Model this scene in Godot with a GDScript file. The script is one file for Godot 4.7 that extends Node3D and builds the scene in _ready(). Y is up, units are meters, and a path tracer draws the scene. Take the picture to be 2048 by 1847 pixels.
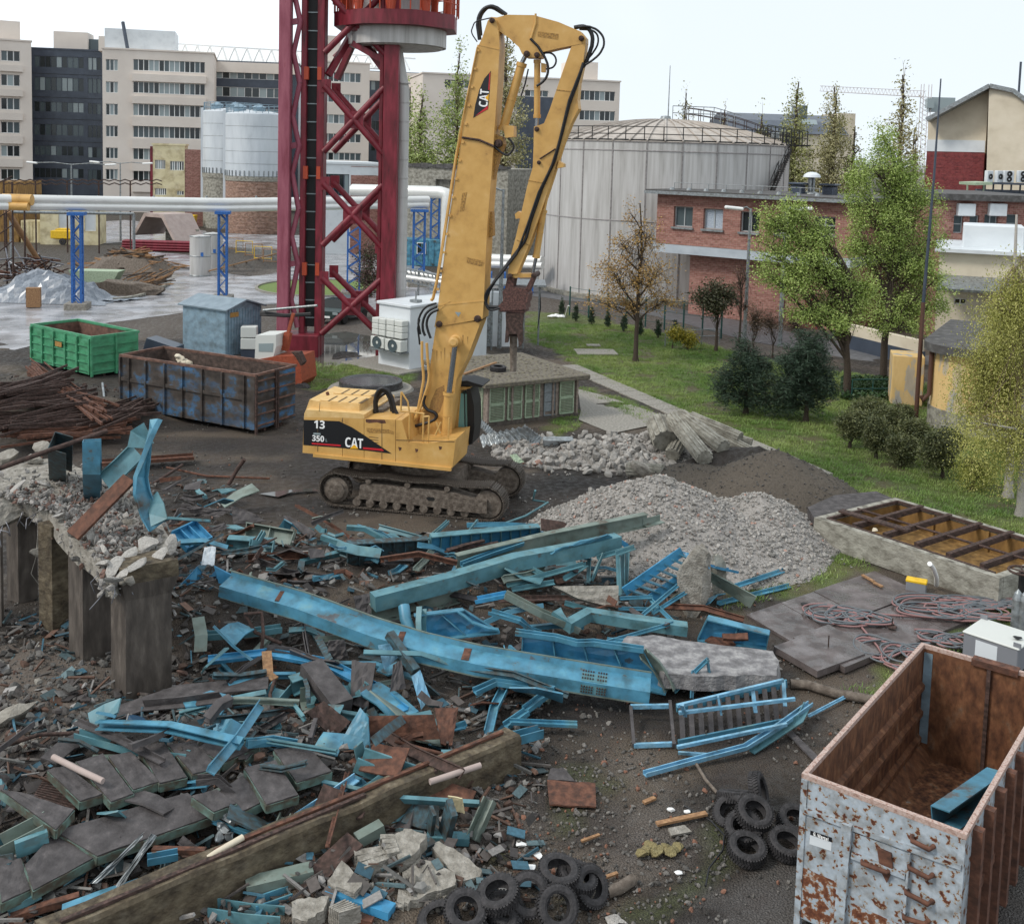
extends Node3D
const F:=2200.0
const EYE:=11.0
var cb:Basis
var cnt:={}
var mats:={}
var rng:=RandomNumberGenerator.new()
var dirt_noise:=FastNoiseLite.new()
var fine_noise:=FastNoiseLite.new()
const C1:=[0.0,0.0,2.8443]
const C2:=[500.0,0.0,2.5283]
const C3:=[850.0,0.0,2.3956]
const C4:=[1050.0,120.0,3.0338]
const C5:=[1500.0,120.0,3.0328]
const C6:=[0.0,560.0,3.1531]
const D1:=[560.0,600.0,3.1531]
const D2:=[1100.0,660.0,2.1287]
const D3:=[0.0,820.0,2.8438]
const D4:=[340.0,950.0,3.0576]
const D5:=[900.0,1000.0,3.0576]
const D6:=[1400.0,950.0,2.983]
const E1:=[0.0,1380.0,3.6036]
const E2:=[460.0,1300.0,3.1531]
const E3:=[800.0,1500.0,3.0576]
const E4:=[1380.0,1300.0,3.021]
const NN:=[0.0,0.0,1.0]
class M:
	var v:=PackedVector3Array()
	var n:=PackedVector3Array()
	var c:=PackedColorArray()
	var col:=Color.WHITE
	var colored:=false
	func tri(p:Vector3,q:Vector3,r:Vector3)->void:
		var k:=(q-p).cross(r-p).normalized()
		v.append(p); v.append(r); v.append(q)
		n.append(k); n.append(k); n.append(k)
		if colored:
			c.append(col); c.append(col); c.append(col)
	func trin(p:Vector3,q:Vector3,r:Vector3,np:Vector3,nq:Vector3,nr:Vector3)->void:
		v.append(p); v.append(r); v.append(q)
		n.append(np); n.append(nr); n.append(nq)
		if colored:
			c.append(col); c.append(col); c.append(col)
	func quad(p:Vector3,q:Vector3,r:Vector3,s:Vector3)->void:
		tri(p,q,r); tri(p,r,s)
	func box(t:Transform3D,s:Vector3)->void:
		var h:=s*0.5
		var k:=[]
		for i in 8:
			k.append(t*Vector3(h.x if i & 1 else-h.x,h.y if i & 2 else-h.y,h.z if i & 4 else-h.z))
		quad(k[4],k[5],k[7],k[6]); quad(k[1],k[0],k[2],k[3])
		quad(k[5],k[1],k[3],k[7]); quad(k[0],k[4],k[6],k[2])
		quad(k[6],k[7],k[3],k[2]); quad(k[0],k[1],k[5],k[4])
	func at(p:Vector3,s:Vector3)->void:
		box(Transform3D(Basis(),p),s)
	func span(lo:Vector3,hi:Vector3)->void:
		box(Transform3D(Basis(),(lo+hi)*0.5),(hi-lo).abs())
	func cbox(t:Transform3D,s:Vector3,b:float)->void:
		var h:=s*0.5
		var f:=func(x:float,y:float,z:float,ax:int)->Vector3:
			var p:=Vector3(x*h.x,y*h.y,z*h.z)
			for i in 3:
				if i!=ax:
					p[i]-=b*signf(p[i])
			return t*p
		for ax in 3:
			for sg in[-1.0,1.0]:
				var e1:=Vector3(); e1[(ax+1)%3]=1.0
				var e2:=Vector3(); e2[(ax+2)%3]=1.0
				var e0:=Vector3(); e0[ax]=sg
				var q:=[]
				for w in([[-1,-1],[1,-1],[1,1],[-1,1]]if sg>0 else[[-1,-1],[-1,1],[1,1],[1,-1]]):
					var d:Vector3=e0+e1*float(w[0])+e2*float(w[1])
					q.append(f.call(d.x,d.y,d.z,ax))
				quad(q[0],q[1],q[2],q[3])
		for ax in 3:
			var b1:=(ax+1)%3
			var b2:=(ax+2)%3
			for s1 in[-1.0,1.0]:
				for s2 in[-1.0,1.0]:
					var d0:=Vector3(); d0[ax]=-1.0; d0[b1]=s1; d0[b2]=s2
					var d1:=d0; d1[ax]=1.0
					var p0:Vector3=f.call(d0.x,d0.y,d0.z,b1)
					var p1:Vector3=f.call(d1.x,d1.y,d1.z,b1)
					var p2:Vector3=f.call(d1.x,d1.y,d1.z,b2)
					var p3:Vector3=f.call(d0.x,d0.y,d0.z,b2)
					if s1*s2>0:
						quad(p0,p1,p2,p3)
					else:
						quad(p3,p2,p1,p0)
		for i in 8:
			var d:=Vector3(1.0 if i & 1 else-1.0,1.0 if i & 2 else-1.0,1.0 if i & 4 else-1.0)
			var p0:Vector3=f.call(d.x,d.y,d.z,0)
			var p1:Vector3=f.call(d.x,d.y,d.z,1)
			var p2:Vector3=f.call(d.x,d.y,d.z,2)
			if d.x*d.y*d.z>0:
				tri(p0,p1,p2)
			else:
				tri(p0,p2,p1)
	func prism(poly:PackedVector2Array,t:Transform3D,z0:float,z1:float,shrink:=1.0)->void:
		var p:=ccw(poly)
		var k:=p.size()
		var mid:=Vector2()
		for q in p:
			mid+=q/k
		var lo:=[]
		var hi:=[]
		for q in p:
			lo.append(t*Vector3(q.x,q.y,z0))
			var w:=mid+(q-mid)*shrink
			hi.append(t*Vector3(w.x,w.y,z1))
		for i in k:
			var j:=(i+1)%k
			quad(lo[i],lo[j],hi[j],hi[i])
		var ix:=Geometry2D.triangulate_polygon(p)
		for i in range(0,ix.size(),3):
			var o:=[ix[i],ix[i+1],ix[i+2]]
			if(p[o[1]]-p[o[0]]).cross(p[o[2]]-p[o[0]])<0.0:
				o=[ix[i],ix[i+2],ix[i+1]]
			tri(hi[o[0]],hi[o[1]],hi[o[2]])
			tri(lo[o[0]],lo[o[2]],lo[o[1]])
	static func ccw(poly:PackedVector2Array)->PackedVector2Array:
		var s:=0.0
		for i in poly.size():
			s+=poly[i].cross(poly[(i+1)%poly.size()])
		if s<0.0:
			var r:=poly.duplicate()
			r.reverse()
			return r
		return poly
	func sweep(pts:Array,prof:PackedVector2Array,up:=Vector3.UP,twist:=0.0)->void:
		var p:=ccw(prof)
		var k:=p.size()
		var rings:=[]
		for i in pts.size():
			var d:Vector3=(pts[mini(i+1,pts.size()-1)]-pts[maxi(i-1,0)]).normalized()
			var u:=up
			if absf(d.dot(u))>0.98:
				u=Vector3(0.3,0.1,1)
			var r:=d.cross(u).normalized()
			u=r.cross(d)
			if twist!=0.0:
				var a:=twist*float(i)/(pts.size()-1)
				r=r.rotated(d,a); u=u.rotated(d,a)
			var ring:=[]
			for q in p:
				ring.append(pts[i]+r*q.x+u*q.y)
			rings.append(ring)
		for i in pts.size()-1:
			for a in k:
				var b:=(a+1)%k
				quad(rings[i][a],rings[i+1][a],rings[i+1][b],rings[i][b])
		var ix:=Geometry2D.triangulate_polygon(p)
		var last:Array=rings[-1]
		var fst:Array=rings[0]
		for i in range(0,ix.size(),3):
			var o:=[ix[i],ix[i+1],ix[i+2]]
			if(p[o[1]]-p[o[0]]).cross(p[o[2]]-p[o[0]])<0.0:
				o=[ix[i],ix[i+2],ix[i+1]]
			tri(fst[o[0]],fst[o[1]],fst[o[2]])
			tri(last[o[0]],last[o[2]],last[o[1]])
	func bar(a:Vector3,b:Vector3,w:float,h:float,up:=Vector3.UP)->void:
		sweep([a,b],PackedVector2Array([Vector2(-w/2,-h/2),Vector2(w/2,-h/2),Vector2(w/2,h/2),Vector2(-w/2,h/2)]),up)
	func tube(pts:Array,r0:float,r1:=-1.0,sides:=8,caps:=true)->void:
		if r1<0.0:
			r1=r0
		var u:=Vector3(0.13,0.97,0.21)
		var rings:=[]
		var nrm:=[]
		for i in pts.size():
			var d:Vector3=(pts[mini(i+1,pts.size()-1)]-pts[maxi(i-1,0)]).normalized()
			if absf(d.dot(u))>0.97:
				u=Vector3(1,0.05,0.1).normalized()
			var x:=d.cross(u).normalized()
			u=x.cross(d).normalized()
			var rr:=lerpf(r0,r1,float(i)/maxi(1,pts.size()-1))
			var ring:=[]
			var nn:=[]
			for s in sides:
				var a:=TAU*s/sides
				var o:=x*cos(a)+u*sin(a)
				ring.append(pts[i]+o*rr); nn.append(o)
			rings.append(ring); nrm.append(nn)
		for i in pts.size()-1:
			for s in sides:
				var z:=(s+1)%sides
				trin(rings[i][s],rings[i+1][s],rings[i+1][z],nrm[i][s],nrm[i+1][s],nrm[i+1][z])
				trin(rings[i][s],rings[i+1][z],rings[i][z],nrm[i][s],nrm[i+1][z],nrm[i][z])
		if caps:
			for s in range(1,sides-1):
				tri(rings[0][0],rings[0][s],rings[0][s+1])
				tri(rings[-1][0],rings[-1][s+1],rings[-1][s])
	func rod(a:Vector3,b:Vector3,r:float,sides:=8,r1:=-1.0)->void:
		tube([a,b],r,r1,sides)
	func lathe(prof:Array,t:Transform3D,sides:=24,from:=0.0,to:=TAU)->void:
		for i in prof.size()-1:
			var p:Vector2=prof[i]
			var q:Vector2=prof[i+1]
			var d:=q-p
			var o:=Vector2(d.y,-d.x).normalized()
			for s in sides:
				var a:=lerpf(from,to,float(s)/sides)
				var b:=lerpf(from,to,float(s+1)/sides)
				var ca:=Vector3(cos(a),0,-sin(a))
				var cbb:=Vector3(cos(b),0,-sin(b))
				var n0:=t.basis*(ca*o.x+Vector3(0,o.y,0)).normalized()
				var n1:=t.basis*(cbb*o.x+Vector3(0,o.y,0)).normalized()
				var p0:=t*(ca*p.x+Vector3(0,p.y,0))
				var p1:=t*(cbb*p.x+Vector3(0,p.y,0))
				var q0:=t*(ca*q.x+Vector3(0,q.y,0))
				var q1:=t*(cbb*q.x+Vector3(0,q.y,0))
				if p.x>1e-5:
					trin(p0,p1,q1,n0,n1,n1)
				if q.x>1e-5:
					trin(p0,q1,q0,n0,n1,n0)
	func rock(t:Transform3D,rad:Vector3,sd:int,rough:=0.25,sub:=1)->void:
		var g:=RandomNumberGenerator.new()
		g.seed=sd
		var f:=(1.0+sqrt(5.0))/2.0
		var p:=[Vector3(-1,f,0),Vector3(1,f,0),Vector3(-1,-f,0),Vector3(1,-f,0),Vector3(0,-1,f),Vector3(0,1,f),Vector3(0,-1,-f),Vector3(0,1,-f),Vector3(f,0,-1),Vector3(f,0,1),Vector3(-f,0,-1),Vector3(-f,0,1)]
		var fc:=[[0,11,5],[0,5,1],[0,1,7],[0,7,10],[0,10,11],[1,5,9],[5,11,4],[11,10,2],[10,7,6],[7,1,8],[3,9,4],[3,4,2],[3,2,6],[3,6,8],[3,8,9],[4,9,5],[2,4,11],[6,2,10],[8,6,7],[9,8,1]]
		for i in sub:
			var mid:={}
			var nf:=[]
			for w in fc:
				var e:=[]
				for j in 3:
					var a:int=mini(w[j],w[(j+1)%3])
					var b:int=maxi(w[j],w[(j+1)%3])
					var key:=a*10000+b
					if not mid.has(key):
						mid[key]=p.size()
						p.append((p[a]+p[b])*0.5)
					e.append(mid[key])
				nf.append([w[0],e[0],e[2]]); nf.append([w[1],e[1],e[0]]); nf.append([w[2],e[2],e[1]]); nf.append(e)
			fc=nf
		var cuts:=[]
		for i in 13:
			cuts.append([Vector3(g.randfn(),g.randfn(),g.randfn()).normalized(),g.randf_range(0.42,0.82)])
		for i in p.size():
			var q:Vector3=p[i].normalized()*(1.0+g.randf_range(-rough,rough))
			for k in cuts:
				var d:float=q.dot(k[0])-k[1]
				if d>0.0:
					q-=k[0]*d
			p[i]=t*(q*rad)
		for w in fc:
			tri(p[w[0]],p[w[1]],p[w[2]])
	func shift(t:Transform3D)->void:
		for i in v.size():
			v[i]=t*v[i]
			n[i]=(t.basis*n[i]).normalized()
	func lows()->Vector3:
		var b:=AABB(v[0],Vector3.ZERO)
		for q in v:
			b=b.expand(q)
		return Vector3(b.get_center().x,b.position.y,b.get_center().z)
	func mesh()->ArrayMesh:
		var r:=ArrayMesh.new()
		var k:=[]
		k.resize(Mesh.ARRAY_MAX)
		k[Mesh.ARRAY_VERTEX]=v
		k[Mesh.ARRAY_NORMAL]=n
		if colored:
			k[Mesh.ARRAY_COLOR]=c
		r.add_surface_from_arrays(Mesh.PRIMITIVE_TRIANGLES,k)
		return r
func ray(x:float,y:float)->Vector3:
	return cb*Vector3((x-1024.0)/F,-(y-514.0)/F,-1.0)
func g(x:float,y:float,h:=0.0)->Vector3:
	var r:=ray(x,y)
	return Vector3(0,EYE,0)+r*((h-EYE)/r.y)
func gc(k:Array,x:float,y:float,h:=0.0)->Vector3:
	return g(k[0]+x/k[2],k[1]+y/k[2],h)
func dp(x:float,y:float,d:float)->Vector3:
	var r:=ray(x,y)
	return Vector3(0,EYE,0)+r*(d/-r.z)
func dc(k:Array,x:float,y:float,d:float)->Vector3:
	return dp(k[0]+x/k[2],k[1]+y/k[2],d)
func onp(k:Array,x:float,y:float,t:Transform3D,z:=0.0)->Vector2:
	var r:=ray(k[0]+x/k[2],k[1]+y/k[2])
	var o:=t.origin+t.basis.z*z
	var s:=(o-Vector3(0,EYE,0)).dot(t.basis.z)/r.dot(t.basis.z)
	var q:=t.affine_inverse()*(Vector3(0,EYE,0)+r*s)
	return Vector2(q.x,q.y)
func outline(k:Array,a:Array,t:Transform3D,z:=0.0)->PackedVector2Array:
	var r:=PackedVector2Array()
	for i in range(0,a.size(),2):
		r.append(onp(k,a[i],a[i+1],t,z))
	return r
func flat(k:Array,a:Array,h:=0.0)->PackedVector2Array:
	var r:=PackedVector2Array()
	for i in range(0,a.size(),2):
		var p:=gc(k,a[i],a[i+1],h)
		r.append(Vector2(p.x,p.z))
	return r
func numbered(called:String,parent:Node)->String:
	var k:=str(parent.get_instance_id())+called
	var i:int=cnt.get(k,0)
	cnt[k]=i+1
	return called if i==0 else "%s_%03d"%[called,i]
func tag(o:Node,label:String,category:String,group:="",kind:="")->Node:
	o.set_meta("label",label)
	if category:o.set_meta("category",category)
	if group:o.set_meta("group",group)
	o.set_meta("kind",kind if kind else "thing")
	return o
func thing(called:String,label:String,category:String,t:Transform3D,group:="")->Node3D:
	var o:=Node3D.new()
	o.name=numbered(called,self)
	add_child(o,true)
	o.transform=t
	tag(o,label,category,group)
	return o
func base(p:Vector3,yaw:=0.0)->Transform3D:
	return Transform3D(Basis(Vector3.UP,yaw),p)
func part(called:String,m:M,mt:Material,parent:Node3D,world:=false)->MeshInstance3D:
	var o:=MeshInstance3D.new()
	if world:
		m.shift(whole(parent).affine_inverse())
	o.mesh=m.mesh()
	o.material_override=mt
	o.name=numbered(called,parent)
	parent.add_child(o,true)
	return o
func share(called:String,mesh:Mesh,mt:Material,parent:Node3D,t:Transform3D)->MeshInstance3D:
	var o:=MeshInstance3D.new()
	o.mesh=mesh
	o.material_override=mt
	o.transform=t
	o.name=numbered(called,parent)
	parent.add_child(o,true)
	return o
func whole(o:Node3D)->Transform3D:
	var t:=o.transform
	var p:=o.get_parent()
	while p!=self and p is Node3D:
		t=p.transform*t
		p=p.get_parent()
	return t
func solo(called:String,m:M,mt:Material,label:String,category:String,group:="",kind:="")->MeshInstance3D:
	var p:=m.lows()
	m.shift(Transform3D(Basis(),-p))
	var o:=part(called,m,mt,self)
	o.position=p
	tag(o,label,category,group,kind)
	return o
func struct(called:String,m:M,mt:Material,parent:Node3D=self)->MeshInstance3D:
	var o:=part(called,m,mt,parent)
	if parent==self:
		o.set_meta("kind","structure")
	return o
func copy_of(o:Node3D,t:Transform3D,label:String)->Node3D:
	var r:Node3D=o.duplicate()
	r.name=numbered(o.name.rstrip("0123456789").rstrip("_"),self)
	add_child(r,true)
	r.transform=t
	r.set_meta("label",label)
	return r
func scatter(called:String,mesh:Mesh,mt:Material,ts:Array,parent:Node3D,cols:=[])->MultiMeshInstance3D:
	var mm:=MultiMesh.new()
	mm.transform_format=MultiMesh.TRANSFORM_3D
	mm.use_colors=cols.size()>0
	mm.mesh=mesh
	mm.instance_count=ts.size()
	for i in ts.size():
		mm.set_instance_transform(i,ts[i])
		if cols.size()>0:
			mm.set_instance_color(i,cols[i])
	var o:=MultiMeshInstance3D.new()
	o.multimesh=mm
	o.material_override=mt
	o.name=numbered(called,parent)
	parent.add_child(o,true)
	o.set_meta("kind","stuff")
	return o
func ntex(freq:float,stops:Array,sd:int,oct:=4,size:=512,kind:=FastNoiseLite.TYPE_SIMPLEX_SMOOTH)->NoiseTexture2D:
	var n:=FastNoiseLite.new()
	n.noise_type=kind
	n.frequency=freq
	n.seed=sd
	n.fractal_octaves=oct
	n.fractal_lacunarity=2.2
	n.fractal_gain=0.55
	var t:=NoiseTexture2D.new()
	t.width=size; t.height=size
	t.seamless=true
	t.noise=n
	if stops.size():
		var gr:=Gradient.new()
		var off:=PackedFloat32Array()
		var cl:=PackedColorArray()
		for i in range(0,stops.size(),2):
			off.append(stops[i])
			cl.append(Color.html(stops[i+1]))
		gr.offsets=off
		gr.colors=cl
		t.color_ramp=gr
	return t
func tm(key:String,stops:Array,freq:=0.02,scale:=0.5,rough:=0.9,metal:=0.0,opt:={})->StandardMaterial3D:
	var m:=StandardMaterial3D.new()
	m.albedo_texture=ntex(freq,stops,opt.get("seed",mats.size()+3),opt.get("oct",5),opt.get("size",512))
	m.uv1_triplanar=true
	m.uv1_world_triplanar=not opt.get("own",false)
	m.uv1_scale=opt.get("sc",Vector3.ONE*scale)
	m.roughness=rough
	m.metallic=metal
	if opt.has("bump"):
		m.heightmap_enabled=true
		m.heightmap_scale=opt.bump
		m.heightmap_texture=bumps(opt.get("bf",0.06))
	if opt.has("rt"):
		m.roughness_texture=ntex(opt.get("rf",0.01),opt.rt,77,3)
		m.roughness_texture_channel=BaseMaterial3D.TEXTURE_CHANNEL_RED
		m.roughness=1.0
	if opt.get("vc",false):
		m.vertex_color_use_as_albedo=true
	if opt.has("coat"):
		m.clearcoat_enabled=true
		m.clearcoat=opt.coat
		m.clearcoat_roughness=0.3
	if opt.has("back"):
		m.backlight_enabled=true
		m.backlight=opt.back
	if opt.has("dirt"):
		m.detail_enabled=true
		m.detail_blend_mode=BaseMaterial3D.BLEND_MODE_MUL
		m.detail_albedo=grime(opt.dirt)
	mats[key]=m
	return m
var bump_cache:={}
func bumps(f:float)->NoiseTexture2D:
	if not bump_cache.has(f):
		bump_cache[f]=ntex(f,[],11,5)
	return bump_cache[f]
func grime(k:int)->NoiseTexture2D:
	if not bump_cache.has("g%d"%k):
		bump_cache["g%d"%k]=ntex(0.012 if k==0 else 0.03,[0.0,"b4aca4",0.35,"e4e0dc",0.6,"ffffff",1.0,"ffffff"]if k==0 else[0.0,"6a625c",0.45,"c9c2bb",0.8,"ffffff"],31+k,5)
	return bump_cache["g%d"%k]
func pm(key:String,hex:String,rough:=0.8,metal:=0.0)->StandardMaterial3D:
	var m:=StandardMaterial3D.new()
	m.albedo_color=Color.html(hex)
	m.roughness=rough
	m.metallic=metal
	mats[key]=m
	return m
func words3d(called:String,s:String,height:float,mt:Material,parent:Node3D,t:Transform3D,bold:=true,squeeze:=1.0)->MeshInstance3D:
	var f:=SystemFont.new()
	f.font_names=PackedStringArray(["Droid Sans"])
	f.font_weight=700 if bold else 400
	var x:=TextMesh.new()
	x.font=f
	x.text=s
	x.font_size=64
	x.pixel_size=height/46.0
	x.depth=0.006
	x.curve_step=4.0
	return share(called,x,mt,parent,t*Transform3D(Basis.from_scale(Vector3(squeeze,1,1)),Vector3.ZERO))
func _ready()->void:
	var cam:=Camera3D.new()
	cam.name="camera"
	cam.rotation=Vector3(-atan(0.0928),0,deg_to_rad(1.6))
	cam.position=Vector3(0,EYE,0)
	cam.projection=Camera3D.PROJECTION_FRUSTUM
	cam.near=0.5
	cam.far=3000.0
	cam.size=0.5*1847.0/F
	cam.frustum_offset=Vector2(0,-0.5*(923.5-514.0)/F)
	add_child(cam)
	cb=cam.basis
	var sky:=Sky.new()
	var sm:=ProceduralSkyMaterial.new()
	sm.sky_top_color=Color(0.815,0.85,0.88)
	sm.sky_horizon_color=Color(0.84,0.875,0.9)
	sm.sky_curve=0.15
	sm.ground_bottom_color=Color(0.3,0.29,0.27)
	sm.ground_horizon_color=Color(0.6,0.6,0.6)
	sm.sky_energy_multiplier=1.0
	var cl:=FastNoiseLite.new()
	cl.seed=4; cl.frequency=0.006; cl.fractal_octaves=5
	var ct:=NoiseTexture2D.new()
	ct.width=1024; ct.height=512; ct.seamless=true; ct.noise=cl
	var cg:=Gradient.new()
	cg.offsets=PackedFloat32Array([0.25,0.8])
	cg.colors=PackedColorArray([Color(1,1,1,0.0),Color(1,1,1,0.2)])
	ct.color_ramp=cg
	sm.sky_cover=ct
	sky.sky_material=sm
	var env:=Environment.new()
	env.background_mode=Environment.BG_SKY
	env.sky=sky
	env.ambient_light_source=Environment.AMBIENT_SOURCE_SKY
	env.tonemap_mode=Environment.TONE_MAPPER_LINEAR
	env.tonemap_exposure=1.36
	env.sdfgi_enabled=true
	env.ssao_enabled=true
	env.ssil_enabled=true
	env.fog_enabled=false
	env.fog_density=0.0
	env.fog_light_color=Color(0.86,0.9,0.93)
	var we:=WorldEnvironment.new()
	we.name="environment"
	we.environment=env
	add_child(we)
	var sun:=DirectionalLight3D.new()
	sun.name="sun"
	sun.light_energy=0.5
	sun.light_color=Color(1.0,0.98,0.95)
	sun.light_angular_distance=14.0
	sun.shadow_enabled=true
	sun.rotation=Vector3(deg_to_rad(-44),deg_to_rad(-68),0)
	add_child(sun)
	rng.seed=20
	dirt_noise.seed=5
	dirt_noise.frequency=0.35
	dirt_noise.fractal_octaves=5
	fine_noise.seed=9
	fine_noise.frequency=0.07
	fine_noise.fractal_octaves=4
	materials()
	late_materials()
	ground()
	background()
	structures()
	excavator()
	containers()
	wreckage()
	garden()
func materials()->void:
	tm("soil",[0.0,"6b635c",0.5,"b5aca4",0.75,"d8d2cb",1.0,"ffffff"],0.05,0.45,0.8,0.0,{"vc":true,"bump":5.0,"bf":0.09,"oct":6,"size":1024,"rt":[0.0,"606060",0.4,"a8a8a8",0.6,"e6e6e6",1.0,"f4f4f4"],"rf":0.012})
	tm("wetroad",[0.0,"6e6e70",0.4,"8d8d90",0.7,"a9a9ad",1.0,"9a9a9d"],0.01,0.06,0.2,0.0,{"rt":[0.0,"181818",0.45,"383838",0.65,"6a6a6a",1.0,"9a9a9a"],"rf":0.012,"oct":6})
	tm("asphalt",[0.0,"4a4a4c",0.5,"5e5e60",1.0,"707073"],0.02,0.2,0.55)
	tm("water",[0.0,"4a4a46",1.0,"5c5a56"],0.01,0.2,0.04)
	tm("slab",[0.0,"423c3b",0.45,"574f4d",0.75,"696160",1.0,"7d7674"],0.008,0.25,0.5,0.0,{"rt":[0.0,"202020",0.45,"303030",0.58,"808080",1.0,"b0b0b0"],"rf":0.01,"oct":7,"bump":0.4})
	tm("path",[0.0,"6d6a63",0.5,"8a867e",1.0,"a09b92"],0.03,0.5,0.85,0.0,{"bump":1.0})
	tm("concrete",[0.0,"5d574f",0.3,"79746b",0.6,"918c83",0.85,"a5a097",1.0,"7a7368"],0.018,0.5,0.9,0.0,{"bump":2.5,"oct":6})
	tm("oldconcrete",[0.0,"3e3a33",0.3,"6a665c",0.55,"8d8a80",0.8,"a5a297",1.0,"7c776b"],0.012,0.35,0.88,0.0,{"bump":2.0,"oct":6})
	tm("wetconcrete",[0.0,"2f2a26",0.4,"48413b",0.7,"5e564f",1.0,"7d756c"],0.015,0.3,0.7,0.0,{"sc":Vector3(0.6,0.12,0.6),"bump":1.5,"oct":7})
	tm("tanwall",[0.0,"38322b",0.3,"574f41",0.5,"675d4b",0.75,"7a705d",0.9,"8a8272",1.0,"4a4339"],0.009,0.28,0.85,0.0,{"bump":2.5,"oct":8,"dirt":1})
	tm("rubble",[0.0,"a8a49e",0.4,"cfccc7",0.7,"e2e0dc",1.0,"ffffff"],0.03,0.7,0.95,0.0,{"vc":true,"bump":2.0})
	tm("blue",[0.0,"3f2c22",0.16,"5a4a3e",0.2,"4a7484",0.32,"447c95",0.6,"5290aa",0.8,"649aab",0.95,"7b9a9a",1.0,"85857a"],0.006,0.3,0.45,0.0,{"oct":8,"dirt":0})
	tm("brightblue",[0.0,"46382f",0.1,"4a5a62",0.14,"3c86b0",0.5,"438fba",0.85,"549cc2",1.0,"7396a4"],0.006,0.3,0.4,0.0,{"dirt":0,"oct":7})
	tm("teal",[0.0,"40302a",0.15,"5a584f",0.2,"4d7a86",0.5,"58858f",0.8,"668f96",1.0,"80907f"],0.007,0.3,0.5,0.0,{"dirt":0,"oct":7})
	tm("greygreen",[0.0,"4a352a",0.15,"625a4e",0.25,"69776f",0.6,"76837b",0.9,"8a928a",1.0,"7a5f4c"],0.007,0.3,0.6,0.0,{"dirt":0,"oct":7})
	tm("rust",[0.0,"30211c",0.35,"4e352a",0.6,"654233",0.85,"775240",1.0,"8d7464"],0.02,0.5,0.85,0.1,{"bump":0.6,"oct":6})
	tm("darkrust",[0.0,"1f1916",0.4,"3a2c26",0.7,"54403a",1.0,"6f5a52"],0.025,0.6,0.85,0.1,{"oct":6})
	tm("plate",[0.0,"2c2828",0.35,"3f3b3b",0.6,"4a4646",0.85,"575252",1.0,"726c69"],0.012,0.5,0.75,0.0,{"bump":0.8,"oct":7})
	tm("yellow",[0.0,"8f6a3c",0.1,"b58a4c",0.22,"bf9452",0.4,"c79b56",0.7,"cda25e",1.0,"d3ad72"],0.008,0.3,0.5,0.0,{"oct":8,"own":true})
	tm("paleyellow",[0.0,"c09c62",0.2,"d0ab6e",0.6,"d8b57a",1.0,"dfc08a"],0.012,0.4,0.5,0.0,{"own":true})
	tm("mud",[0.0,"41382f",0.4,"5d534a",0.7,"73695f",1.0,"8d8377"],0.02,0.5,0.9,0.0,{"bump":1.5,"own":true,"oct":6})
	tm("steel",[0.0,"55555a",0.5,"7d7d82",1.0,"98989c"],0.02,0.5,0.35,0.7)
	tm("galv",[0.0,"6f7577",0.5,"969c9f",1.0,"b3b9bb"],0.02,0.5,0.4,0.5,{"dirt":0})
	pm("black","141414",0.6)
	pm("decal","17171a",0.45)
	pm("rubber","1b1b1d",0.75)
	pm("hose","17171a",0.5)
	pm("white","e8e8e6",0.5)
	pm("whitemark","f2f2f0",0.5)
	pm("redmark","c2202a",0.5)
	pm("yellowmark","f0b21e",0.5)
	pm("glass","20282b",0.08)
	pm("glassmid","4c585c",0.1)
	pm("glasslight","8f9b9d",0.15)
	pm("glasscab","6f9c98",0.08)
	tm("tyre",[0.0,"1d1c1d",0.5,"2f2d2e",0.8,"454243",1.0,"5a5656"],0.02,0.9,0.8,0.0,{"own":true,"bump":0.8})
	tm("cream",[0.0,"cdc3ba",0.5,"d6ccc2",1.0,"ddd4cb"],0.006,0.05,0.9)
	tm("darkpanel",[0.0,"343b47",0.5,"3e4653",1.0,"495260"],0.01,0.1,0.3)
	tm("paleyellowwall",[0.0,"c9bd96",0.5,"d9cda6",1.0,"e2d8b8"],0.01,0.1,0.9,0.0,{"dirt":0})
	tm("red",[0.0,"45121c",0.3,"701c2a",0.6,"7d2231",1.0,"8c303e"],0.01,0.15,0.5,0.0,{"sc":Vector3(0.4,0.08,0.4),"dirt":0})
	tm("faded",[0.0,"7a3442",0.4,"8f4a5a",0.8,"a05c6a",1.0,"7a2c3a"],0.01,0.15,0.6,0.0,{"sc":Vector3(0.4,0.06,0.4)})
	pm("orange","b04426",0.5)
	tm("bluepost",[0.0,"1d4a86",0.5,"2a63ab",1.0,"3f78bd"],0.03,0.4,0.5)
	tm("pipewhite",[0.0,"bdbdba",0.3,"d4d4d1",1.0,"e2e2de"],0.01,0.1,0.35,0.25,{"oct":7})
	tm("tanksheet",[0.0,"8d8a87",0.3,"aaa8a5",0.55,"b7b5b3",0.8,"c2c1bf",1.0,"a19c97"],0.012,0.3,0.55,0.1,{"sc":Vector3(0.35,0.02,0.35),"oct":6})
	tm("tankroof",[0.0,"8d867e",0.4,"aaa198",0.8,"b9b1a8",1.0,"968d84"],0.012,0.12,0.7,0.0,{"oct":6})
	tm("silo",[0.0,"a9afb4",0.4,"bdc3c8",1.0,"cdd2d6"],0.01,0.1,0.5,0.1,{"sc":Vector3(0.15,0.03,0.15)})
	mats["brick"]=brickwork("brick",["96635a","a06e63","a8796d","8d5a51"],"a39186",0.5)
	mats["darkbrick"]=brickwork("darkbrick",["6d2c30","7a3336","84393a"],"7a4a48",0.5)
	mats["roughbrick"]=brickwork("roughbrick",["8a6a5a","9a7664","7c5b4e","a58575"],"9a8c80",0.4)
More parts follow.
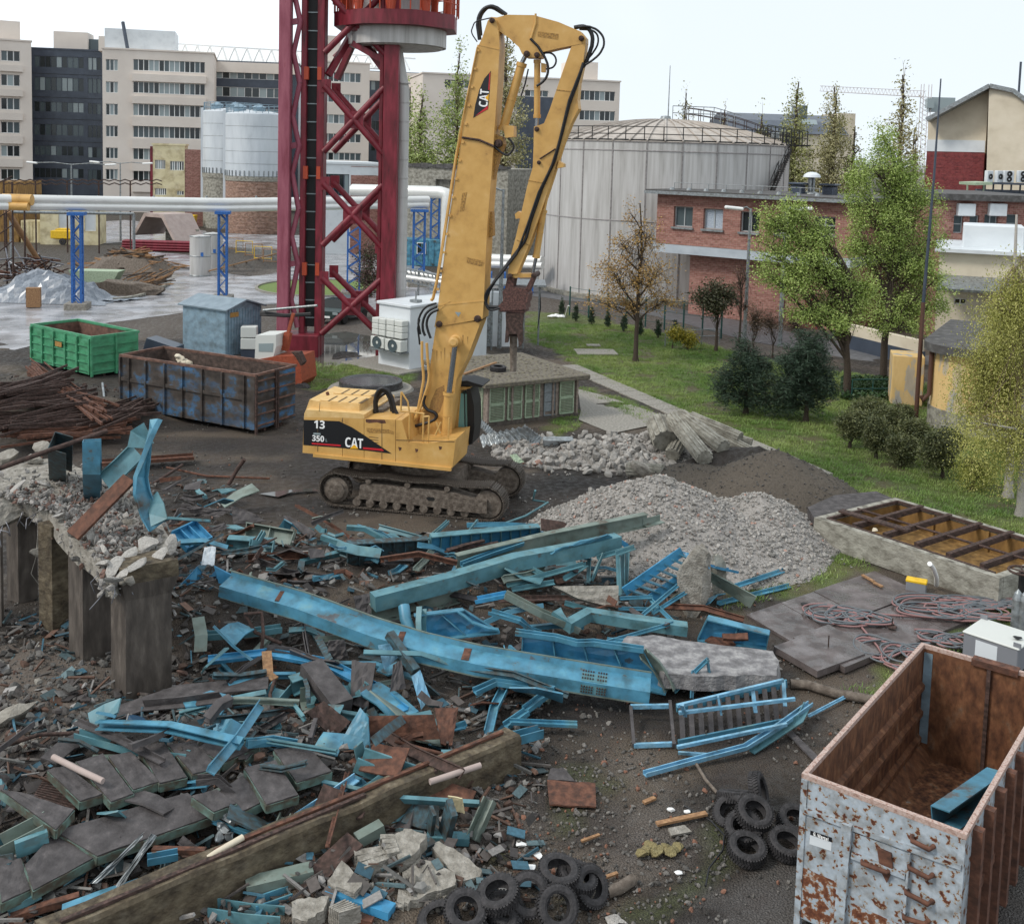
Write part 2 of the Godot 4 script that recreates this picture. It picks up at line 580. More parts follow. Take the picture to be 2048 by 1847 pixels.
	tm("roofing",[0.0,"3a3836",0.5,"4d4b4a",0.8,"605f5e",1.0,"7a7876"],0.02,0.2,0.8,0.0,{"bump":1.0})
	tm("mossroof",[0.0,"3f3b33",0.35,"5e584d",0.6,"777066",0.8,"6e6a4a",1.0,"928b82"],0.025,0.4,0.95,0.0,{"bump":3.0,"oct":6})
	tm("palegreen",[0.0,"6a7a63",0.3,"94a58c",0.8,"aab99f",1.0,"8f8a70"],0.02,0.6,0.7,0.0,{"oct":6})
	tm("kiosk",[0.0,"5d5147",0.4,"80736a",0.8,"968a80",1.0,"756c5e"],0.02,0.5,0.9,0.0,{"bump":1.0})
	tm("shedblue",[0.0,"6f8796",0.4,"829bab",0.8,"8fa7b6",1.0,"7b8d98"],0.02,0.3,0.5,0.2,{"dirt":0})
	tm("cabinwhite",[0.0,"bfc4c8",0.4,"cfd4d7",1.0,"d8dde0"],0.008,0.15,0.5,0.0,{"oct":7})
	tm("skipgreen",[0.0,"4a4a3a",0.12,"3a7a58",0.4,"439068",0.8,"549d77",1.0,"739a86"],0.008,0.3,0.5,0.0,{"dirt":0,"oct":7})
	tm("skipblue",[0.0,"241f1c",0.3,"3d3631",0.5,"4f4640",0.6,"4a5057",0.7,"3d6285",0.82,"44719a",0.9,"50504e",1.0,"6b5a50"],0.008,0.25,0.8,0.0,{"oct":8,"dirt":0})
	tm("skipinside",[0.0,"3a2c26",0.4,"5f463c",0.7,"7d5d50",1.0,"937468"],0.015,0.3,0.85,0.0,{"oct":6})
	tm("chipped",[0.0,"3f2016",0.18,"5c301f",0.28,"6c4029",0.3,"8d6d52",0.33,"a3977f",0.37,"9ca6af",0.6,"a6b0b8",0.9,"b0b8bf",1.0,"8c959d"],0.014,0.42,0.6,0.0,{"oct":8,"size":1024,"own":true,"dirt":0})
	tm("rustskin",[0.0,"452c1e",0.3,"68432d",0.55,"80563a",0.75,"94694a",0.9,"8d7663",1.0,"8f8f8d"],0.012,0.4,0.85,0.0,{"sc":Vector3(0.5,0.2,0.5),"oct":7,"bump":0.5,"dirt":1})
	tm("pitwood",[0.0,"4a371e",0.3,"6f532c",0.6,"856536",0.85,"957646",1.0,"ab9672"],0.012,0.3,0.85,0.0,{"sc":Vector3(0.5,0.15,0.5),"oct":6})
	tm("wood",[0.0,"6b4f38",0.5,"94704f",1.0,"b39069"],0.03,0.6,0.85)
	tm("paleplaster",[0.0,"b9ad98",0.4,"ccc1ac",0.8,"d6ccb9",1.0,"c2b7a3"],0.008,0.1,0.9)
	tm("ochre",[0.0,"8d8a86",0.36,"a5a29d",0.42,"cfae74",0.7,"d8b981",1.0,"c4a06a"],0.008,0.2,0.9,0.0,{"oct":6,"sc":Vector3(0.25,0.08,0.25)})
	tm("bark",[0.0,"2b241f",0.5,"4a3f36",1.0,"685a4e"],0.04,0.8,0.95,0.0,{"bump":3.0})
	tm("birchbark",[0.0,"2d2a28",0.3,"8f8a83",0.5,"b5b0a8",1.0,"7d766e"],0.05,1.0,0.8)
	tm("leaf",[0.0,"e0e0e0",1.0,"ffffff"],0.05,0.3,0.6,0.0,{"vc":true,"back":Color(0.45,0.5,0.16)})
	tm("needle",[0.0,"c0c0c0",1.0,"ffffff"],0.05,0.3,0.7,0.0,{"vc":true})
	pm("hosered","8d6a68",0.7)
	tm("tarp",[0.0,"5f6670",0.5,"7d848d",1.0,"9aa1a9"],0.02,0.5,0.3)
	tm("safety",[0.0,"c9a01c",0.5,"e0b51e",1.0,"ecc53a"],0.02,0.5,0.5)
func brickwork(key:String,hexes:Array,mortar:String,scale:float)->StandardMaterial3D:
	var im:=Image.create(256,256,false,Image.FORMAT_RGB8)
	im.fill(Color.html(mortar))
	var r:=RandomNumberGenerator.new()
	r.seed=4
	for row in 16:
		for k in 8:
			var cl:=Color.html(hexes[r.randi()%hexes.size()])
			cl=cl.lightened(r.randf()*0.06).darkened(r.randf()*0.08)
			var x:=k*32+(16 if row%2 else 0)
			im.fill_rect(Rect2i(x+1,row*16+1,mini(30,255-x),14),cl)
			if x+31>256:
				im.fill_rect(Rect2i(0,row*16+1,x+31-256,14),cl)
	var m:=tm(key,[0.0,"ffffff",1.0,"ffffff"],0.02,scale,0.92,0.0,{"dirt":0})
	m.albedo_texture=ImageTexture.create_from_image(im)
	m.uv1_scale=Vector3.ONE*scale
	return m
var lawn_a:PackedVector2Array
var lawn_b:PackedVector2Array
var lawn_c:PackedVector2Array
var lawn_d:PackedVector2Array
var lawn_e:PackedVector2Array
var lawn_f:PackedVector2Array
var pad:PackedVector2Array
var pathline:PackedVector2Array
var darkmud:PackedVector2Array
var gravelly:PackedVector2Array
var tarmac:PackedVector2Array
func inside(p:Vector2,a:PackedVector2Array)->bool:
	return Geometry2D.is_point_in_polygon(p,a)
func grassy(p:Vector2)->bool:
	return inside(p,lawn_a)or inside(p,lawn_b)or inside(p,lawn_c)or inside(p,lawn_d)or inside(p,lawn_e)or inside(p,lawn_f)
var mounds:=[]
func gh(x:float,z:float)->float:
	var p:=Vector2(x,z)
	if z<-64.0 or inside(p,lawn_a)or inside(p,pad):
		return-0.01
	var k:=clampf((64.0+z)/6.0,0.0,1.0)
	var y:=dirt_noise.get_noise_2d(x*0.5,z*0.5)*0.10*k
	for q in mounds:
		var d:=Vector2((x-q[0])/q[2],(z-q[1])/q[3]).length_squared()
		if d<1.0:
			y+=q[4]*(1.0-d)*(1.0-d)*(1.0+0.35*dirt_noise.get_noise_2d(x*2.0,z*2.0))
	return y
func ground()->void:
	lawn_a=flat(NN,[1050,622,1140,625,1260,650,1420,690,1560,725,1800,760,2100,800,2300,900,2300,1160,2048,1075,1700,985,1640,960,1500,890,1330,810,1165,748,1110,700,1050,680])
	lawn_b=flat(NN,[1160,770,1250,800,1330,838,1290,850,1200,800,1150,785])
	lawn_c=flat(NN,[1420,1230,1500,1170,1640,1090,1745,1130,1720,1150,1600,1190,1480,1240])
	lawn_d=flat(NN,[1690,1385,1830,1330,1960,1240,2048,1180,2120,1180,2120,1290,1960,1310,1880,1300,1800,1370,1720,1400])
	lawn_e=flat(D1,[150,395,560,400,620,440,830,470,815,540,700,520,400,500,280,570,180,580])
	lawn_f=flat(D1,[1680,800,1760,745,1900,690,1920,740,1850,830,1720,840])
	pad=flat(NN,[1740,1130,1980,1235,1640,1365,1470,1225])
	darkmud=flat(NN,[950,950,1180,930,1420,930,1600,930,1660,975,1400,990,1250,970,1130,1010,1060,1050,900,1030])
	gravelly=flat(NN,[960,1560,1250,1480,1480,1620,1420,1847,900,1847,700,1700])
	tarmac=flat(NN,[1250,1900,1440,1760,1600,1690,1900,1700,2300,1700,2300,1950,1250,1950])
	var p:=g(720,1180)
	mounds.append([p.x,p.z,9.5,4.2,0.55])
	p=g(380,1270)
	mounds.append([p.x,p.z,3.2,2.4,0.9])
	p=g(420,1560)
	mounds.append([p.x,p.z,5.5,2.4,0.6])
	p=g(60,1400)
	mounds.append([p.x,p.z,3.4,2.0,0.2])
	p=g(100,830)
	mounds.append([p.x,p.z,6.0,4.0,0.9])
	p=g(1200,900)
	mounds.append([p.x,p.z,4.2,1.8,0.4])
	p=g(1500,960)
	mounds.append([p.x,p.z,4.2,2.0,1.1])
	p=g(740,1790)
	mounds.append([p.x,p.z,2.6,1.2,0.25])
	var m:=M.new()
	m.colored=true
	var xs:=[]
	var zs:=[]
	var x:=-46.0
	while x<46.01:
		xs.append(x); x+=0.4
	var z:=-10.0
	while z>-100.01:
		zs.append(z); z-=0.4
	var hh:=[]
	var cc:=[]
	for k in zs.size():
		for i in xs.size():
			var edge:bool=k==0 or i==0 or k==zs.size()-1 or i==xs.size()-1
			hh.append(0.0 if edge else gh(xs[i],zs[k]))
			cc.append(soil_color(xs[i],zs[k]))
	var w:=xs.size()
	for k in zs.size()-1:
		for i in w-1:
			var ids:=[k*w+i,k*w+i+1,(k+1)*w+i+1,(k+1)*w+i]
			var q:=[Vector3(xs[i],hh[ids[0]],zs[k]),Vector3(xs[i+1],hh[ids[1]],zs[k]),Vector3(xs[i+1],hh[ids[2]],zs[k+1]),Vector3(xs[i],hh[ids[3]],zs[k+1])]
			for t in[[0,1,2],[0,2,3]]:
				var nn:Vector3=(q[t[1]]-q[t[0]]).cross(q[t[2]]-q[t[0]]).normalized()
				for o in[t[0],t[2],t[1]]:
					m.v.append(q[o])
					var id:int=ids[o]
					if(id%w)>0 and(id%w)<w-1 and id>=w and id<hh.size()-w:
						m.n.append(Vector3(hh[id-1]-hh[id+1],0.8,hh[id+w]-hh[id-w]).normalized())
					else:
						m.n.append(nn)
					m.c.append(cc[id])
	m.col=Color(0.13,0.12,0.105)
	for r in[[-1500,-46,-1500,1500],[46,1500,-1500,1500],[-46,46,-1500,-100],[-46,46,-10,1500]]:
		m.quad(Vector3(r[0],0,r[3]),Vector3(r[1],0,r[3]),Vector3(r[1],0,r[2]),Vector3(r[0],0,r[2]))
	struct("ground",m,mats.soil)
	sheet("road",[NN,[-60,735,0,708,60,692,180,652,300,634,380,622,560,606,700,612,800,625,980,610,1000,560,860,545,780,500,700,470,640,470,640,500,560,545,500,552,440,545,385,510,300,503,250,512,330,525,345,545,320,575,250,592,60,596,-60,590]],0.006,"wetroad")
	sheet("service_road",[NN,[250,440,370,450,420,465,560,470,660,470,660,488,540,500,420,490,300,480,200,487,60,470,-60,480,-60,455,60,452]],0.004,"wetroad")
	sheet("garden_road",[NN,[1050,590,1200,608,1340,640,1500,680,1700,718,2100,760,2100,735,1800,705,1560,660,1400,625,1240,590,1060,572]],0.008,"asphalt")
	sheet("yard_pavement",[D2,[120,245,390,330,520,375,430,400,250,440,130,385]],0.03,"path")
	sheet("puddle",[C2,[350,1690,500,1675,640,1700,660,1760,640,1830,500,1850,340,1860,300,1800]],0.02,"water")
	sheet("puddle",[D4,[560,110,700,80,880,70,900,95,780,110,640,125]],0.05,"water")
	var pth:=Node3D.new()
	pth.name="path"
	add_child(pth)
	pth.set_meta("kind","structure")
	var a:=g(1140,735)
	var b:=g(1690,975)
	var along:=(b-a).normalized()
	var across:=along.cross(Vector3.UP)
	var n:=int(a.distance_to(b)/0.95)
	var slabm:=[]
	for k in 3:
		var sm:=M.new()
		sm.cbox(Transform3D(),Vector3(0.9,0.08,1.05),0.015)
		slabm.append(sm.mesh())
	for i in n:
		var t:=Transform3D(Basis(along,Vector3.UP,across).rotated(Vector3.UP,rng.randfn()*0.012),a+along*(0.95*i)+Vector3(0,0.012+rng.randf()*0.015,0)-across*0.1)
		share("slab",slabm[i%3],mats.path,pth,t)
	var pd:=Node3D.new()
	pd.name="pavement"
	add_child(pd)
	pd.set_meta("kind","structure")
	var o:=gc(D6,1040,580)
	var u:=(gc(D6,270,842)-o)/4.0
	var vv:=(gc(D6,1650,862)-o)/2.0
	for i in 4:
		for j in 2:
			var c0:=o+u*i+vv*j
			var poly:=PackedVector2Array()
			for q in[c0+u*0.008+vv*0.012,c0+u*0.992+vv*0.012,c0+u*0.992+vv*0.988,c0+u*0.008+vv*0.988]:
				poly.append(Vector2(q.x,-q.z))
			var sm:=M.new()
			var lift:=0.05+rng.randf()*0.02
			if i==3 and j==1:
				lift=0.17
			sm.prism(poly,Transform3D(Basis(Vector3.RIGHT,-PI/2),Vector3.ZERO),lift-0.14,lift)
			struct("slab",sm,mats.slab,pd)
	var sm2:=M.new()
	var poly2:=PackedVector2Array()
	for q in flat(D6,[440,1045,720,945,985,1090,700,1195],0.1):
		poly2.append(Vector2(q.x,-q.y))
	sm2.prism(poly2,Transform3D(Basis(Vector3.RIGHT,-PI/2),Vector3.ZERO),0.05,0.2)
	struct("slab",sm2,mats.slab,pd)
	grass_and_stones()
func sheet(called:String,src:Array,y:float,mt:String)->void:
	var poly:=flat(src[0],src[1],y)
	var pp:=PackedVector2Array()
	for i in poly.size():
		var q0:=poly[i]
		var q1:=poly[(i+1)%poly.size()]
		var nseg:=maxi(1,int(q0.distance_to(q1)/1.5))
		for k in nseg:
			var q:=q0.lerp(q1,float(k)/nseg)
			q+=Vector2(fine_noise.get_noise_2d(q.x*9,q.y*9),fine_noise.get_noise_2d(q.y*9,q.x*9+50))*0.5
			pp.append(q)
	var m:=M.new()
	var ix:=Geometry2D.triangulate_polygon(pp)
	for i in range(0,ix.size(),3):
		var t:=[pp[ix[i]],pp[ix[i+1]],pp[ix[i+2]]]
		if(t[1]-t[0]).cross(t[2]-t[0])>0:
			t.reverse()
		m.tri(Vector3(t[0].x,y,t[0].y),Vector3(t[1].x,y,t[1].y),Vector3(t[2].x,y,t[2].y))
	struct(called,m,mats[mt])
func soil_color(x:float,z:float)->Color:
	var p:=Vector2(x,z)+Vector2(dirt_noise.get_noise_2d(x,z),dirt_noise.get_noise_2d(z+40,x))*1.0
	var k:=fine_noise.get_noise_2d(x*3,z*3)
	var c:=Color(0.05,0.042,0.035).lerp(Color(0.115,0.096,0.08),clampf(0.5+k,0,1))
	if z<-62.0:
		c=Color(0.17,0.15,0.13).lerp(Color(0.24,0.22,0.2),clampf(0.5+k,0,1))
	if z>-62.0:
		var dust:=fine_noise.get_noise_2d(x*2.2+30,z*3.4)
		c=c.lerp(Color(0.25,0.21,0.165),clampf((dust-0.08)*3.0,0,0.75))
		c=c.lerp(Color(0.035,0.03,0.026),clampf((-dust-0.2)*4.0,0,0.7))
		for rut in[-35.0,-32.4,-38.5]:
			var off:=absf(z-rut-0.12*x-0.8*sin(x*0.21))
			if off<0.45 and x<2.0:c=c.lerp(Color(0.045,0.038,0.033),0.6)
	if grassy(p)and not inside(p,pad):
		c=Color(0.15,0.24,0.05).lerp(Color(0.24,0.31,0.09),clampf(0.5+k*1.4,0,1))
		var k2:=fine_noise.get_noise_2d(x*6+90,z*6)
		if k2>0.22:
			c=c.lerp(Color(0.2,0.16,0.1),clampf((k2-0.22)*4.0,0,0.7))
	elif inside(p,darkmud):
		c=Color(0.035,0.03,0.026).lerp(Color(0.075,0.062,0.052),clampf(0.5+k,0,1))
	elif inside(p,tarmac):
		c=Color(0.12,0.115,0.115).lerp(Color(0.18,0.175,0.172),clampf(0.5+k,0,1))
	elif inside(p,gravelly):
		var k3:=dirt_noise.get_noise_2d(x*1.5,z*1.5)
		c=c.lerp(Color(0.3,0.28,0.26),clampf(k3*1.4,0,0.6))
		if k3<-0.28:
			c=c.lerp(Color(0.1,0.13,0.04),0.7)
	return c
func grass_and_stones()->void:
	var m:=M.new()
	m.colored=true
	var r:=RandomNumberGenerator.new()
	r.seed=8
	for i in 9:
		var a:=r.randf()*TAU
		var p:=Vector3(r.randf_range(-0.14,0.14),0,r.randf_range(-0.14,0.14))
		var d:=Vector3(cos(a),0,sin(a))
		m.tri(p-d*0.013,p+d*0.013,p+Vector3(r.randfn()*0.04,r.randf_range(0.07,0.15),r.randfn()*0.04))
	var ts:=[]
	var cl:=[]
	for zone in[lawn_a,lawn_a,lawn_b,lawn_c,lawn_d,lawn_e,lawn_f]:
		var lo:=Vector2(1e9,1e9)
		var hi:=-lo
		for q in zone:
			lo=lo.min(q); hi=hi.max(q)
		hi.x=minf(hi.x,34.0); lo.y=maxf(lo.y,-72.0)
		var want:=int((hi.x-lo.x)*(hi.y-lo.y)*(16.0 if zone==lawn_a else 26.0))
		for i in want:
			var p:=Vector2(r.randf_range(lo.x,hi.x),r.randf_range(lo.y,hi.y))
			if inside(p,zone)and not inside(p,pad)and fine_noise.get_noise_2d(p.x*6+90,p.y*6)<0.26+r.randf()*0.2:
				var s:=r.randf_range(0.6,1.25)
				ts.append(Transform3D(Basis(Vector3.UP,r.randf()*TAU).scaled(Vector3(s,s*r.randf_range(0.6,1.1),s)),Vector3(p.x,gh(p.x,p.y),p.y)))
				var k:=clampf(0.5+fine_noise.get_noise_2d(p.x*3,p.y*3)*1.4+r.randfn()*0.15,0,1)
				cl.append(Color(0.14,0.25,0.045).lerp(Color(0.28,0.36,0.1),k))
	var go:=scatter("grass",m.mesh(),mats.leaf,ts,self,cl)
	tag(go,"short green grass covering the lawn and verges","grass","","stuff")
	var so:=Node3D.new()
	so.name="scattered_gravel"
	add_child(so)
	tag(so,"grey gravel and crumbs of rubble strewn over the dirt yard","gravel","","stuff")
	for k in 3:
		var rm:=M.new()
		rm.colored=true
		rm.rock(Transform3D(),Vector3(0.05,0.035,0.045),40+k,0.2,0)
		ts=[]
		cl=[]
		for i in 7000:
			var px:=r.randf_range(-150,1750)
			var py:=r.randf_range(820,1860)
			var p:=g(px,py)
			var q:=Vector2(p.x,p.z)
			var dens:=0.35+0.9*dirt_noise.get_noise_2d(p.x*0.8,p.z*0.8)
			if inside(q,gravelly):dens+=0.5
			if inside(q,tarmac):dens*=0.25
			if inside(q,pad)or inside(q,lawn_a)or r.randf()>dens:continue
			var s:=absf(r.randfn())*0.55+0.35
			ts.append(Transform3D(Basis.from_euler(Vector3(r.randf()*6,r.randf()*6,r.randf()*6)).scaled(Vector3.ONE*s),Vector3(p.x,gh(p.x,p.z)+0.015,p.z)))
			var v:=r.randf_range(0.06,0.3)
			cl.append(Color(v,v*0.95,v*0.9)if r.randf()<0.88 else Color(0.32,0.16,0.11))
		scatter("stones",rm.mesh(),mats.rubble,ts,so,cl)
func late_materials()->void:
	tm("roundlawn",[0.0,"55683a",0.5,"66793f",1.0,"7b8a50"],0.03,0.4,0.95)
	pm("cargreen","2c3a38",0.3)
	pm("palepink","cfc8c6",0.7)
	tm("darkred",[0.0,"4a141c",0.5,"6d1c28",1.0,"7f2834"],0.01,0.15,0.55)
	tm("tankseam",[0.0,"6a6663",0.5,"858180",1.0,"9b9795"],0.02,0.3,0.6)
	pm("winframe","9ea3a5",0.5)
	tm("curtain",[0.0,"6f7f95",0.5,"a9b4c0",1.0,"c8ccd2"],0.04,0.5,0.3)
	tm("paleband",[0.0,"9aa2ab",0.5,"aab2ba",1.0,"b9c0c6"],0.01,0.2,0.7)
	pm("redbrown","6b2f2c",0.6)
	pm("pipebrown","54382c",0.7)
	pm("bluegreen","1f4a46",0.5)
	tm("kioskdoor",[0.0,"5f666b",0.5,"7d8488",1.0,"969a9b"],0.03,0.5,0.6)
	pm("acwhite","c9cbc6",0.5)
	tm("track",[0.0,"2c2723",0.4,"4a423b",0.7,"6d645b",1.0,"a09a92"],0.04,0.8,0.6,0.3,{"own":true})
	pm("brownslot","5d4a30",0.8)
	tm("ochremark",[0.0,"5a4424",0.4,"94703a",0.8,"b98c48",1.0,"c79a54"],0.03,0.8,0.7,0.0,{"own":true})
	pm("chrome","8d9196",0.25,0.8)
	tm("hammer",[0.0,"2a1d1a",0.4,"4b332e",0.8,"6b4a42",1.0,"80645a"],0.03,0.8,0.8,0.0,{"own":true})
	tm("skipdark",[0.0,"241d1a",0.4,"443832",0.7,"5c4c44",1.0,"77665c"],0.02,0.35,0.85,0.0,{"oct":6})
	tm("rustedge",[0.0,"6b4436",0.3,"a08478",0.6,"b9a79e",1.0,"8a5b48"],0.03,0.8,0.7)
	tm("shedroof",[0.0,"66757f",0.5,"7b8b95",1.0,"94a2aa"],0.015,0.2,0.4,0.2)
	tm("loader",[0.0,"4a2a20",0.3,"8a4029",0.7,"9c4a2e",1.0,"8a5a48"],0.02,0.5,0.6)
	tm("wetcover",[0.0,"2a2a2b",0.5,"454546",1.0,"6a6a6a"],0.03,0.5,0.25)
	pm("hosegrey","5f6468",0.6)
	pm("cabgrey","7d7f84",0.5)
	tm("tealdark",[0.0,"231c18",0.35,"3b3a35",0.6,"38515a",0.85,"4b6b74",1.0,"6b6a60"],0.02,0.5,0.6,0.0,{"oct":6})
	tm("paleblue",[0.0,"5a5048",0.15,"6aa0bf",0.5,"7aaecb",1.0,"98bfd2"],0.015,0.5,0.45,0.0,{"oct":6,"dirt":0})
	tm("mottled",[0.0,"5a5858",0.4,"747273",0.6,"868484",1.0,"aaa8a6"],0.015,0.35,0.85,0.0,{"oct":7,"bump":2.0})
	tm("palerubble",[0.0,"7d7973",0.4,"a09c96",0.7,"b6b2ac",1.0,"cbc7c1"],0.03,1.2,0.95,0.0,{"own":true,"bump":3.0})
	tm("stepgreen",[0.0,"33261e",0.35,"4f4a3e",0.5,"566a60",0.75,"68807a",1.0,"8a9383"],0.01,0.5,0.7,0.0,{"oct":7})
	pm("deepblue","123a55",0.6)
	tm("foam",[0.0,"665a3a",0.5,"857a55",1.0,"a0966f"],0.05,0.8,1.0,0.0,{"bump":4.0})
	tm("shard",[0.0,"b0b0b0",1.0,"ffffff"],0.05,0.5,0.7,0.0,{"vc":true})
	tm("palerough",[0.0,"8d7f7a",0.5,"a89790",1.0,"b9aba4"],0.01,0.2,0.8)
	tm("lowrust",[0.0,"3f2016",0.45,"6b3f28",0.55,"7c5238",0.6,"a08a78",0.66,"98a3ac",1.0,"a3adb6"],0.012,0.5,0.7,0.0,{"oct":8,"own":true,"size":1024})
	tm("duststain",[0.0,"7b5a38",0.5,"94703f",1.0,"ab8548"],0.03,0.8,0.8,0.0,{"own":true})
	pm("twig","7a6a55",0.9)
var wmesh:={}
func front_frame(k:Array,x0:float,y0:float,d0:float,x1:float,y1:float,d1:float)->Array:
	var a:=dc(k,x0,y0,d0)
	var b:=dc(k,x1,y1,d1)
	var h:=(a.y+b.y)/2.0
	a.y=0.0; b.y=0.0
	var x:=(b-a).normalized()
	return[Transform3D(Basis(x,Vector3.UP,x.cross(Vector3.UP)),a),a.distance_to(b),h]
func walls(o:Node3D,L:float,h:float,depth:float,rects:Array,reveal:float,mt:Material,called:="wall")->void:
	var m:=M.new()
	var us:=[0.0,L]
	var vs:=[0.0,h]
	for r in rects:
		us.append(r[0]); us.append(r[2]); vs.append(r[1]); vs.append(r[3])
	us.sort(); vs.sort()
	for i in us.size()-1:
		if us[i+1]-us[i]<0.001:continue
		for j in vs.size()-1:
			if vs[j+1]-vs[j]<0.001:continue
			var c:=Vector2((us[i]+us[i+1])/2,(vs[j]+vs[j+1])/2)
			var hole:=false
			for r in rects:
				if c.x>r[0]and c.x<r[2]and c.y>r[1]and c.y<r[3]:hole=true
			if not hole:
				m.quad(Vector3(us[i],vs[j],0),Vector3(us[i+1],vs[j],0),Vector3(us[i+1],vs[j+1],0),Vector3(us[i],vs[j+1],0))
	for r in rects:
		var z:=-reveal-0.05
		m.quad(Vector3(r[0],r[1],0),Vector3(r[0],r[1],z),Vector3(r[2],r[1],z),Vector3(r[2],r[1],0))
		m.quad(Vector3(r[0],r[3],z),Vector3(r[0],r[3],0),Vector3(r[2],r[3],0),Vector3(r[2],r[3],z))
		m.quad(Vector3(r[0],r[1],z),Vector3(r[0],r[1],0),Vector3(r[0],r[3],0),Vector3(r[0],r[3],z))
		m.quad(Vector3(r[2],r[1],0),Vector3(r[2],r[1],z),Vector3(r[2],r[3],z),Vector3(r[2],r[3],0))
	m.quad(Vector3(0,0,-depth),Vector3(0,0,0),Vector3(0,h,0),Vector3(0,h,-depth))
	m.quad(Vector3(L,0,0),Vector3(L,0,-depth),Vector3(L,h,-depth),Vector3(L,h,0))
	m.quad(Vector3(L,0,-depth),Vector3(0,0,-depth),Vector3(0,h,-depth),Vector3(L,h,-depth))
	m.quad(Vector3(0,h,0),Vector3(L,h,0),Vector3(L,h,-depth),Vector3(0,h,-depth))
	m.quad(Vector3(0.05,h-0.3,-0.6),Vector3(0.05,0.05,-0.6),Vector3(L-0.05,0.05,-0.6),Vector3(L-0.05,h-0.3,-0.6))
	part(called,m,mt,o)
func window(o:Node3D,x:float,y:float,w:float,h:float,z:float,fm:Material,gm:Material,cols:=1,rows:=1,bar:=0.06)->void:
	w=maxf(snappedf(w,0.05),0.2); h=maxf(snappedf(h,0.05),0.2)
	var key:="%f %f %d %d %f"%[w,h,cols,rows,bar]
	if not wmesh.has(key):
		var f:=M.new()
		for i in cols+1:
			f.at(Vector3(lerpf(bar/2,w-bar/2,float(i)/cols),h/2,0),Vector3(bar,h,0.07))
		for i in rows+1:
			f.at(Vector3(w/2,lerpf(bar/2,h-bar/2,float(i)/rows),0.002),Vector3(w-bar,bar,0.06))
		var p:=M.new()
		p.at(Vector3(w/2,h/2,-0.03),Vector3(w-0.01,h-0.01,0.02))
		wmesh[key]=[f.mesh(),p.mesh()]
	var q:=share("window",wmesh[key][0],fm,o,Transform3D(Basis(),Vector3(x,y,z)))
	share("pane",wmesh[key][1],gm,q,Transform3D())
func glassy()->Material:
	var k:=rng.randf()
	return mats.glass if k<0.4 else(mats.glassmid if k<0.75 else mats.glasslight)
func rects_of(k:Array,f:Array,list:Array,z:=0.0)->Array:
	var r:=[]
	for w in list:
		var a:=onp(k,w[0],w[1],f[0],z)
		var b:=onp(k,w[2],w[3],f[0],z)
		r.append([maxf(minf(a.x,b.x),0.1),minf(a.y,b.y),minf(maxf(a.x,b.x),f[1]-0.1),maxf(a.y,b.y),w[4]])
	return r
func office(called:String,label:String,k:Array,f:Array,depth:float,strips:Array,mt:Material,fm:Material,reveal:=0.25)->Node3D:
	var o:=thing(called,label,"building",f[0])
	var rs:=rects_of(k,f,strips)
	walls(o,f[1],f[2],depth,rs,reveal,mt)
	for r in rs:
		var n:int=r[4]
		var w:float=(r[2]-r[0])/n
		for i in n:
			window(o,r[0]+i*w,r[1],w,r[3]-r[1],-reveal,fm,glassy(),1)
	var p:=M.new()
	p.at(Vector3(f[1]/2,f[2]+0.12,-depth/2),Vector3(f[1]+0.3,0.24,depth+0.3))
	part("parapet",p,mt,o)
	return o
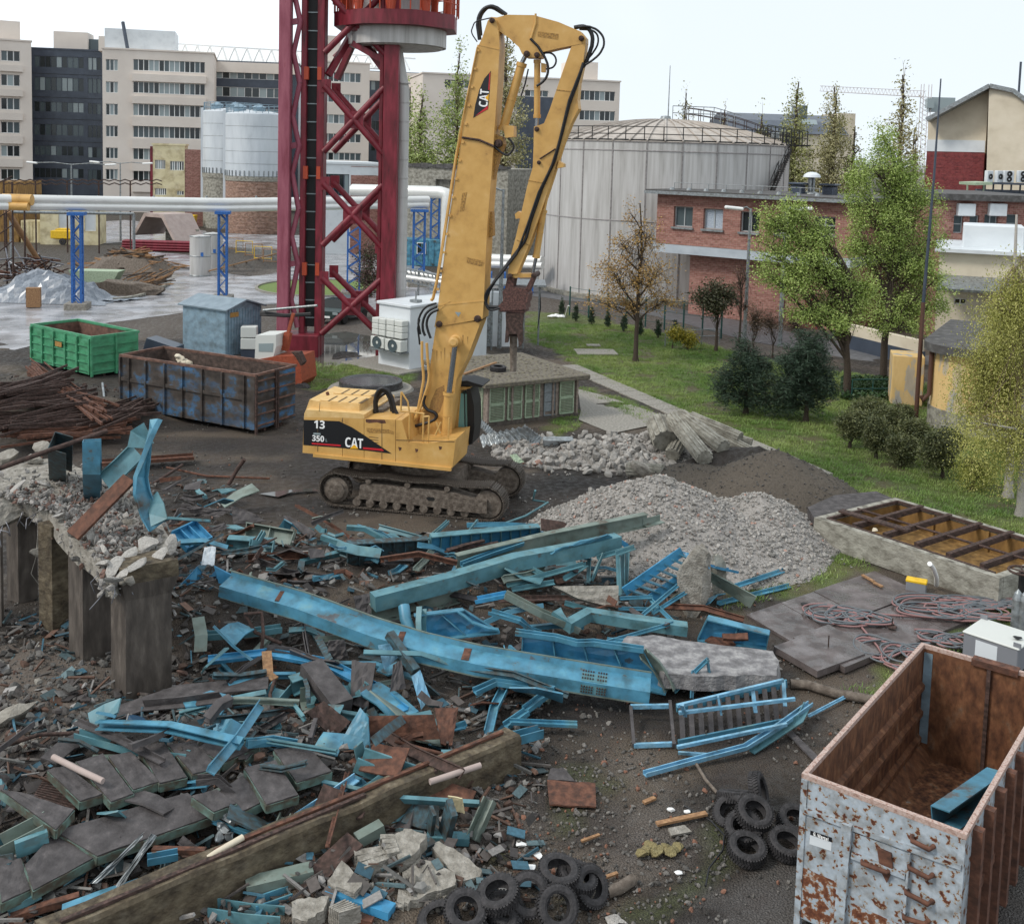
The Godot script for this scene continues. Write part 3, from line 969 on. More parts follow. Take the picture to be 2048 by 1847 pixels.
func background()->void:
	var fr:Array
	var o:Node3D
	var m:M
	var rows:=[[285,350],[420,490],[555,625],[690,758],[825,890],[960,1022]]
	var st:=[]
	fr=front_frame(C1,-160,224,176,176,230,180)
	for r in rows:
		st.append([-150,r[0],0,r[1],4]); st.append([4,r[0],112,r[1],3])
	o=office("office_building","cream office block cut off by the left edge",C1,fr,22,st,mats.cream,mats.white)
	for r in rows:
		m=M.new()
		var a:=onp(C1,-150,r[1]+8,fr[0])
		var b:=onp(C1,128,r[1]+60,fr[0])
		m.at(Vector3((a.x+b.x)/2,(a.y+b.y)/2,0.25),Vector3(b.x-a.x,absf(a.y-b.y),0.5))
		part("spandrel",m,mats.cream,o)
	m=M.new(); m.at(Vector3(fr[1]*0.5,fr[2]+1.8,-8),Vector3(6,3.6,6)); part("roof_hut",m,mats.cream,o)
	st=[]
	fr=front_frame(C1,170,270,186,590,298,188)
	for r in[[315,390],[435,522],[575,642],[702,775],[825,888],[953,1015]]:
		st.append([192,r[0],475,r[1],9]); st.append([498,r[0]+10,575,r[1]+10,3])
	o=office("office_building","dark blue glass office front between two cream blocks",C1,fr,16,st,mats.darkpanel,mats.darkpanel,0.1)
	var fl:=M.new()
	for r in[[395,435],[522,575],[642,702],[775,825],[888,953]]:
		var a:=onp(C1,185,(r[0]+r[1])/2.0,fr[0])
		fl.at(Vector3(fr[1]/2,a.y,0.02),Vector3(fr[1]-0.2,0.06,0.06))
	part("joint",fl,mats.black,o)
	m=M.new(); m.at(Vector3(fr[1]*0.52,fr[2]+1.6,-4),Vector3(5.5,3.2,5)); part("roof_hut",m,mats.cream,o)
	m=M.new(); m.at(Vector3(fr[1]*0.8,fr[2]+1.2,-4),Vector3(4,2.0,3)); part("roof_fan",m,mats.glassmid,o)
	st=[]
	fr=front_frame(C1,580,276,178,1215,306,182)
	var n:=0
	for r in[[335,402],[462,528],[588,655],[713,778],[838,902],[960,1022]]:
		st.append([600,r[0],670,r[1],3])
		st.append([756,r[0],1165,r[1]+14,14])
	o=office("office_building","cream office block with long window bands left of the silver silos",C1,fr,20,st,mats.cream,mats.white)
	for r in[[418,465],[545,590],[662,716],[786,842],[905,968],[1030,1085]]:
		m=M.new()
		var a:=onp(C1,752,r[0],fr[0])
		var b:=onp(C1,1172,r[1]+12,fr[0])
		m.at(Vector3((a.x+b.x)/2,(a.y+b.y)/2,0.3),Vector3(b.x-a.x,absf(a.y-b.y),0.6))
		part("spandrel",m,mats.cream,o)
	m=M.new(); m.at(Vector3(fr[1]*0.32,fr[2]+2.0,-7),Vector3(11,3.2,8)); part("roof_hut",m,mats.cabinwhite,o)
	m=M.new(); m.at(Vector3(fr[1]*0.08,fr[2]+1.2,-7),Vector3(5,2.4,5)); part("roof_hut",m,mats.cream,o)
	m=M.new(); m.bar(Vector3(fr[1]*0.17,fr[2]+4.6,-2),Vector3(fr[1]*0.22,fr[2],-1),0.4,0.4); part("roof_ladder",m,mats.darkpanel,o)
	fr=front_frame(C1,1210,345,196,1700,372,198)
	st=[]
	for r in[[385,458],[490,560],[610,680],[730,800],[850,920]]:
		st.append([1222,r[0],1640,r[1],10])
	o=office("office_building","recessed cream and dark office wing under the white roof truss",C1,fr,14,st,mats.darkpanel,mats.white,0.15)
	m=M.new(); m.at(Vector3(fr[1]/2,fr[2]-0.9,0.3),Vector3(fr[1],1.8,0.7)); part("cornice",m,mats.cream,o)
	m=M.new()
	var y0:float=fr[2]+0.25
	for i in 24:
		var u0:float=-18.0+i*2.2
		m.bar(Vector3(u0,y0,-6),Vector3(u0+1.1,y0+3.4-i*0.05,-7),0.22,0.22); m.bar(Vector3(u0+1.1,y0+3.4-i*0.05,-7),Vector3(u0+2.2,y0,-6),0.22,0.22)
		m.bar(Vector3(u0+1.1,y0+3.4-i*0.05,-7),Vector3(u0+3.3,y0+3.35-i*0.05,-7),0.25,0.25)
	m.box(Transform3D(Basis(Vector3.RIGHT,0.7),Vector3(8,y0+1.5,-9)),Vector3(52,0.2,4.5))
	part("roof_truss",m,mats.white,o)
	fr=front_frame(C2,330,305,185,606,330,188)
	st=[]
	for r in[[360,418],[470,522],[575,628],[672,722],[768,812]]:
		st.append([340,r[0],560,r[1],8])
	o=office("office_building","cream office block seen through the red tower lattice",C2,fr,14,st,mats.cream,mats.white)
	m=M.new(); m.at(Vector3(fr[1]*0.25,fr[2]+2.3,-5),Vector3(4.5,4.6,6)); part("roof_hut",m,mats.cream,o)
	fr=front_frame(C2,604,362,198,884,378,200)
	st=[]
	for r in[[400,458],[505,560],[610,660],[712,765]]:
		st.append([612,r[0],700,r[1],4]); st.append([780,r[0],870,r[1],4])
	o=office("office_building","dark grey office wing right of the red tower",C2,fr,12,st,mats.darkpanel,mats.darkpanel,0.12)
	m=M.new(); m.at(Vector3(fr[1]/2,fr[2]-0.7,0.3),Vector3(fr[1],1.6,0.7)); part("cornice",m,mats.cream,o)
	fr=front_frame(C3,-10,336,178,935,408,186)
	st=[]
	for r in[[380,425],[475,520],[565,610],[660,705],[750,795]]:
		st.append([95,r[0],250,r[1],5]); st.append([742,r[0]+52,910,r[1]+60,7])
	for r in[[430,465],[500,545],[590,635],[680,720]]:
		st.append([480,r[0],590,r[1],4])
	o=office("office_building","long cream office block behind the excavator boom",C3,fr,18,st,mats.cream,mats.white)
	m=M.new(); m.at(Vector3(fr[1]*0.83,fr[2]+1.7,-5),Vector3(5,3.2,5)); part("roof_hut",m,mats.cream,o)
	m=M.new()
	var pa:=onp(C3,440,460,fr[0])
	var pb:=onp(C3,600,820,fr[0])
	m.span(Vector3(pa.x,0,0.05),Vector3(pb.x,pa.y,0.5))
	part("dark_panel",m,mats.darkpanel,o)
	fr=front_frame(C1,868,822,150,1050,830,151)
	st=[[880,908,940,962,6],[966,915,1046,970,6],[880,1070,945,1110,6],[1005,1085,1046,1110,3]]
	o=office("workshop","pale yellow workshop with white windows beside the silver silos",C1,fr,9,st,mats.paleyellowwall,mats.white)
	m=M.new(); m.span(Vector3(fr[1]+0.01,0,-9),Vector3(fr[1]+5.2,fr[2]-0.5,-0.05)); part("brick_end",m,mats.brick,o)
	m=M.new(); m.span(Vector3(-0.35,0,-9),Vector3(-0.01,fr[2]-0.2,0.05)); part("pilaster",m,mats.red,o)
	fr=front_frame(C1,-60,1030,120,100,1032,120)
	o=thing("shed","ochre shed wall at the left edge behind the pipeline","shed",fr[0])
	walls(o,fr[1],fr[2],6,[],0.1,mats.pitwood)
	fr=front_frame(C1,225,1150,118,560,1160,119)
	o=thing("store_shed","cream store shed behind the blue lattice posts","shed",fr[0])
	walls(o,fr[1],fr[2],4,rects_of(C1,fr,[[330,1185,400,1310,1],[480,1190,545,1315,1]]),0.2,mats.paleyellowwall)
	m=M.new()
	for q in[[330,1185,400,1310],[480,1190,545,1315]]:
		var a:=onp(C1,q[0],q[1],fr[0])
		var b:=onp(C1,q[2],q[3],fr[0])
		m.span(Vector3(a.x,b.y,-0.25),Vector3(b.x,a.y,-0.15))
	part("door",m,mats.cabinwhite,o)
	fr=front_frame(C1,760,1205,124,1000,1225,120)
	o=thing("ramp_canopy","sloping concrete canopy over a ramp beside the waste bins","canopy",fr[0])
	m=M.new()
	m.prism(PackedVector2Array([Vector2(0,1.2),Vector2(fr[1]*0.25,fr[2]),Vector2(fr[1]*0.7,fr[2]),Vector2(fr[1]*1.05,0),Vector2(fr[1],0),Vector2(fr[1]*0.66,fr[2]-0.4),Vector2(fr[1]*0.28,fr[2]-0.4),Vector2(0.2,0.8)]),Transform3D(),-4,0)
	part("roof",m,mats.palerough,o)
	m=M.new(); m.span(Vector3(1.2,0,-3.8),Vector3(fr[1]*0.9,fr[2]*0.5,-3.4)); part("wall",m,mats.oldconcrete,o)
	fr=front_frame(C2,330,822,116,668,838,118)
	o=office("works_building","grey works building with a dark glazed front behind the red tower",C2,fr,12,[[372,878,500,990,5],[575,885,640,930,3]],mats.cabinwhite,mats.darkpanel,0.15)
	m=M.new()
	pa=onp(C2,510,885,fr[0])
	m.span(Vector3(pa.x,0,0.01),Vector3(fr[1],pa.y,0.06))
	m.span(Vector3(pa.x,pa.y+0.9,0.01),Vector3(fr[1],pa.y+0.95,0.05))
	part("brick_panel",m,mats.brick,o)
	fr=front_frame(C2,660,832,112,1306,858,106)
	o=thing("ruined_building","roofless grey building with a dark opening behind the pipes","building",fr[0])
	var rr:=rects_of(C2,fr,[[938,905,1030,955,1],[700,1010,770,1080,1]])
	walls(o,fr[1],fr[2],10,rr,1.0,mats.oldconcrete)
	m=M.new()
	for i in 16:
		m.at(Vector3(0.8+i*fr[1]/16.5,fr[2]+0.12,-0.3),Vector3(fr[1]/17.0,0.25+0.12*(i%3),0.9))
	part("cornice",m,mats.roofing,o)
	silo(497,468,62,227,353,"broad silver silo on a pitted brick base, nearer the red tower",mats.roughbrick)
	silo(450,458,60,222,347,"silver silo on a concrete base behind the nearer silo",mats.oldconcrete)
	pipeline()
	clutter()
	fr=front_frame(C4,1245,440,150,1990,450,152)
	o=thing("slate_roofed_house","pale house with a big dark slate roof behind the poplars","house",fr[0])
	walls(o,fr[1],fr[2],12,rects_of(C4,fr,[[1700,560,1740,600,1],[1600,560,1640,600,1]]),0.2,mats.paleplaster)
	m=M.new()
	var rt:=onp(C4,1300,320,fr[0],-6)
	m.prism(PackedVector2Array([Vector2(-6.4,fr[2]),Vector2(6.4,fr[2]),Vector2(3.0,rt.y-1),Vector2(0,rt.y),Vector2(-3.4,rt.y-1)]),Transform3D(Basis(Vector3(0,0,1),Vector3.UP,Vector3(-1,0,0)),Vector3(0,0,-6)),-fr[1]*0.96,0)
	part("roof",m,mats.darkpanel,o)
	m=M.new(); m.span(Vector3(fr[1]*0.95,0,-9),Vector3(fr[1]*1.09,rt.y+0.3,-3)); part("chimney",m,mats.paleplaster,o)
	m=M.new(); m.span(Vector3(fr[1]*0.66,rt.y-0.4,-8),Vector3(fr[1]*0.73,rt.y+1.3,-5)); part("roof_vent",m,mats.glassmid,o)
	for q in[0.62,0.68]:
		m=M.new(); m.box(Transform3D(Basis(Vector3.RIGHT,-0.7),Vector3(fr[1]*q,fr[2]+1.6,-0.4)),Vector3(1.0,0.9,0.12)); part("skylight",m,mats.glasslight,o)
	crane()
func silo(px:float,py:float,rp:float,ytop:float,yring:float,label:String,bm:Material)->void:
	var p:=g(px,py)
	var d:=-p.z
	var r:=rp/F*d
	p.z-=r
	var h:=dp(px,ytop,d).y
	var hr:=dp(px,yring,d).y
	var o:=thing("silo",label,"silo",base(p),"silos")
	var m:=M.new()
	m.lathe([Vector2(r*0.99,0),Vector2(r*0.99,hr-0.6)],Transform3D(),40)
	part("plinth",m,bm,o)
	m=M.new()
	m.lathe([Vector2(r*1.01,hr-0.6),Vector2(r*1.02,hr),Vector2(r*0.9,hr+0.02)],Transform3D(),40)
	part("ring",m,mats.oldconcrete,o)
	m=M.new()
	m.lathe([Vector2(r*0.995,hr-0.02),Vector2(r*0.995,h),Vector2(r*0.96,h+0.15),Vector2(0,h+0.7)],Transform3D(),48)
	part("shell",m,mats.silo,o)
	m=M.new()
	for i in 5:
		m.lathe([Vector2(r*0.996,hr+i*(h-hr)/5.0),Vector2(r*1.002,hr+i*(h-hr)/5.0+0.03),Vector2(r*0.996,hr+i*(h-hr)/5.0+0.06)],Transform3D(),48)
	for i in 40:
		var a:=TAU*i/40
		m.box(Transform3D(Basis(Vector3.UP,a),Vector3(sin(a),0,cos(a))*r*1.01+Vector3(0,hr+0.35,0)),Vector3(0.12,0.8,0.08))
	part("seam",m,mats.galv,o)
	m=M.new()
	for i in 30:
		var a:=TAU*i/30
		m.rod(Vector3(sin(a)*r*0.96,h,cos(a)*r*0.96),Vector3(sin(a)*r*0.96,h+1.2,cos(a)*r*0.96),0.04,5)
		var b:=TAU*(i+1)/30
		for y in[0.6,1.2]:
			m.rod(Vector3(sin(a)*r*0.96,h+y,cos(a)*r*0.96),Vector3(sin(b)*r*0.96,h+y,cos(b)*r*0.96),0.035,5)
	part("railing",m,mats.shedblue,o)
	m=M.new()
	for q in[Vector3(-r*0.5,h,r*0.2),Vector3(r*0.15,h,r*0.3)]:
		m.lathe([Vector2(0.8,0),Vector2(0.8,0.8),Vector2(0.95,0.9),Vector2(0,1.4)],base(q),16)
	part("vent_turret",m,mats.shedblue,o)
	m=M.new()
	m.at(Vector3(-r*0.98,h/2+1.5,r*0.25),Vector3(0.35,h-2,0.35))
	part("cable_duct",m,mats.silo,o)
func lattice_post(p:Vector3,h:float,w:float,label:String,foot:=true)->void:
	var o:=thing("lattice_post",label,"post",base(p,0.15),"blue lattice posts under the pipelines")
	for s in[[-1,-1],[1,-1],[1,1],[-1,1]]:
		var m:=M.new()
		m.at(Vector3(s[0]*w/2,h/2+0.2,s[1]*w/2),Vector3(0.13,h,0.13))
		part("corner_leg",m,mats.bluepost,o)
	var l:=M.new()
	var n:=int(h/0.62)
	for i in n:
		var y:=0.3+i*h/n
		var y2:=y+h/n
		for s in[-1.0,1.0]:
			var k:=1.0 if i%2 else-1.0
			l.bar(Vector3(-k*w/2,y,s*w/2),Vector3(k*w/2,y2,s*w/2),0.07,0.07)
			l.bar(Vector3(s*w/2,y,-k*w/2),Vector3(s*w/2,y2,k*w/2),0.07,0.07)
	part("lacing",l,mats.bluepost,o)
	var t:=M.new()
	t.at(Vector3(0,h+0.25,0),Vector3(w+0.5,0.2,w+0.5))
	part("head",t,mats.bluepost,o)
	if foot:
		var b:=M.new()
		b.cbox(Transform3D(Basis(),Vector3(0,0.1,0)),Vector3(w+0.9,0.7,w+0.9),0.04)
		part("footing",b,mats.concrete,o)
func pipeline()->void:
	var o:=thing("pipeline","long white insulated double pipe crossing the yard on blue posts","pipeline",base(dp(155,620,73).slide(Vector3.UP)))
	var a:=dc(C1,-200,1130,69.0)
	var b:=dc(C1,440,1140,73.0)
	var c:=dc(C1,1265,1152,79.0)
	var d:=dc(C2,900,1010,91.0)
	var m:=M.new()
	m.tube([a,b,c,d],0.33,0.33,20)
	part("upper_pipe",m,mats.pipewhite,o,true)
	m=M.new()
	var off:=Vector3(0,-0.42,0.25)
	m.tube([a+off,b+off,c+off,d+off],0.24,0.24,20)
	part("lower_pipe",m,mats.pipewhite,o,true)
	m=M.new()
	for i in 12:
		var t:=i/11.0
		var q:Vector3=a.lerp(b,t*3)if t<0.33 else b.lerp(d,(t-0.333)*1.5)
		m.tube([q-Vector3(0.03,0,0),q+Vector3(0.03,0,0)],0.337,-1,20)
		m.tube([q+off-Vector3(0.03,0,0),q+off+Vector3(0.03,0,0)],0.245,-1,20)
	part("band",m,mats.galv,o,true)
	m=M.new()
	var y:=dc(C1,100,1135,70.6)
	m.tube([y-Vector3(1.0,0,0.05),y+Vector3(0.9,0,-0.05)],0.36,-1,20)
	m.tube([y+off-Vector3(0.9,0,0),y+off+Vector3(0.8,0,0)],0.27,-1,20)
	part("yellow_sleeve",m,mats.yellow,o,true)
	for q in[[155,618,"blue lattice post carrying the pipeline, leftmost on a concrete block"],[445,602,"blue lattice post between the grey tanks and the red tower"]]:
		var p:=g(q[0],q[1])
		lattice_post(p,6.1,0.55,q[2])
	for q in[[706,592,6.3,0.9,"tall blue lattice post seen through the red tower"],[836,572,6.0,0.9,"broad blue lattice post right of the red tower"],[868,530,6.6,0.8,"slim blue lattice post beside the excavator boom"]]:
		lattice_post(g(q[0],q[1]),q[2],q[3],q[4])
	o=thing("pipe_bend","white steam pipe that bends down beside the excavator boom","pipe",base(g(895,530)))
	m=M.new()
	var p0:=dc(C2,520,960,101)
	var p1:=dc(C2,960,972,97)
	var p2:=dc(C2,1000,1000,96.6)
	var p3:=dc(C2,998,1060,96.5)
	m.tube([p0,p0.lerp(p1,0.5),p1,p1.lerp(p2,0.6)+Vector3(0.1,0.15,0),p2,p3,Vector3(p3.x,1.0,p3.z)],0.55,-1,16)
	part("pipe",m,mats.pipewhite,o,true)
	m=M.new()
	m.rod(Vector3(p3.x,0,p3.z),Vector3(p3.x,1.1,p3.z),0.3,10)
	part("stand",m,mats.galv,o,true)
	o=thing("ground_pipes","pair of white pipes running low past the foot of the tank","pipe",base(g(1010,560)))
	for k in 2:
		m=M.new()
		m.tube([dc(C2,740,1368+k*25,80-k),dc(C2,1000,1410+k*20,78-k)],0.16,-1,10)
		part("pipe",m,mats.pipewhite,o,true)
	o=thing("ground_pipes","thick white pipes on short stands behind the excavator arm","pipe",base(g(1040,530)))
	for k in 2:
		m=M.new()
		m.tube([dc(C2,1120,1303+k*30,92-k*2),dc(C2,1480,1318+k*26,88-k*2)],0.4-k*0.12,-1,12)
		part("pipe",m,mats.pipewhite,o,true)
	m=M.new()
	for i in 5:
		m.at(dc(C2,1150+i*70,1375,88)*Vector3(1,0,1)+Vector3(0,0.8,0),Vector3(0.15,1.6,1.2))
	part("stand",m,mats.bluepost,o,true)
	lattice_rail()
func lattice_rail()->void:
	var m:=M.new()
	for i in 9:
		var a:=dc(C2,765+i*22,1350+i*5,79-i*0.2)
		var b:=dc(C2,765+(i+1)*22,1350+(i+1)*5,79-(i+1)*0.2)
		m.bar(a,b,0.12,0.12); m.bar(a-Vector3(0,0.9,0),b-Vector3(0,0.9,0),0.12,0.12)
		m.bar(a,b-Vector3(0,0.9,0),0.07,0.07)
		if i%4==0:m.bar(a*Vector3(1,0,1),a,0.14,0.14,Vector3.RIGHT)
	solo("pipe_trestle",m,mats.galv,"low lattice pipe trestle at the foot of the red tower","trestle")
func lamp_post(x:float,y0:float,y1:float,d:float,arms:Array,label:String)->void:
	var top:=dp(x,y0,d)
	var o:=thing("street_lamp",label,"street lamp",base(Vector3(top.x,0,top.z)),"street lamps")
	var m:=M.new()
	m.tube([Vector3(0,0,0),Vector3(0,top.y,0)],0.13,0.07,8)
	part("pole",m,mats.galv,o)
	for a in arms:
		m=M.new()
		m.tube([Vector3(0,top.y-0.1,0),Vector3(a*0.5,top.y+0.08,0),Vector3(a,top.y,0)],0.05,-1,6)
		part("arm",m,mats.galv,o)
		m=M.new()
		m.cbox(Transform3D(Basis(Vector3(0,0,1),signf(a)*0.08),Vector3(a+signf(a)*0.5,top.y,0)),Vector3(1.1,0.2,0.4),0.06)
		part("lamp_head",m,mats.white,o)
func clutter()->void:
	var m:M
	var o:Node3D
	lamp_post(142,327,400,115,[-3.6,3.6],"double-armed street lamp before the dark glass office")
	m=M.new();
	lamp_post(240,325,400,125,[-2.4,2.6],"double-armed street lamp before the cream office block")
	lamp_post(1007,378,690,62,[-1.1],"slender single-armed street lamp between boom and stick")
	o=thing("portable_toilet","blue portable toilet beside the white gas tank","portable toilet",base(gc(C2,435,1275),0.3))
	m=M.new(); m.cbox(Transform3D(Basis(),Vector3(0,1.1,0)),Vector3(1.15,2.2,1.15),0.05); part("cabin",m,mats.brightblue,o)
	m=M.new(); m.at(Vector3(0.1,1.05,0.59),Vector3(0.7,1.8,0.03)); part("door",m,mats.bluepost,o)
	m=M.new(); m.at(Vector3(0.15,1.4,0.61),Vector3(0.25,0.6,0.02)); part("notice",m,mats.white,o)
	m=M.new(); m.cbox(Transform3D(Basis(),Vector3(0,2.3,0)),Vector3(1.2,0.2,1.2),0.08); part("roof",m,mats.white,o)
	o=thing("gas_tank","white rounded gas tank behind the portable toilet","tank",base(gc(C2,400,1262)+Vector3(0,0,-4),1.1))
	m=M.new(); m.lathe([Vector2(0,-2.6),Vector2(0.9,-2.3),Vector2(1.35,-1.6),Vector2(1.4,0),Vector2(1.4,1.6),Vector2(0.9,2.3),Vector2(0,2.6)],Transform3D(Basis(Vector3(0,0,1),0.95),Vector3(0,2.2,0)),20); part("shell",m,mats.pipewhite,o)
	m=M.new(); m.at(Vector3(-0.9,0.7,0),Vector3(0.3,1.4,1.6)); m.at(Vector3(0.9,0.9,0),Vector3(0.3,1.8,1.6)); part("saddle",m,mats.galv,o)
	for q in[[760,1352,2.6,5.0,"blue","blue site container under the red-roofed shelter"],[880,1352,2.5,3.6,"bluepost","dark blue site cabin with a small window beside the boom"]]:
		o=thing("site_container",q[5],"container",base(gc(C2,q[0],q[1])+Vector3(2.0,0,-3),-0.1))
		m=M.new(); m.cbox(Transform3D(Basis(),Vector3(0,q[2]/2,0)),Vector3(q[3],q[2],2.4),0.04); part("body",m,mats[q[4]],o)
		window(o,-0.5,1.2,0.9,1.1,1.24,mats.white,mats.glass,1)
		m=M.new()
		for i in 9:
			m.at(Vector3(-q[3]/2+0.2+i*(q[3]-0.4)/8,q[2]/2,1.22),Vector3(0.06,q[2]-0.3,0.05))
		part("rib",m,mats[q[4]],o)
	o=thing("shelter","shelter with a flat red roof over the site containers","shelter",base(gc(C2,870,1300)+Vector3(0,0,-8)))
	m=M.new(); m.box(Transform3D(Basis(Vector3.RIGHT,0.1),Vector3(0,3.6,0)),Vector3(11,0.25,5)); part("roof",m,mats.red,o)
	m=M.new()
	for i in 4:m.at(Vector3(-5+i*3.3,1.75,2.2),Vector3(0.15,3.5,0.15))
	part("post",m,mats.galv,o)
	m=M.new()
	for i in 22:m.at(Vector3(i*0.28,1.3,0),Vector3(0.14,2.4,0.08))
	m.at(Vector3(3,1.3,-1.2),Vector3(6.2,2.5,2.3))
	m.shift(base(gc(C2,1196,1345)+Vector3(0,0,-6)))
	solo("corrugated_container",m,mats.galv,"grey corrugated container behind the excavator boom","container")
	o=thing("site_container","small white ribbed container behind the leaning timber pole","container",base(gc(C1,198,1380),0.05))
	m=M.new(); m.at(Vector3(0,1.2,-1),Vector3(3.0,2.4,2)); part("body",m,mats.paleyellowwall,o)
	for i in 9:
		m=M.new(); m.at(Vector3(-1.4+i*0.35,1.2,0.03),Vector3(0.12,2.2,0.06)); part("rib",m,mats.paleyellowwall,o)
	o=thing("compressor","yellow wheeled compressor trailer beside the white container","trailer",base(gc(C1,350,1392),0.0))
	m=M.new(); m.cbox(Transform3D(Basis(),Vector3(0,1.1,-0.6)),Vector3(2.6,1.0,1.3),0.12); m.cbox(Transform3D(Basis(),Vector3(-0.2,1.65,-0.6)),Vector3(1.8,0.3,1.1),0.1); part("body",m,mats.safety,o)
	for s in[-0.1,-1.2]:
		m=M.new(); m.lathe([Vector2(0.1,-0.12),Vector2(0.36,-0.1),Vector2(0.36,0.1),Vector2(0.1,0.12)],Transform3D(Basis(Vector3.RIGHT,PI/2),Vector3(0.1,0.36,s+0.1)),16); part("wheel",m,mats.tyre,o)
	m=M.new(); m.bar(Vector3(1.2,0.6,-0.6),Vector3(2.1,0.45,-0.6),0.1,0.1); part("drawbar",m,mats.black,o)
	for i in 26:
		m=M.new()
		var row:=i/7
		var p:=gc(C1,690,1425)+Vector3(0,0.18+row*0.26,-(i%7)*0.28-row*0.1)
		m.tube([p,p+Vector3(9.6+(i%3)*0.3,0,0.1)],0.13,-1,8)
		solo("red_pipe",m,mats.red,"dark red pipe in the stack behind the grey storage tanks","pipe","red pipes stacked in the yard")
	for q in[[1122,1572,60,1340,"light grey storage tank, the nearer of two behind the pipeline"],[1195,1548,55,1326,"light grey storage tank half hidden by its twin"]]:
		var p:=gc(C1,q[0],q[1])
		var r:float=q[2]/C1[2]/F*-p.z
		p.z-=r
		var h:=dc(C1,q[0],q[3],-p.z).y
		o=thing("storage_tank",q[4],"tank",base(p),"grey storage tanks")
		m=M.new(); m.lathe([Vector2(r,0),Vector2(r,h)],Transform3D(),28); m.lathe([Vector2(r*0.97,h-0.02),Vector2(0,h+0.12)],Transform3D(),28); part("shell",m,mats.tanksheet,o)
		m=M.new()
		for y in[0.05,h*0.5,h-0.03]:
			m.lathe([Vector2(r,y-0.05),Vector2(r+0.04,y),Vector2(r,y+0.05)],Transform3D(),28)
		part("hoop",m,mats.galv,o)
		m=M.new(); m.at(Vector3(r*0.4,h*0.55,r*0.92),Vector3(0.25,0.35,0.06)); part("plate",m,mats.bluepost,o)
	for q in[[1068,1294,"safety","yellow wheeled waste bin by the silo base"],[1008,1284,"skipgreen","green wheeled waste bin by the silo base"]]:
		o=thing("waste_bin",q[3],"bin",base(gc(C1,q[0],q[1]),-0.1),"waste bins")
		m=M.new(); m.prism(PackedVector2Array([Vector2(-0.75,0.15),Vector2(0.75,0.15),Vector2(0.95,1.5),Vector2(-0.95,1.5)]),Transform3D(),-0.9,0.0); part("body",m,mats[q[2]],o)
		m=M.new(); m.cbox(Transform3D(Basis(),Vector3(0,1.6,-0.45)),Vector3(2.0,0.25,1.1),0.08); part("lid",m,mats[q[2]],o)
		for s in[-0.6,0.6]:
			m=M.new(); m.lathe([Vector2(0,-0.06),Vector2(0.15,-0.06),Vector2(0.15,0.06),Vector2(0,0.06)],Transform3D(Basis(Vector3.RIGHT,PI/2),Vector3(s,0.15,0)),10); part("wheel",m,mats.black,o)
	var c:=gc(C1,690,1545)
	for i in 120:
		m=M.new()
		var h:=1.9*(1.0-i/150.0)
		var rad:=1.0-h/2.4
		var p:=c+Vector3(rng.randfn()*2.6*rad,maxf(0.08,h*0.5+rng.randfn()*0.25),-2.0+rng.randfn()*1.4*rad)
		if i<60:p.y=maxf(0.1,1.6-absf(p.x-c.x)*0.5)
		var d:=Vector3(1,rng.randfn()*0.16,rng.randfn()*0.5).normalized()*rng.randf_range(0.7,2.0)
		m.bar(p-d,p+d,0.16,rng.randf_range(0.05,0.14))
		solo("timber",m,mats.wood if i%3 else mats.bark,"weathered timber baulk in the pile behind the blue post","timber","timbers in the pile")
	m=M.new()
	for i in 15:
		for k in 2:
			var a0:=TAU*i/15.0
			var a1:=TAU*(i+1)/15.0
			var lvl:=[[3.3,0.0],[2.0,1.0],[0.0,1.7]]
			var q:=[]
			for w in[[a0,k],[a1,k],[a1,k+1],[a0,k+1]]:
				var rr:float=lvl[w[1]][0]*(1.0+0.12*sin(w[0]*5))
				q.append(c+Vector3(cos(w[0])*rr*1.25,lvl[w[1]][1],-2.0-sin(w[0])*rr*0.8))
			m.quad(q[0],q[1],q[2],q[3])
	solo("earth_mound",m,mats.mud,"dark mound of earth beneath the timber pile","mound")
	m=M.new()
	var t0:=gc(C1,235,1725)
	var hs:=FastNoiseLite.new(); hs.seed=3; hs.frequency=0.6
	var gw:=22
	var pts:=[]
	for j in gw:
		for i in gw:
			var u:=i/float(gw-1)*2-1
			var w:=j/float(gw-1)*2-1
			var y:=2.2*maxf(0.0,1.0-maxf(absf(u+0.15)*1.0,absf(w))*1.02)**0.7
			y+=hs.get_noise_2d(u*9,w*5)*0.55*clampf(y,0,1)
			pts.append(t0+Vector3(u*4.3+hs.get_noise_2d(w*3,u*3)*0.4,maxf(y,0.03)*(1.0 if u>-0.6 else 0.75),-1.8+-w*2.2))
	for j in gw-1:
		for i in gw-1:
			m.quad(pts[j*gw+i],pts[j*gw+i+1],pts[(j+1)*gw+i+1],pts[(j+1)*gw+i])
	solo("tarpaulin",m,mats.tarp,"crumpled silver-grey tarpaulin draped over a heap by the blue post","tarpaulin")
	m=M.new()
	t0=gc(C1,530,1715)
	for j in 10:
		for i in 14:
			var q:=[]
			for w in[[i,j],[i+1,j],[i+1,j+1],[i,j+1]]:
				q.append(t0+Vector3((w[0]-7)*0.24+w[1]*0.15,0.06+0.2*absf(hs.get_noise_2d(w[0]*0.9,w[1]*0.9)),-w[1]*0.2))
			m.quad(q[0],q[1],q[2],q[3])
	solo("tarpaulin",m,mats.tarp,"pale plastic sheet lying flat right of the blue post","plastic sheet")
	m=M.new(); m.bar(gc(C1,150,1690,0.7),gc(C1,230,1690,0.7),0.5,1.3)
	solo("crate",m,mats.wood,"brown wooden crate showing under the tarpaulin","crate")
	m=M.new()
	m.prism(PackedVector2Array([Vector2(-2.0,0.9),Vector2(-1.5,0.0),Vector2(1.5,0.0),Vector2(2.0,0.9)]),base(gc(C1,530,1605)),-1.6,0.0)
	solo("tipping_skip",m,mats.palegreen,"small dark green tipping skip in front of the timber pile","skip")
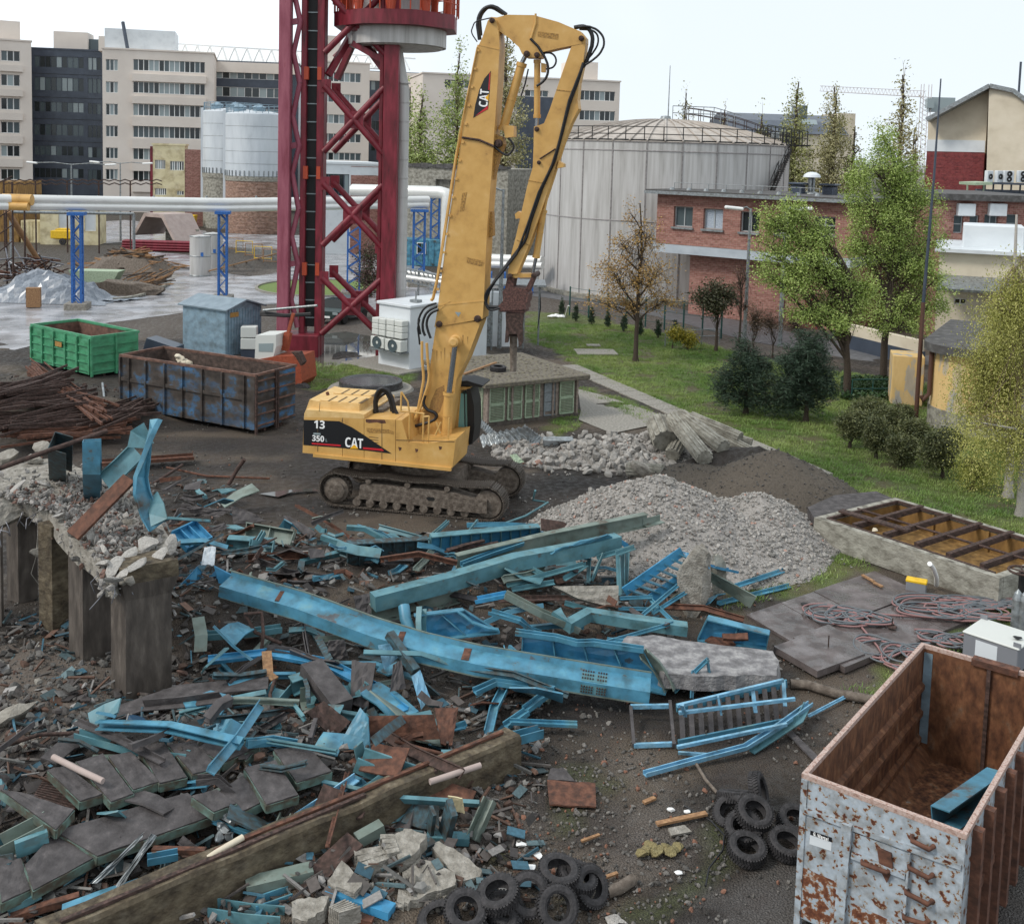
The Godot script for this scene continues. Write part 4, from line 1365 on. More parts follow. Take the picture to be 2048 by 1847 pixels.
	m=M.new(); m.tube([dc(C1,40,1200,88),gc(C1,245,1525,0.3)],0.25,0.22,8)
	solo("timber_pole",m,mats.wood,"long brown pole leaning down left of the blue post","pole")
	for i in 70:
		m=M.new()
		var p:=gc(C1,rng.randf_range(-40,200),1640)+Vector3(0,rng.randf_range(0.1,2.4)*(1.0-i/120.0),rng.randf_range(-4.5,0))
		var d:=Vector3(rng.randfn(),rng.randfn()*0.45,rng.randfn()*0.7).normalized()*rng.randf_range(0.5,1.8)
		m.tube([p-d,p+d*0.3+Vector3(0,rng.randfn()*0.2,0),p+d],0.06,-1,5)
		solo("scrap_bar",m,[mats.darkrust,mats.rust,mats.steel][i%3],"thin rusty bar in the scrap heap at the left edge behind the tarpaulin","scrap bar","scrap bars heaped at the left edge")
	o=thing("scaffold","dark scaffold frame standing at the left edge","scaffold",base(gc(C1,15,1640)))
	for i in 4:
		m=M.new(); m.rod(Vector3(-0.6+(i%2)*1.4,0,-2.0*(i/2)),Vector3(-0.6+(i%2)*1.4,9.0-i,-2.0*(i/2)),0.07,6); part("standard",m,mats.darkrust,o)
	m=M.new()
	for i in 6:m.rod(Vector3(-0.6,1.2+i*1.3,0),Vector3(0.8,1.2+(i+1)*1.2,0),0.05,6)
	part("brace",m,mats.darkrust,o)
	m=M.new()
	var e:=gc(C1,700,1670)
	m.rock(Transform3D(Basis(),e+Vector3(0,0.1,-0.3)),Vector3(4.0,0.9,1.6),77,0.2,2)
	solo("earth_mound",m,mats.mud,"low mound of dark earth inside the curved kerb","mound")
	for i in 40:
		m=M.new()
		var p:=gc(C1,rng.randf_range(760,950),rng.randf_range(1590,1650))+Vector3(0,0.25+rng.randf()*0.6,0)
		var d:=Vector3(1.2,rng.randf_range(-0.1,0.9),rng.randfn()*0.5)*rng.randf_range(0.4,1.0)
		m.bar(p-d,p+d,0.07,0.07)
		solo("branch",m,mats.wood if i%2 else mats.bark,"bare cut branch in the brush pile beside the road","branch","branches in the brush pile")
	m=M.new()
	var kp:=[]
	for i in 12:
		var t:=i/11.0
		kp.append(gc(C1,lerpf(640,965,t),1705-90*t*t,0.05))
	m.sweep(kp,PackedVector2Array([Vector2(-0.12,0),Vector2(0.12,0),Vector2(0.12,0.16),Vector2(-0.12,0.16)]))
	struct("kerb",m,mats.oldconcrete)
	for q in[[60,1205,760,1215,1300,"tall grey pipe gantry frame behind the first blue post"]]:
		m=M.new()
		var a:=dc(C1,q[0],q[1],98)
		var b:=dc(C1,q[2],q[3],101)
		m.tube([a,b],0.14,-1,8)
		m.rod(b,Vector3(b.x,0,b.z),0.14,8)
		m.rod(a,Vector3(a.x,0,a.z),0.14,8)
		solo("pipe_gantry",m,mats.galv,q[5],"gantry")
	for k in 5:
		var a:=gc(C1,1290+k*52,1420+k*18)
		o=thing("site_fence","yellow-framed mesh fence panel %s"%["nearest the grey tanks","second from the grey tanks","in the middle of the row","fourth from the grey tanks","nearest the red tower"][k],"fence",base(a,-0.25),"mesh fence panels")
		m=M.new()
		for s in[0.0,1.9]:m.rod(Vector3(s,0,0),Vector3(s,1.3,0),0.04,5)
		for y in[0.15,1.3]:m.rod(Vector3(0,y,0),Vector3(1.9,y,0),0.04,5)
		part("frame",m,mats.safety if k%2 else mats.wood,o)
		m=M.new()
		for i in 14:m.rod(Vector3(0.13*(i+1),0.15,0),Vector3(0.13*(i+1),1.3,0),0.012,4)
		for i in 8:m.rod(Vector3(0,0.15+i*0.15,0),Vector3(1.9,0.15+i*0.15,0),0.012,4)
		part("mesh",m,mats.galv,o)
	m=M.new()
	for i in 6:m.bar(gc(C1,1190+i*70,1540-i*18,0.9),gc(C1,1260+i*70,1522-i*18,0.9),0.1,0.1)
	for i in 7:m.bar(gc(C1,1190+i*70,1545-i*18),gc(C1,1190+i*70,1540-i*18,0.9),0.09,0.09,Vector3.RIGHT)
	solo("barrier_rail",m,mats.wood,"long wooden barrier rail in front of the mesh fence","barrier")
	m=M.new()
	for i in 30:
		var a:=dc(C1,20+i*30,1030-(i%2)*10,110)
		var b:=dc(C1,50+i*30,1030-((i+1)%2)*10,110)
		m.bar(a,b,0.1,0.1); m.bar(a-Vector3(0,0.35,0),b-Vector3(0,0.35,0),0.1,0.1)
		if i%6==0:m.bar(a*Vector3(1,0,1),a,0.12,0.12,Vector3.RIGHT)
	solo("cable_gantry",m,mats.darkrust,"dark cable gantry before the office fronts","gantry")
	m=M.new()
	var lc:=g(640,575,0.02)
	for i in 40:
		var a0:=TAU*i/40
		var a1:=TAU*(i+1)/40
		var rx:=4.9
		var rz:=5.4
		m.tri(lc,lc+Vector3(cos(a0)*rx,0.0,-sin(a0)*rz),lc+Vector3(cos(a1)*rx,0.0,-sin(a1)*rz))
	struct("lawn",m,mats.roundlawn)
	m=M.new()
	kp=[]
	for i in 41:
		kp.append(lc+Vector3(cos(TAU*i/40)*4.95,0.0,-sin(TAU*i/40)*5.45))
	m.sweep(kp,PackedVector2Array([Vector2(-0.1,-0.02),Vector2(0.1,-0.02),Vector2(0.1,0.1),Vector2(-0.1,0.1)]))
	struct("kerb",m,mats.path)
	car()
func car()->void:
	var o:=thing("parked_car","dark green car parked behind the foot of the red tower","car",base(gc(C2,392,1640),-0.35))
	var m:=M.new()
	m.prism(PackedVector2Array([Vector2(-2.1,0.35),Vector2(2.1,0.35),Vector2(2.15,0.75),Vector2(1.9,0.9),Vector2(1.0,0.98),Vector2(-1.6,1.0),Vector2(-2.1,0.85)]),Transform3D(Basis(Vector3.UP,PI/2),Vector3(0,0,-2)),-0.85,0.85,0.98)
	part("body",m,mats.cargreen,o)
	m=M.new()
	m.prism(PackedVector2Array([Vector2(-1.5,0.98),Vector2(1.0,0.98),Vector2(0.35,1.48),Vector2(-1.1,1.5)]),Transform3D(Basis(Vector3.UP,PI/2),Vector3(0,0,-2)),-0.72,0.72,0.92)
	part("cabin",m,mats.glass,o)
	m=M.new()
	m.at(Vector3(0,1.5,-2.4),Vector3(1.1,0.04,1.5))
	part("roof",m,mats.cargreen,o)
	for s in[[-0.8,-0.7],[0.8,-0.7],[-0.8,-3.3],[0.8,-3.3]]:
		m=M.new()
		m.lathe([Vector2(0,-0.1),Vector2(0.32,-0.1),Vector2(0.32,0.1),Vector2(0,0.1)],Transform3D(Basis(Vector3(0,0,1),PI/2),Vector3(s[0],0.32,s[1])),16)
		part("wheel",m,mats.black,o)
	for s in[-0.6,0.6]:
		m=M.new(); m.at(Vector3(s,0.75,0.12),Vector3(0.35,0.16,0.08)); part("headlight",m,mats.glasslight,o)
	m=M.new(); m.at(Vector3(0,0.5,0.16),Vector3(0.5,0.12,0.03)); part("number_plate",m,mats.white,o)
func crane()->void:
	var d:=260.0
	var o:=thing("tower_crane","distant pale tower crane above the green trees","crane",base(Vector3(dc(C5,1068,225,d).x,0,-d)))
	var top:=dc(C5,1068,225,d)
	var m:=M.new()
	for s in[[-0.9,-0.9],[0.9,-0.9],[0.9,0.9],[-0.9,0.9]]:
		m.bar(Vector3(s[0],0,s[1]),Vector3(s[0],top.y+3.0,s[1]),0.14,0.14,Vector3.RIGHT)
	for i in 24:
		var y:=i*top.y/24
		m.bar(Vector3(-0.9,y,0.9),Vector3(0.9,y+top.y/24,0.9),0.09,0.09)
		m.bar(Vector3(0.9,y,-0.9),Vector3(-0.9,y+top.y/24,-0.9),0.09,0.09)
	part("mast",m,mats.palepink,o)
	var jib:=dc(C5,425,188,d)-Vector3(top.x,0,-d)
	var cj:=dc(C5,1240,232,d)-Vector3(top.x,0,-d)
	var p0:=Vector3(0,top.y,0)
	m=M.new()
	for q in[[p0+Vector3(0,0,0.6),jib],[p0+Vector3(0,0,-0.6),jib],[p0+Vector3(0,1.4,0),jib+Vector3(0,1.2,0)],[p0,cj]]:
		m.bar(q[0],q[1],0.12,0.12)
	for i in 30:
		var a:Vector3=p0.lerp(jib,i/30.0)
		var b:Vector3=p0.lerp(jib,(i+0.5)/30.0)+Vector3(0,1.3,0)
		m.bar(a,b,0.07,0.07); m.bar(b,p0.lerp(jib,(i+1)/30.0),0.07,0.07)
	part("jib",m,mats.palepink,o)
	m=M.new()
	m.at(cj+Vector3(-3,-1.6,0),Vector3(6,3.4,1.5)); m.at(p0+Vector3(0.4,-1.5,1.6),Vector3(1.6,2.2,1.6))
	part("counterweight",m,mats.glasslight,o)
func structures()->void:
	red_tower()
	round_tank()
	brick_house()
	right_side()
	kiosk()
	white_cabin()
	pit()
func red_tower()->void:
	var t:=base(g(600,712))
	var o:=thing("lattice_tower","tall red steel tower with a round platform, standing behind the excavator","tower",t)
	var u:=func(x:float)->float:return onp(C2,x,900,t).x
	var h:=func(y:float)->float:return onp(C2,300,y,t).y
	var top:float=h.call(-260)
	var col:=func(called:String,x0:float,x1:float,z:float,dep:float,mt:Material,y0:=0.0)->void:
		var m:=M.new()
		m.cbox(Transform3D(Basis(),Vector3((u.call(x0)+u.call(x1))/2,(top+y0)/2,z-dep/2)),Vector3(u.call(x1)-u.call(x0),top-y0,dep),0.03)
		part(called,m,mt,o)
	col.call("corner_column",143,201,0.2,0.7,mats.faded)
	col.call("column_flange",246,274,-0.3,1.0,mats.red)
	col.call("column_flange",327,364,-0.3,1.0,mats.red)
	col.call("cable_trough",270,330,-0.7,0.5,mats.black,1.5)
	col.call("corner_column",668,742,0.1,0.8,mats.red)
	col.call("column_flange",646,664,-0.2,0.5,mats.darkred)
	col.call("rear_column",285,318,-3.4,0.5,mats.darkred)
	col.call("rear_column",690,720,-3.4,0.5,mats.darkred)
	var m:=M.new()
	for i in 26:
		var y:=2.0+i*0.95
		m.at(Vector3(u.call(300),y,-0.66),Vector3(0.55,0.06,0.06))
	part("rung",m,mats.glasslight,o)
	for y in[40,380,720,830,1260]:
		pass
	for y in[[335,400],[840,905],[1330,1395]]:
		for x in[[262,285],[330,350]]:
			m=M.new(); m.span(Vector3(u.call(x[0]),h.call(y[1]),-0.5),Vector3(u.call(x[1]),h.call(y[0]),-0.25)); part("orange_bracket",m,mats.orange,o)
	m=M.new()
	var ys:=[-200,-40,110,270,420,590,740,880,1060,1200,1340,1520,1660]
	for i in ys.size()-1:
		var a:=Vector3(u.call(208 if i%2 else 242),h.call(ys[i]),-0.25)
		var b:=Vector3(u.call(242 if i%2 else 208),h.call(ys[i+1]),-0.25)
		m.rod(a,b,0.14,8)
		if i%4==2:m.bar(Vector3(u.call(200),a.y,-0.3),Vector3(u.call(250),a.y+0.1,-0.3),0.25,0.3)
	part("side_lacing",m,mats.faded,o)
	for q in[[430,765],[925,1240],[1405,1690],[-60,260]]:
		for back in[0,1]:
			var z:float=-0.3-back*3.2
			var x0:float=u.call(365)
			var x1:float=u.call(668)
			for s in 2:
				m=M.new()
				var ya:float=h.call(q[0])
				var yb:float=h.call(q[1])
				m.rod(Vector3(x0,ya if s else yb,z),Vector3(x1,yb if s else ya,z),0.17,10)
				part("cross_brace",m,mats.red,o)
			for gp in[[Vector3((x0+x1)/2,(h.call(q[0])+h.call(q[1]))/2,z),Vector3(1.0,0.9,0.12)],[Vector3(x0+0.1,h.call(q[0]),z),Vector3(0.5,0.7,0.1)],[Vector3(x1-0.1,h.call(q[1]),z),Vector3(0.5,0.7,0.1)]]:
				m=M.new(); m.at(gp[0],gp[1]); part("gusset",m,mats.red,o)
	m=M.new()
	for x in[640,655]:
		m.rod(Vector3(u.call(x),2,-0.9),Vector3(u.call(x),top,-0.9),0.04,5)
	for i in 50:m.rod(Vector3(u.call(640),2+i*0.42,-0.9),Vector3(u.call(655),2+i*0.42,-0.9),0.03,4)
	for i in 12:m.tube([Vector3(u.call(634),3+i*1.6,-0.8),Vector3(u.call(634),3+i*1.6,-1.6),Vector3(u.call(661),3+i*1.6,-1.6),Vector3(u.call(661),3+i*1.6,-0.8)],0.03,-1,4)
	part("ladder",m,mats.darkred,o)
	m=M.new()
	m.tube([Vector3(u.call(758),1,-1.0),Vector3(u.call(758),h.call(440),-1.0),Vector3(u.call(712),h.call(215),-1.5),Vector3(u.call(700),h.call(170),-1.8)],0.34,0.3,14)
	for i in 14:m.tube([Vector3(u.call(758),1.6+i,-1.0),Vector3(u.call(758),1.66+i,-1.0)],0.36,-1,14)
	part("down_pipe",m,mats.tanksheet,o)
	m=M.new(); m.cbox(Transform3D(Basis(),Vector3(u.call(245),0.55,-0.4)),Vector3(u.call(368)-u.call(136),1.3,1.6),0.05); part("column_foot",m,mats.red,o)
	var cx:float=u.call(705)
	var py:float=h.call(118)
	var cz:=-2.2
	m=M.new()
	var pr:float=0.5*(u.call(1035)-u.call(375))
	m.lathe([Vector2(0,0),Vector2(pr,0),Vector2(pr,0.75),Vector2(0,0.78)],Transform3D(Basis(Vector3.UP,PI/8),Vector3(cx,py,cz)),8)
	part("platform",m,mats.red,o)
	m=M.new()
	var rr:float=pr*0.74
	for i in 56:
		var a:=TAU*i/56
		m.box(Transform3D(Basis(Vector3.UP,a),Vector3(cx+sin(a)*rr,py-0.45,cz+cos(a)*rr)),Vector3(0.38,0.9,0.28))
	m.lathe([Vector2(0,-1.0),Vector2(rr*0.96,-0.97),Vector2(rr,-0.85),Vector2(rr,0)],base(Vector3(cx,py,cz)),40)
	part("fluted_drum",m,mats.tanksheet,o)
	m=M.new()
	m.lathe([Vector2(rr*0.72,0.8),Vector2(rr*0.72,7.5)],base(Vector3(cx,py,cz)),36)
	part("flue",m,mats.tanksheet,o)
	for i in 10:
		m=M.new()
		var a:=TAU*i/10.0
		var b:=TAU*(i+0.5)/10.0
		var c:=TAU*(i+1)/10.0
		var mid:=Vector3(cx+sin(b)*pr*0.86,py+6.0,cz+cos(b)*pr*0.86)
		m.rod(Vector3(cx+sin(a)*pr*0.86,py+0.7,cz+cos(a)*pr*0.86),mid,0.2,8)
		m.rod(Vector3(cx+sin(c)*pr*0.86,py+0.7,cz+cos(c)*pr*0.86),mid,0.2,8)
		part("orange_strut",m,mats.orange,o)
	m=M.new()
	for i in 40:
		var a:=TAU*i/40
		var b:=TAU*(i+1)/40
		var p:=Vector3(cx+sin(a)*pr*0.97,py+0.75,cz+cos(a)*pr*0.97)
		var q:=Vector3(cx+sin(b)*pr*0.97,py+0.75,cz+cos(b)*pr*0.97)
		m.rod(p,p+Vector3(0,2.4,0),0.035,4)
		for y in[0.6,1.2,1.8,2.4]:m.rod(p+Vector3(0,y,0),q+Vector3(0,y,0),0.03,4)
	part("railing",m,mats.orange,o)
	m=M.new()
	for x in[380,690]:
		m.bar(Vector3(u.call(x),py-2.6,-0.5),Vector3(cx-signf(cx-u.call(x))*2.2,py-0.1,-1.5),0.3,0.3)
		m.bar(Vector3(u.call(x),py-2.6,-3.4),Vector3(cx-signf(cx-u.call(x))*2.2,py-0.1,-3),0.3,0.3)
	m.bar(Vector3(u.call(500),py-0.9,-0.5),Vector3(u.call(690),h.call(310),-0.4),0.3,0.3)
	part("platform_bracket",m,mats.red,o)
func round_tank()->void:
	var d:=93.0
	var c:=dc(C4,832,900,d)
	var r:=10.25
	var h:=12.3
	var o:=thing("storage_tank","huge round grey tank with a low ribbed dome, behind the brick house","tank",base(Vector3(c.x,0,c.z)))
	var m:=M.new()
	m.lathe([Vector2(r,0),Vector2(r,h)],Transform3D(),72)
	part("shell",m,mats.tanksheet,o)
	m=M.new()
	for i in 72:
		var a:=TAU*i/72
		if i%3==0:
			m.box(Transform3D(Basis(Vector3.UP,a),Vector3(sin(a),0,cos(a))*(r+0.005)+Vector3(0,h/2,0)),Vector3(0.10,h-0.1,0.06))
	for y in[0.1,6.2,h-0.75,h-0.1]:
		m.lathe([Vector2(r,y),Vector2(r+0.05,y+0.03),Vector2(r,y+0.1)],Transform3D(),72)
	part("seam",m,mats.tankseam,o)
	var prof:=[]
	for i in 13:
		var k:=i/12.0
		prof.append(Vector2(r*1.005*(1.0-k),h+1.95*(1.0-(1.0-k)*(1.0-k))))
	m=M.new(); m.lathe(prof,Transform3D(),72); part("dome",m,mats.tankroof,o)
	m=M.new()
	for i in 48:
		var a:=TAU*i/48
		var pts:=[]
		for k in range(0,11):
			var q:Vector2=prof[k]
			pts.append(Vector3(sin(a)*q.x,q.y+0.03,cos(a)*q.x))
		m.sweep(pts,PackedVector2Array([Vector2(-0.06,0),Vector2(0.06,0),Vector2(0.06,0.1),Vector2(-0.06,0.1)]))
	part("dome_rib",m,mats.tankroof,o)
	m=M.new()
	for i in 44:
		var a:=TAU*i/44
		var b:=TAU*(i+1)/44
		var p:=Vector3(sin(a)*(r-0.1),h,cos(a)*(r-0.1))
		var q:=Vector3(sin(b)*(r-0.1),h,cos(b)*(r-0.1))
		m.rod(p,p+Vector3(0,1.1,0),0.04,5)
		for y in[0.55,1.1]:m.rod(p+Vector3(0,y,0),q+Vector3(0,y,0),0.035,4)
		m.bar(p+Vector3(0,0.08,0),q+Vector3(0,0.08,0),0.05,0.16)
	part("railing",m,mats.black,o)
	m=M.new()
	m.rod(Vector3(0.2,h+1.9,0),Vector3(0.2,18.8,0),0.06,6,0.03)
	m.lathe([Vector2(0.5,h+1.9),Vector2(0.4,h+2.3),Vector2(0,h+2.35)],Transform3D(),12)
	part("mast",m,mats.galv,o)
	m=M.new()
	var w:=[]
	for i in 9:
		var k:=i/8.0
		var a:=lerpf(1.6,1.75,k)
		var rr:=lerpf(2.0,r,k)
		w.append(Vector3(sin(a)*rr,h+1.95*(1.0-(rr/r)*(rr/r))+0.1,cos(a)*rr-0.5))
	for i in 8:
		for z in[0.0,-1.0]:
			m.rod(w[i]+Vector3(0,0,z),w[i]+Vector3(0,1.1,z),0.03,4)
			for y in[0.6,1.1]:m.rod(w[i]+Vector3(0,y,z),w[i+1]+Vector3(0,y,z),0.03,4)
		m.quad(w[i],w[i+1],w[i+1]+Vector3(0,0,-1),w[i]+Vector3(0,0,-1))
	part("roof_walk",m,mats.darkrust,o)
	m=M.new()
	var w2:=[dc(C4,895,362,d-1)-o.position,dc(C4,1145,372,d-1)-o.position,dc(C4,1310,420,d-1)-o.position]
	for i in 2:
		for k in 4:
			var p:Vector3=w2[i].lerp(w2[i+1],k/4.0)
			var q:Vector3=w2[i].lerp(w2[i+1],(k+1)/4.0)
			m.rod(p,p+Vector3(0,1.15,0),0.03,4)
			for y in[0.58,1.15]:m.rod(p+Vector3(0,y,0),q+Vector3(0,y,0),0.035,4)
	part("crown_railing",m,mats.galv,o)
	m=M.new()
	var s0:=dc(C4,1600,545,d-3.2)-o.position
	var s1:=dc(C4,1490,800,d-8.2)-o.position
	for z in[0.0,0.9]:
		m.bar(s0+Vector3(0,0,z),s1+Vector3(0,0,z),0.06,0.28)
		m.bar(s0+Vector3(0,1.0,z),s1+Vector3(0,1.0,z),0.05,0.06)
		for i in 6:
			var p:=s0.lerp(s1,i/5.0)+Vector3(0,0,z)
			m.bar(p,p+Vector3(0,1.0,0),0.05,0.05,Vector3.RIGHT)
	for i in 20:m.at(s0.lerp(s1,i/19.0)+Vector3(0,0,0.45),Vector3(0.35,0.04,0.85))
	var l0:=dc(C4,1450,500,d-2.5)-o.position
	m.at((l0+s0)/2+Vector3(0.6,0.1,0.4),Vector3(3.8,0.1,1.6))
	for i in 6:
		var p:=l0.lerp(s0+Vector3(1.2,0.1,0),i/5.0)+Vector3(0,0.1,1.1)
		m.bar(p,p+Vector3(0,1.3,0),0.07,0.07,Vector3.RIGHT); m.bar(p+Vector3(0,0,-1.6),p+Vector3(0,1.3,-1.6),0.07,0.07,Vector3.RIGHT)
	for y in[0.7,1.3]:
		m.bar(l0+Vector3(0,y+0.1,1.1),s0+Vector3(1.2,y+0.2,1.1),0.06,0.06); m.bar(l0+Vector3(0,y+0.1,-0.5),s0+Vector3(1.2,y+0.2,-0.5),0.06,0.06)
	part("stair",m,mats.black,o)
	m=M.new(); m.cbox(Transform3D(Basis(Vector3.UP,0.4),dc(C4,1520,458,d-3)-o.position),Vector3(0.7,0.5,0.3),0.08); part("floodlight",m,mats.galv,o)
	m=M.new()
	m.lathe([Vector2(r+0.15,0),Vector2(r+0.15,0.35),Vector2(r,0.4)],Transform3D(),60)
	part("base_ring",m,mats.oldconcrete,o)
	var p:=gc(C4,210,1395)
	o=thing("pump_unit","black pump unit with a fat silver pipe at the foot of the round tank","pump",base(p))
	m=M.new(); m.cbox(Transform3D(Basis(),Vector3(0,1.8,-1)),Vector3(1.3,0.9,0.9),0.05); part("motor",m,mats.black,o)
	m=M.new(); m.tube([Vector3(-0.9,0.2,0),Vector3(-0.7,0.7,-0.3),Vector3(-0.2,0.9,-0.6),Vector3(0.9,0.8,-0.8)],0.35,0.35,12); part("pipe",m,mats.pipewhite,o)
	m=M.new(); m.at(Vector3(0.1,0.15,-0.6),Vector3(2.6,0.3,1.6)); m.at(Vector3(0.6,0.8,-0.8),Vector3(0.9,0.9,0.7)); part("bed",m,mats.darkrust,o)
	p=gc(C4,85,1340)
	m=M.new(); m.cbox(base(p+Vector3(0,0.9,0),0.3),Vector3(1.3,1.9,0.5),0.05)
	solo("control_cabinet",m,mats.cabinwhite,"white control cabinet at the left foot of the round tank","cabinet")
	for q in[[1450,1460,610,1.5],[1600,1700,640,1.2]]:
		pass
func brick_house()->void:
	var f:=front_frame(C4,806,800,79,1990,866,70.5)
	var o:=thing("brick_house","red brick house with an overhanging upper floor and flat dark roof","house",f[0])
	var ub:=onp(C4,830,1112,f[0]).y
	var rs:=rects_of(C4,f,[[905,885,1015,1016,1],[1085,899,1198,1030,1],[1310,917,1420,1048,1],[1530,935,1640,1060,1],[1752,945,1880,1062,1]])
	var up:Array=[]
	for r in rs:up.append([r[0],r[1]-ub,r[2],r[3]-ub,1])
	var hold:=Node3D.new()
	hold.name="upper_floor"
	o.add_child(hold)
	hold.position=Vector3(0,ub,0)
	walls(hold,f[1],f[2]-ub,9,up,0.3,mats.brick)
	var i:=0
	for r in rs:
		window(o,r[0],r[1],r[2]-r[0],r[3]-r[1],-0.28,mats.winframe,[mats.glassmid,mats.curtain,mats.glass,mats.glass,mats.glass][i],2,2 if i==4 else 1,0.08)
		var s:=M.new(); s.at(Vector3((r[0]+r[2])/2,r[1]-0.08,0.06),Vector3(r[2]-r[0]+0.2,0.14,0.2)); part("sill",s,mats.galv,o)
		i+=1
	var m:=M.new()
	m.at(Vector3(f[1]/2,ub-0.32,-4.45),Vector3(f[1]+0.2,0.6,9.2)); part("floor_band",m,mats.paleband,o)
	m=M.new()
	m.span(Vector3(2.3,-0.1,-8.8),Vector3(f[1],ub-0.63,-1.0)); part("lower_wall",m,mats.brick,o)
	m=M.new()
	m.at(Vector3(f[1]/2+0.1,f[2]+0.12,-4.4),Vector3(f[1]+1.4,0.26,10.2)); part("roof",m,mats.roofing,o)
	m=M.new()
	m.at(Vector3(f[1]/2+0.1,f[2]+0.05,0.76),Vector3(f[1]+1.5,0.22,0.12)); part("gutter",m,mats.galv,o)
	for q in[[1575,785,0.5],[1825,800,0.45],[1830,790,0.4]]:
		var p:=o.transform.affine_inverse()*dc(C4,q[0],q[1],76)
		m=M.new(); m.cbox(Transform3D(Basis(),Vector3(p.x,f[2]+0.5,-5)),Vector3(0.8,0.7,0.8),0.05); m.cbox(Transform3D(Basis(),Vector3(p.x,f[2]+0.95,-5)),Vector3(1.1,0.15,1.1),0.04)
		part("roof_vent",m,mats.darkpanel,o)
	var p2:=o.transform.affine_inverse()*dc(C4,1660,770,76)
	m=M.new()
	for a in 4:m.rod(Vector3(p2.x+0.16*cos(a*PI/2),f[2]+0.25,-5.5+0.16*sin(a*PI/2)),Vector3(p2.x+0.16*cos(a*PI/2),f[2]+1.5,-5.5+0.16*sin(a*PI/2)),0.09,6)
	m.lathe([Vector2(0.5,0.25),Vector2(0.45,0.36),Vector2(0.2,0.42)],base(Vector3(p2.x,f[2],-5.5)),16)
	part("flue",m,mats.galv,o)
	m=M.new()
	m.lathe([Vector2(0.2,1.4),Vector2(0.62,1.42),Vector2(0.55,1.6),Vector2(0.3,1.76),Vector2(0,1.8)],base(Vector3(p2.x,f[2],-5.5)),20)
	part("flue_cap",m,mats.cabinwhite,o)
	m=M.new()
	for k in 9:
		var x:=0.8+k*1.35
		m.rod(Vector3(x,f[2]+0.2,-1.0),Vector3(x,f[2]+0.75,-1.0),0.03,4)
		m.lathe([Vector2(0.2,0.2),Vector2(0.15,0.4),Vector2(0,0.45)],base(Vector3(x,f[2],-0.6)),8)
		if k<8:m.rod(Vector3(x,f[2]+0.75,-1.0),Vector3(x+1.35,f[2]+0.75,-1.0),0.02,4)
	part("lightning_rod",m,mats.galv,o)
	m=M.new()
	m.tube([Vector3(p2.x+0.7,f[2]-0.1,0.75),Vector3(p2.x+0.6,f[2]-0.7,0.2),Vector3(p2.x+0.6,ub,0.15)],0.09,-1,8)
	m.tube([Vector3(9.4,ub-0.7,-0.8),Vector3(9.4,0,-0.8)],0.12,-1,8)
	part("down_pipe",m,mats.galv,o)
	for q in[1370,1590]:
		var lp:=dc(C4,q,905,66)
		lamp_post(C4[0]+q/C4[2],C4[1]+900/C4[2],700,66,[0.5 if q==1590 else-0.5],"garden lamp %s the leafy tree"%["left of" if q==1370 else "hidden in"])
	var w:=M.new()
	w.span(Vector3(f[1]-3.2,0,-0.95),Vector3(f[1]-2.2,2.2,-0.9)); part("door",w,mats.redbrown,o)
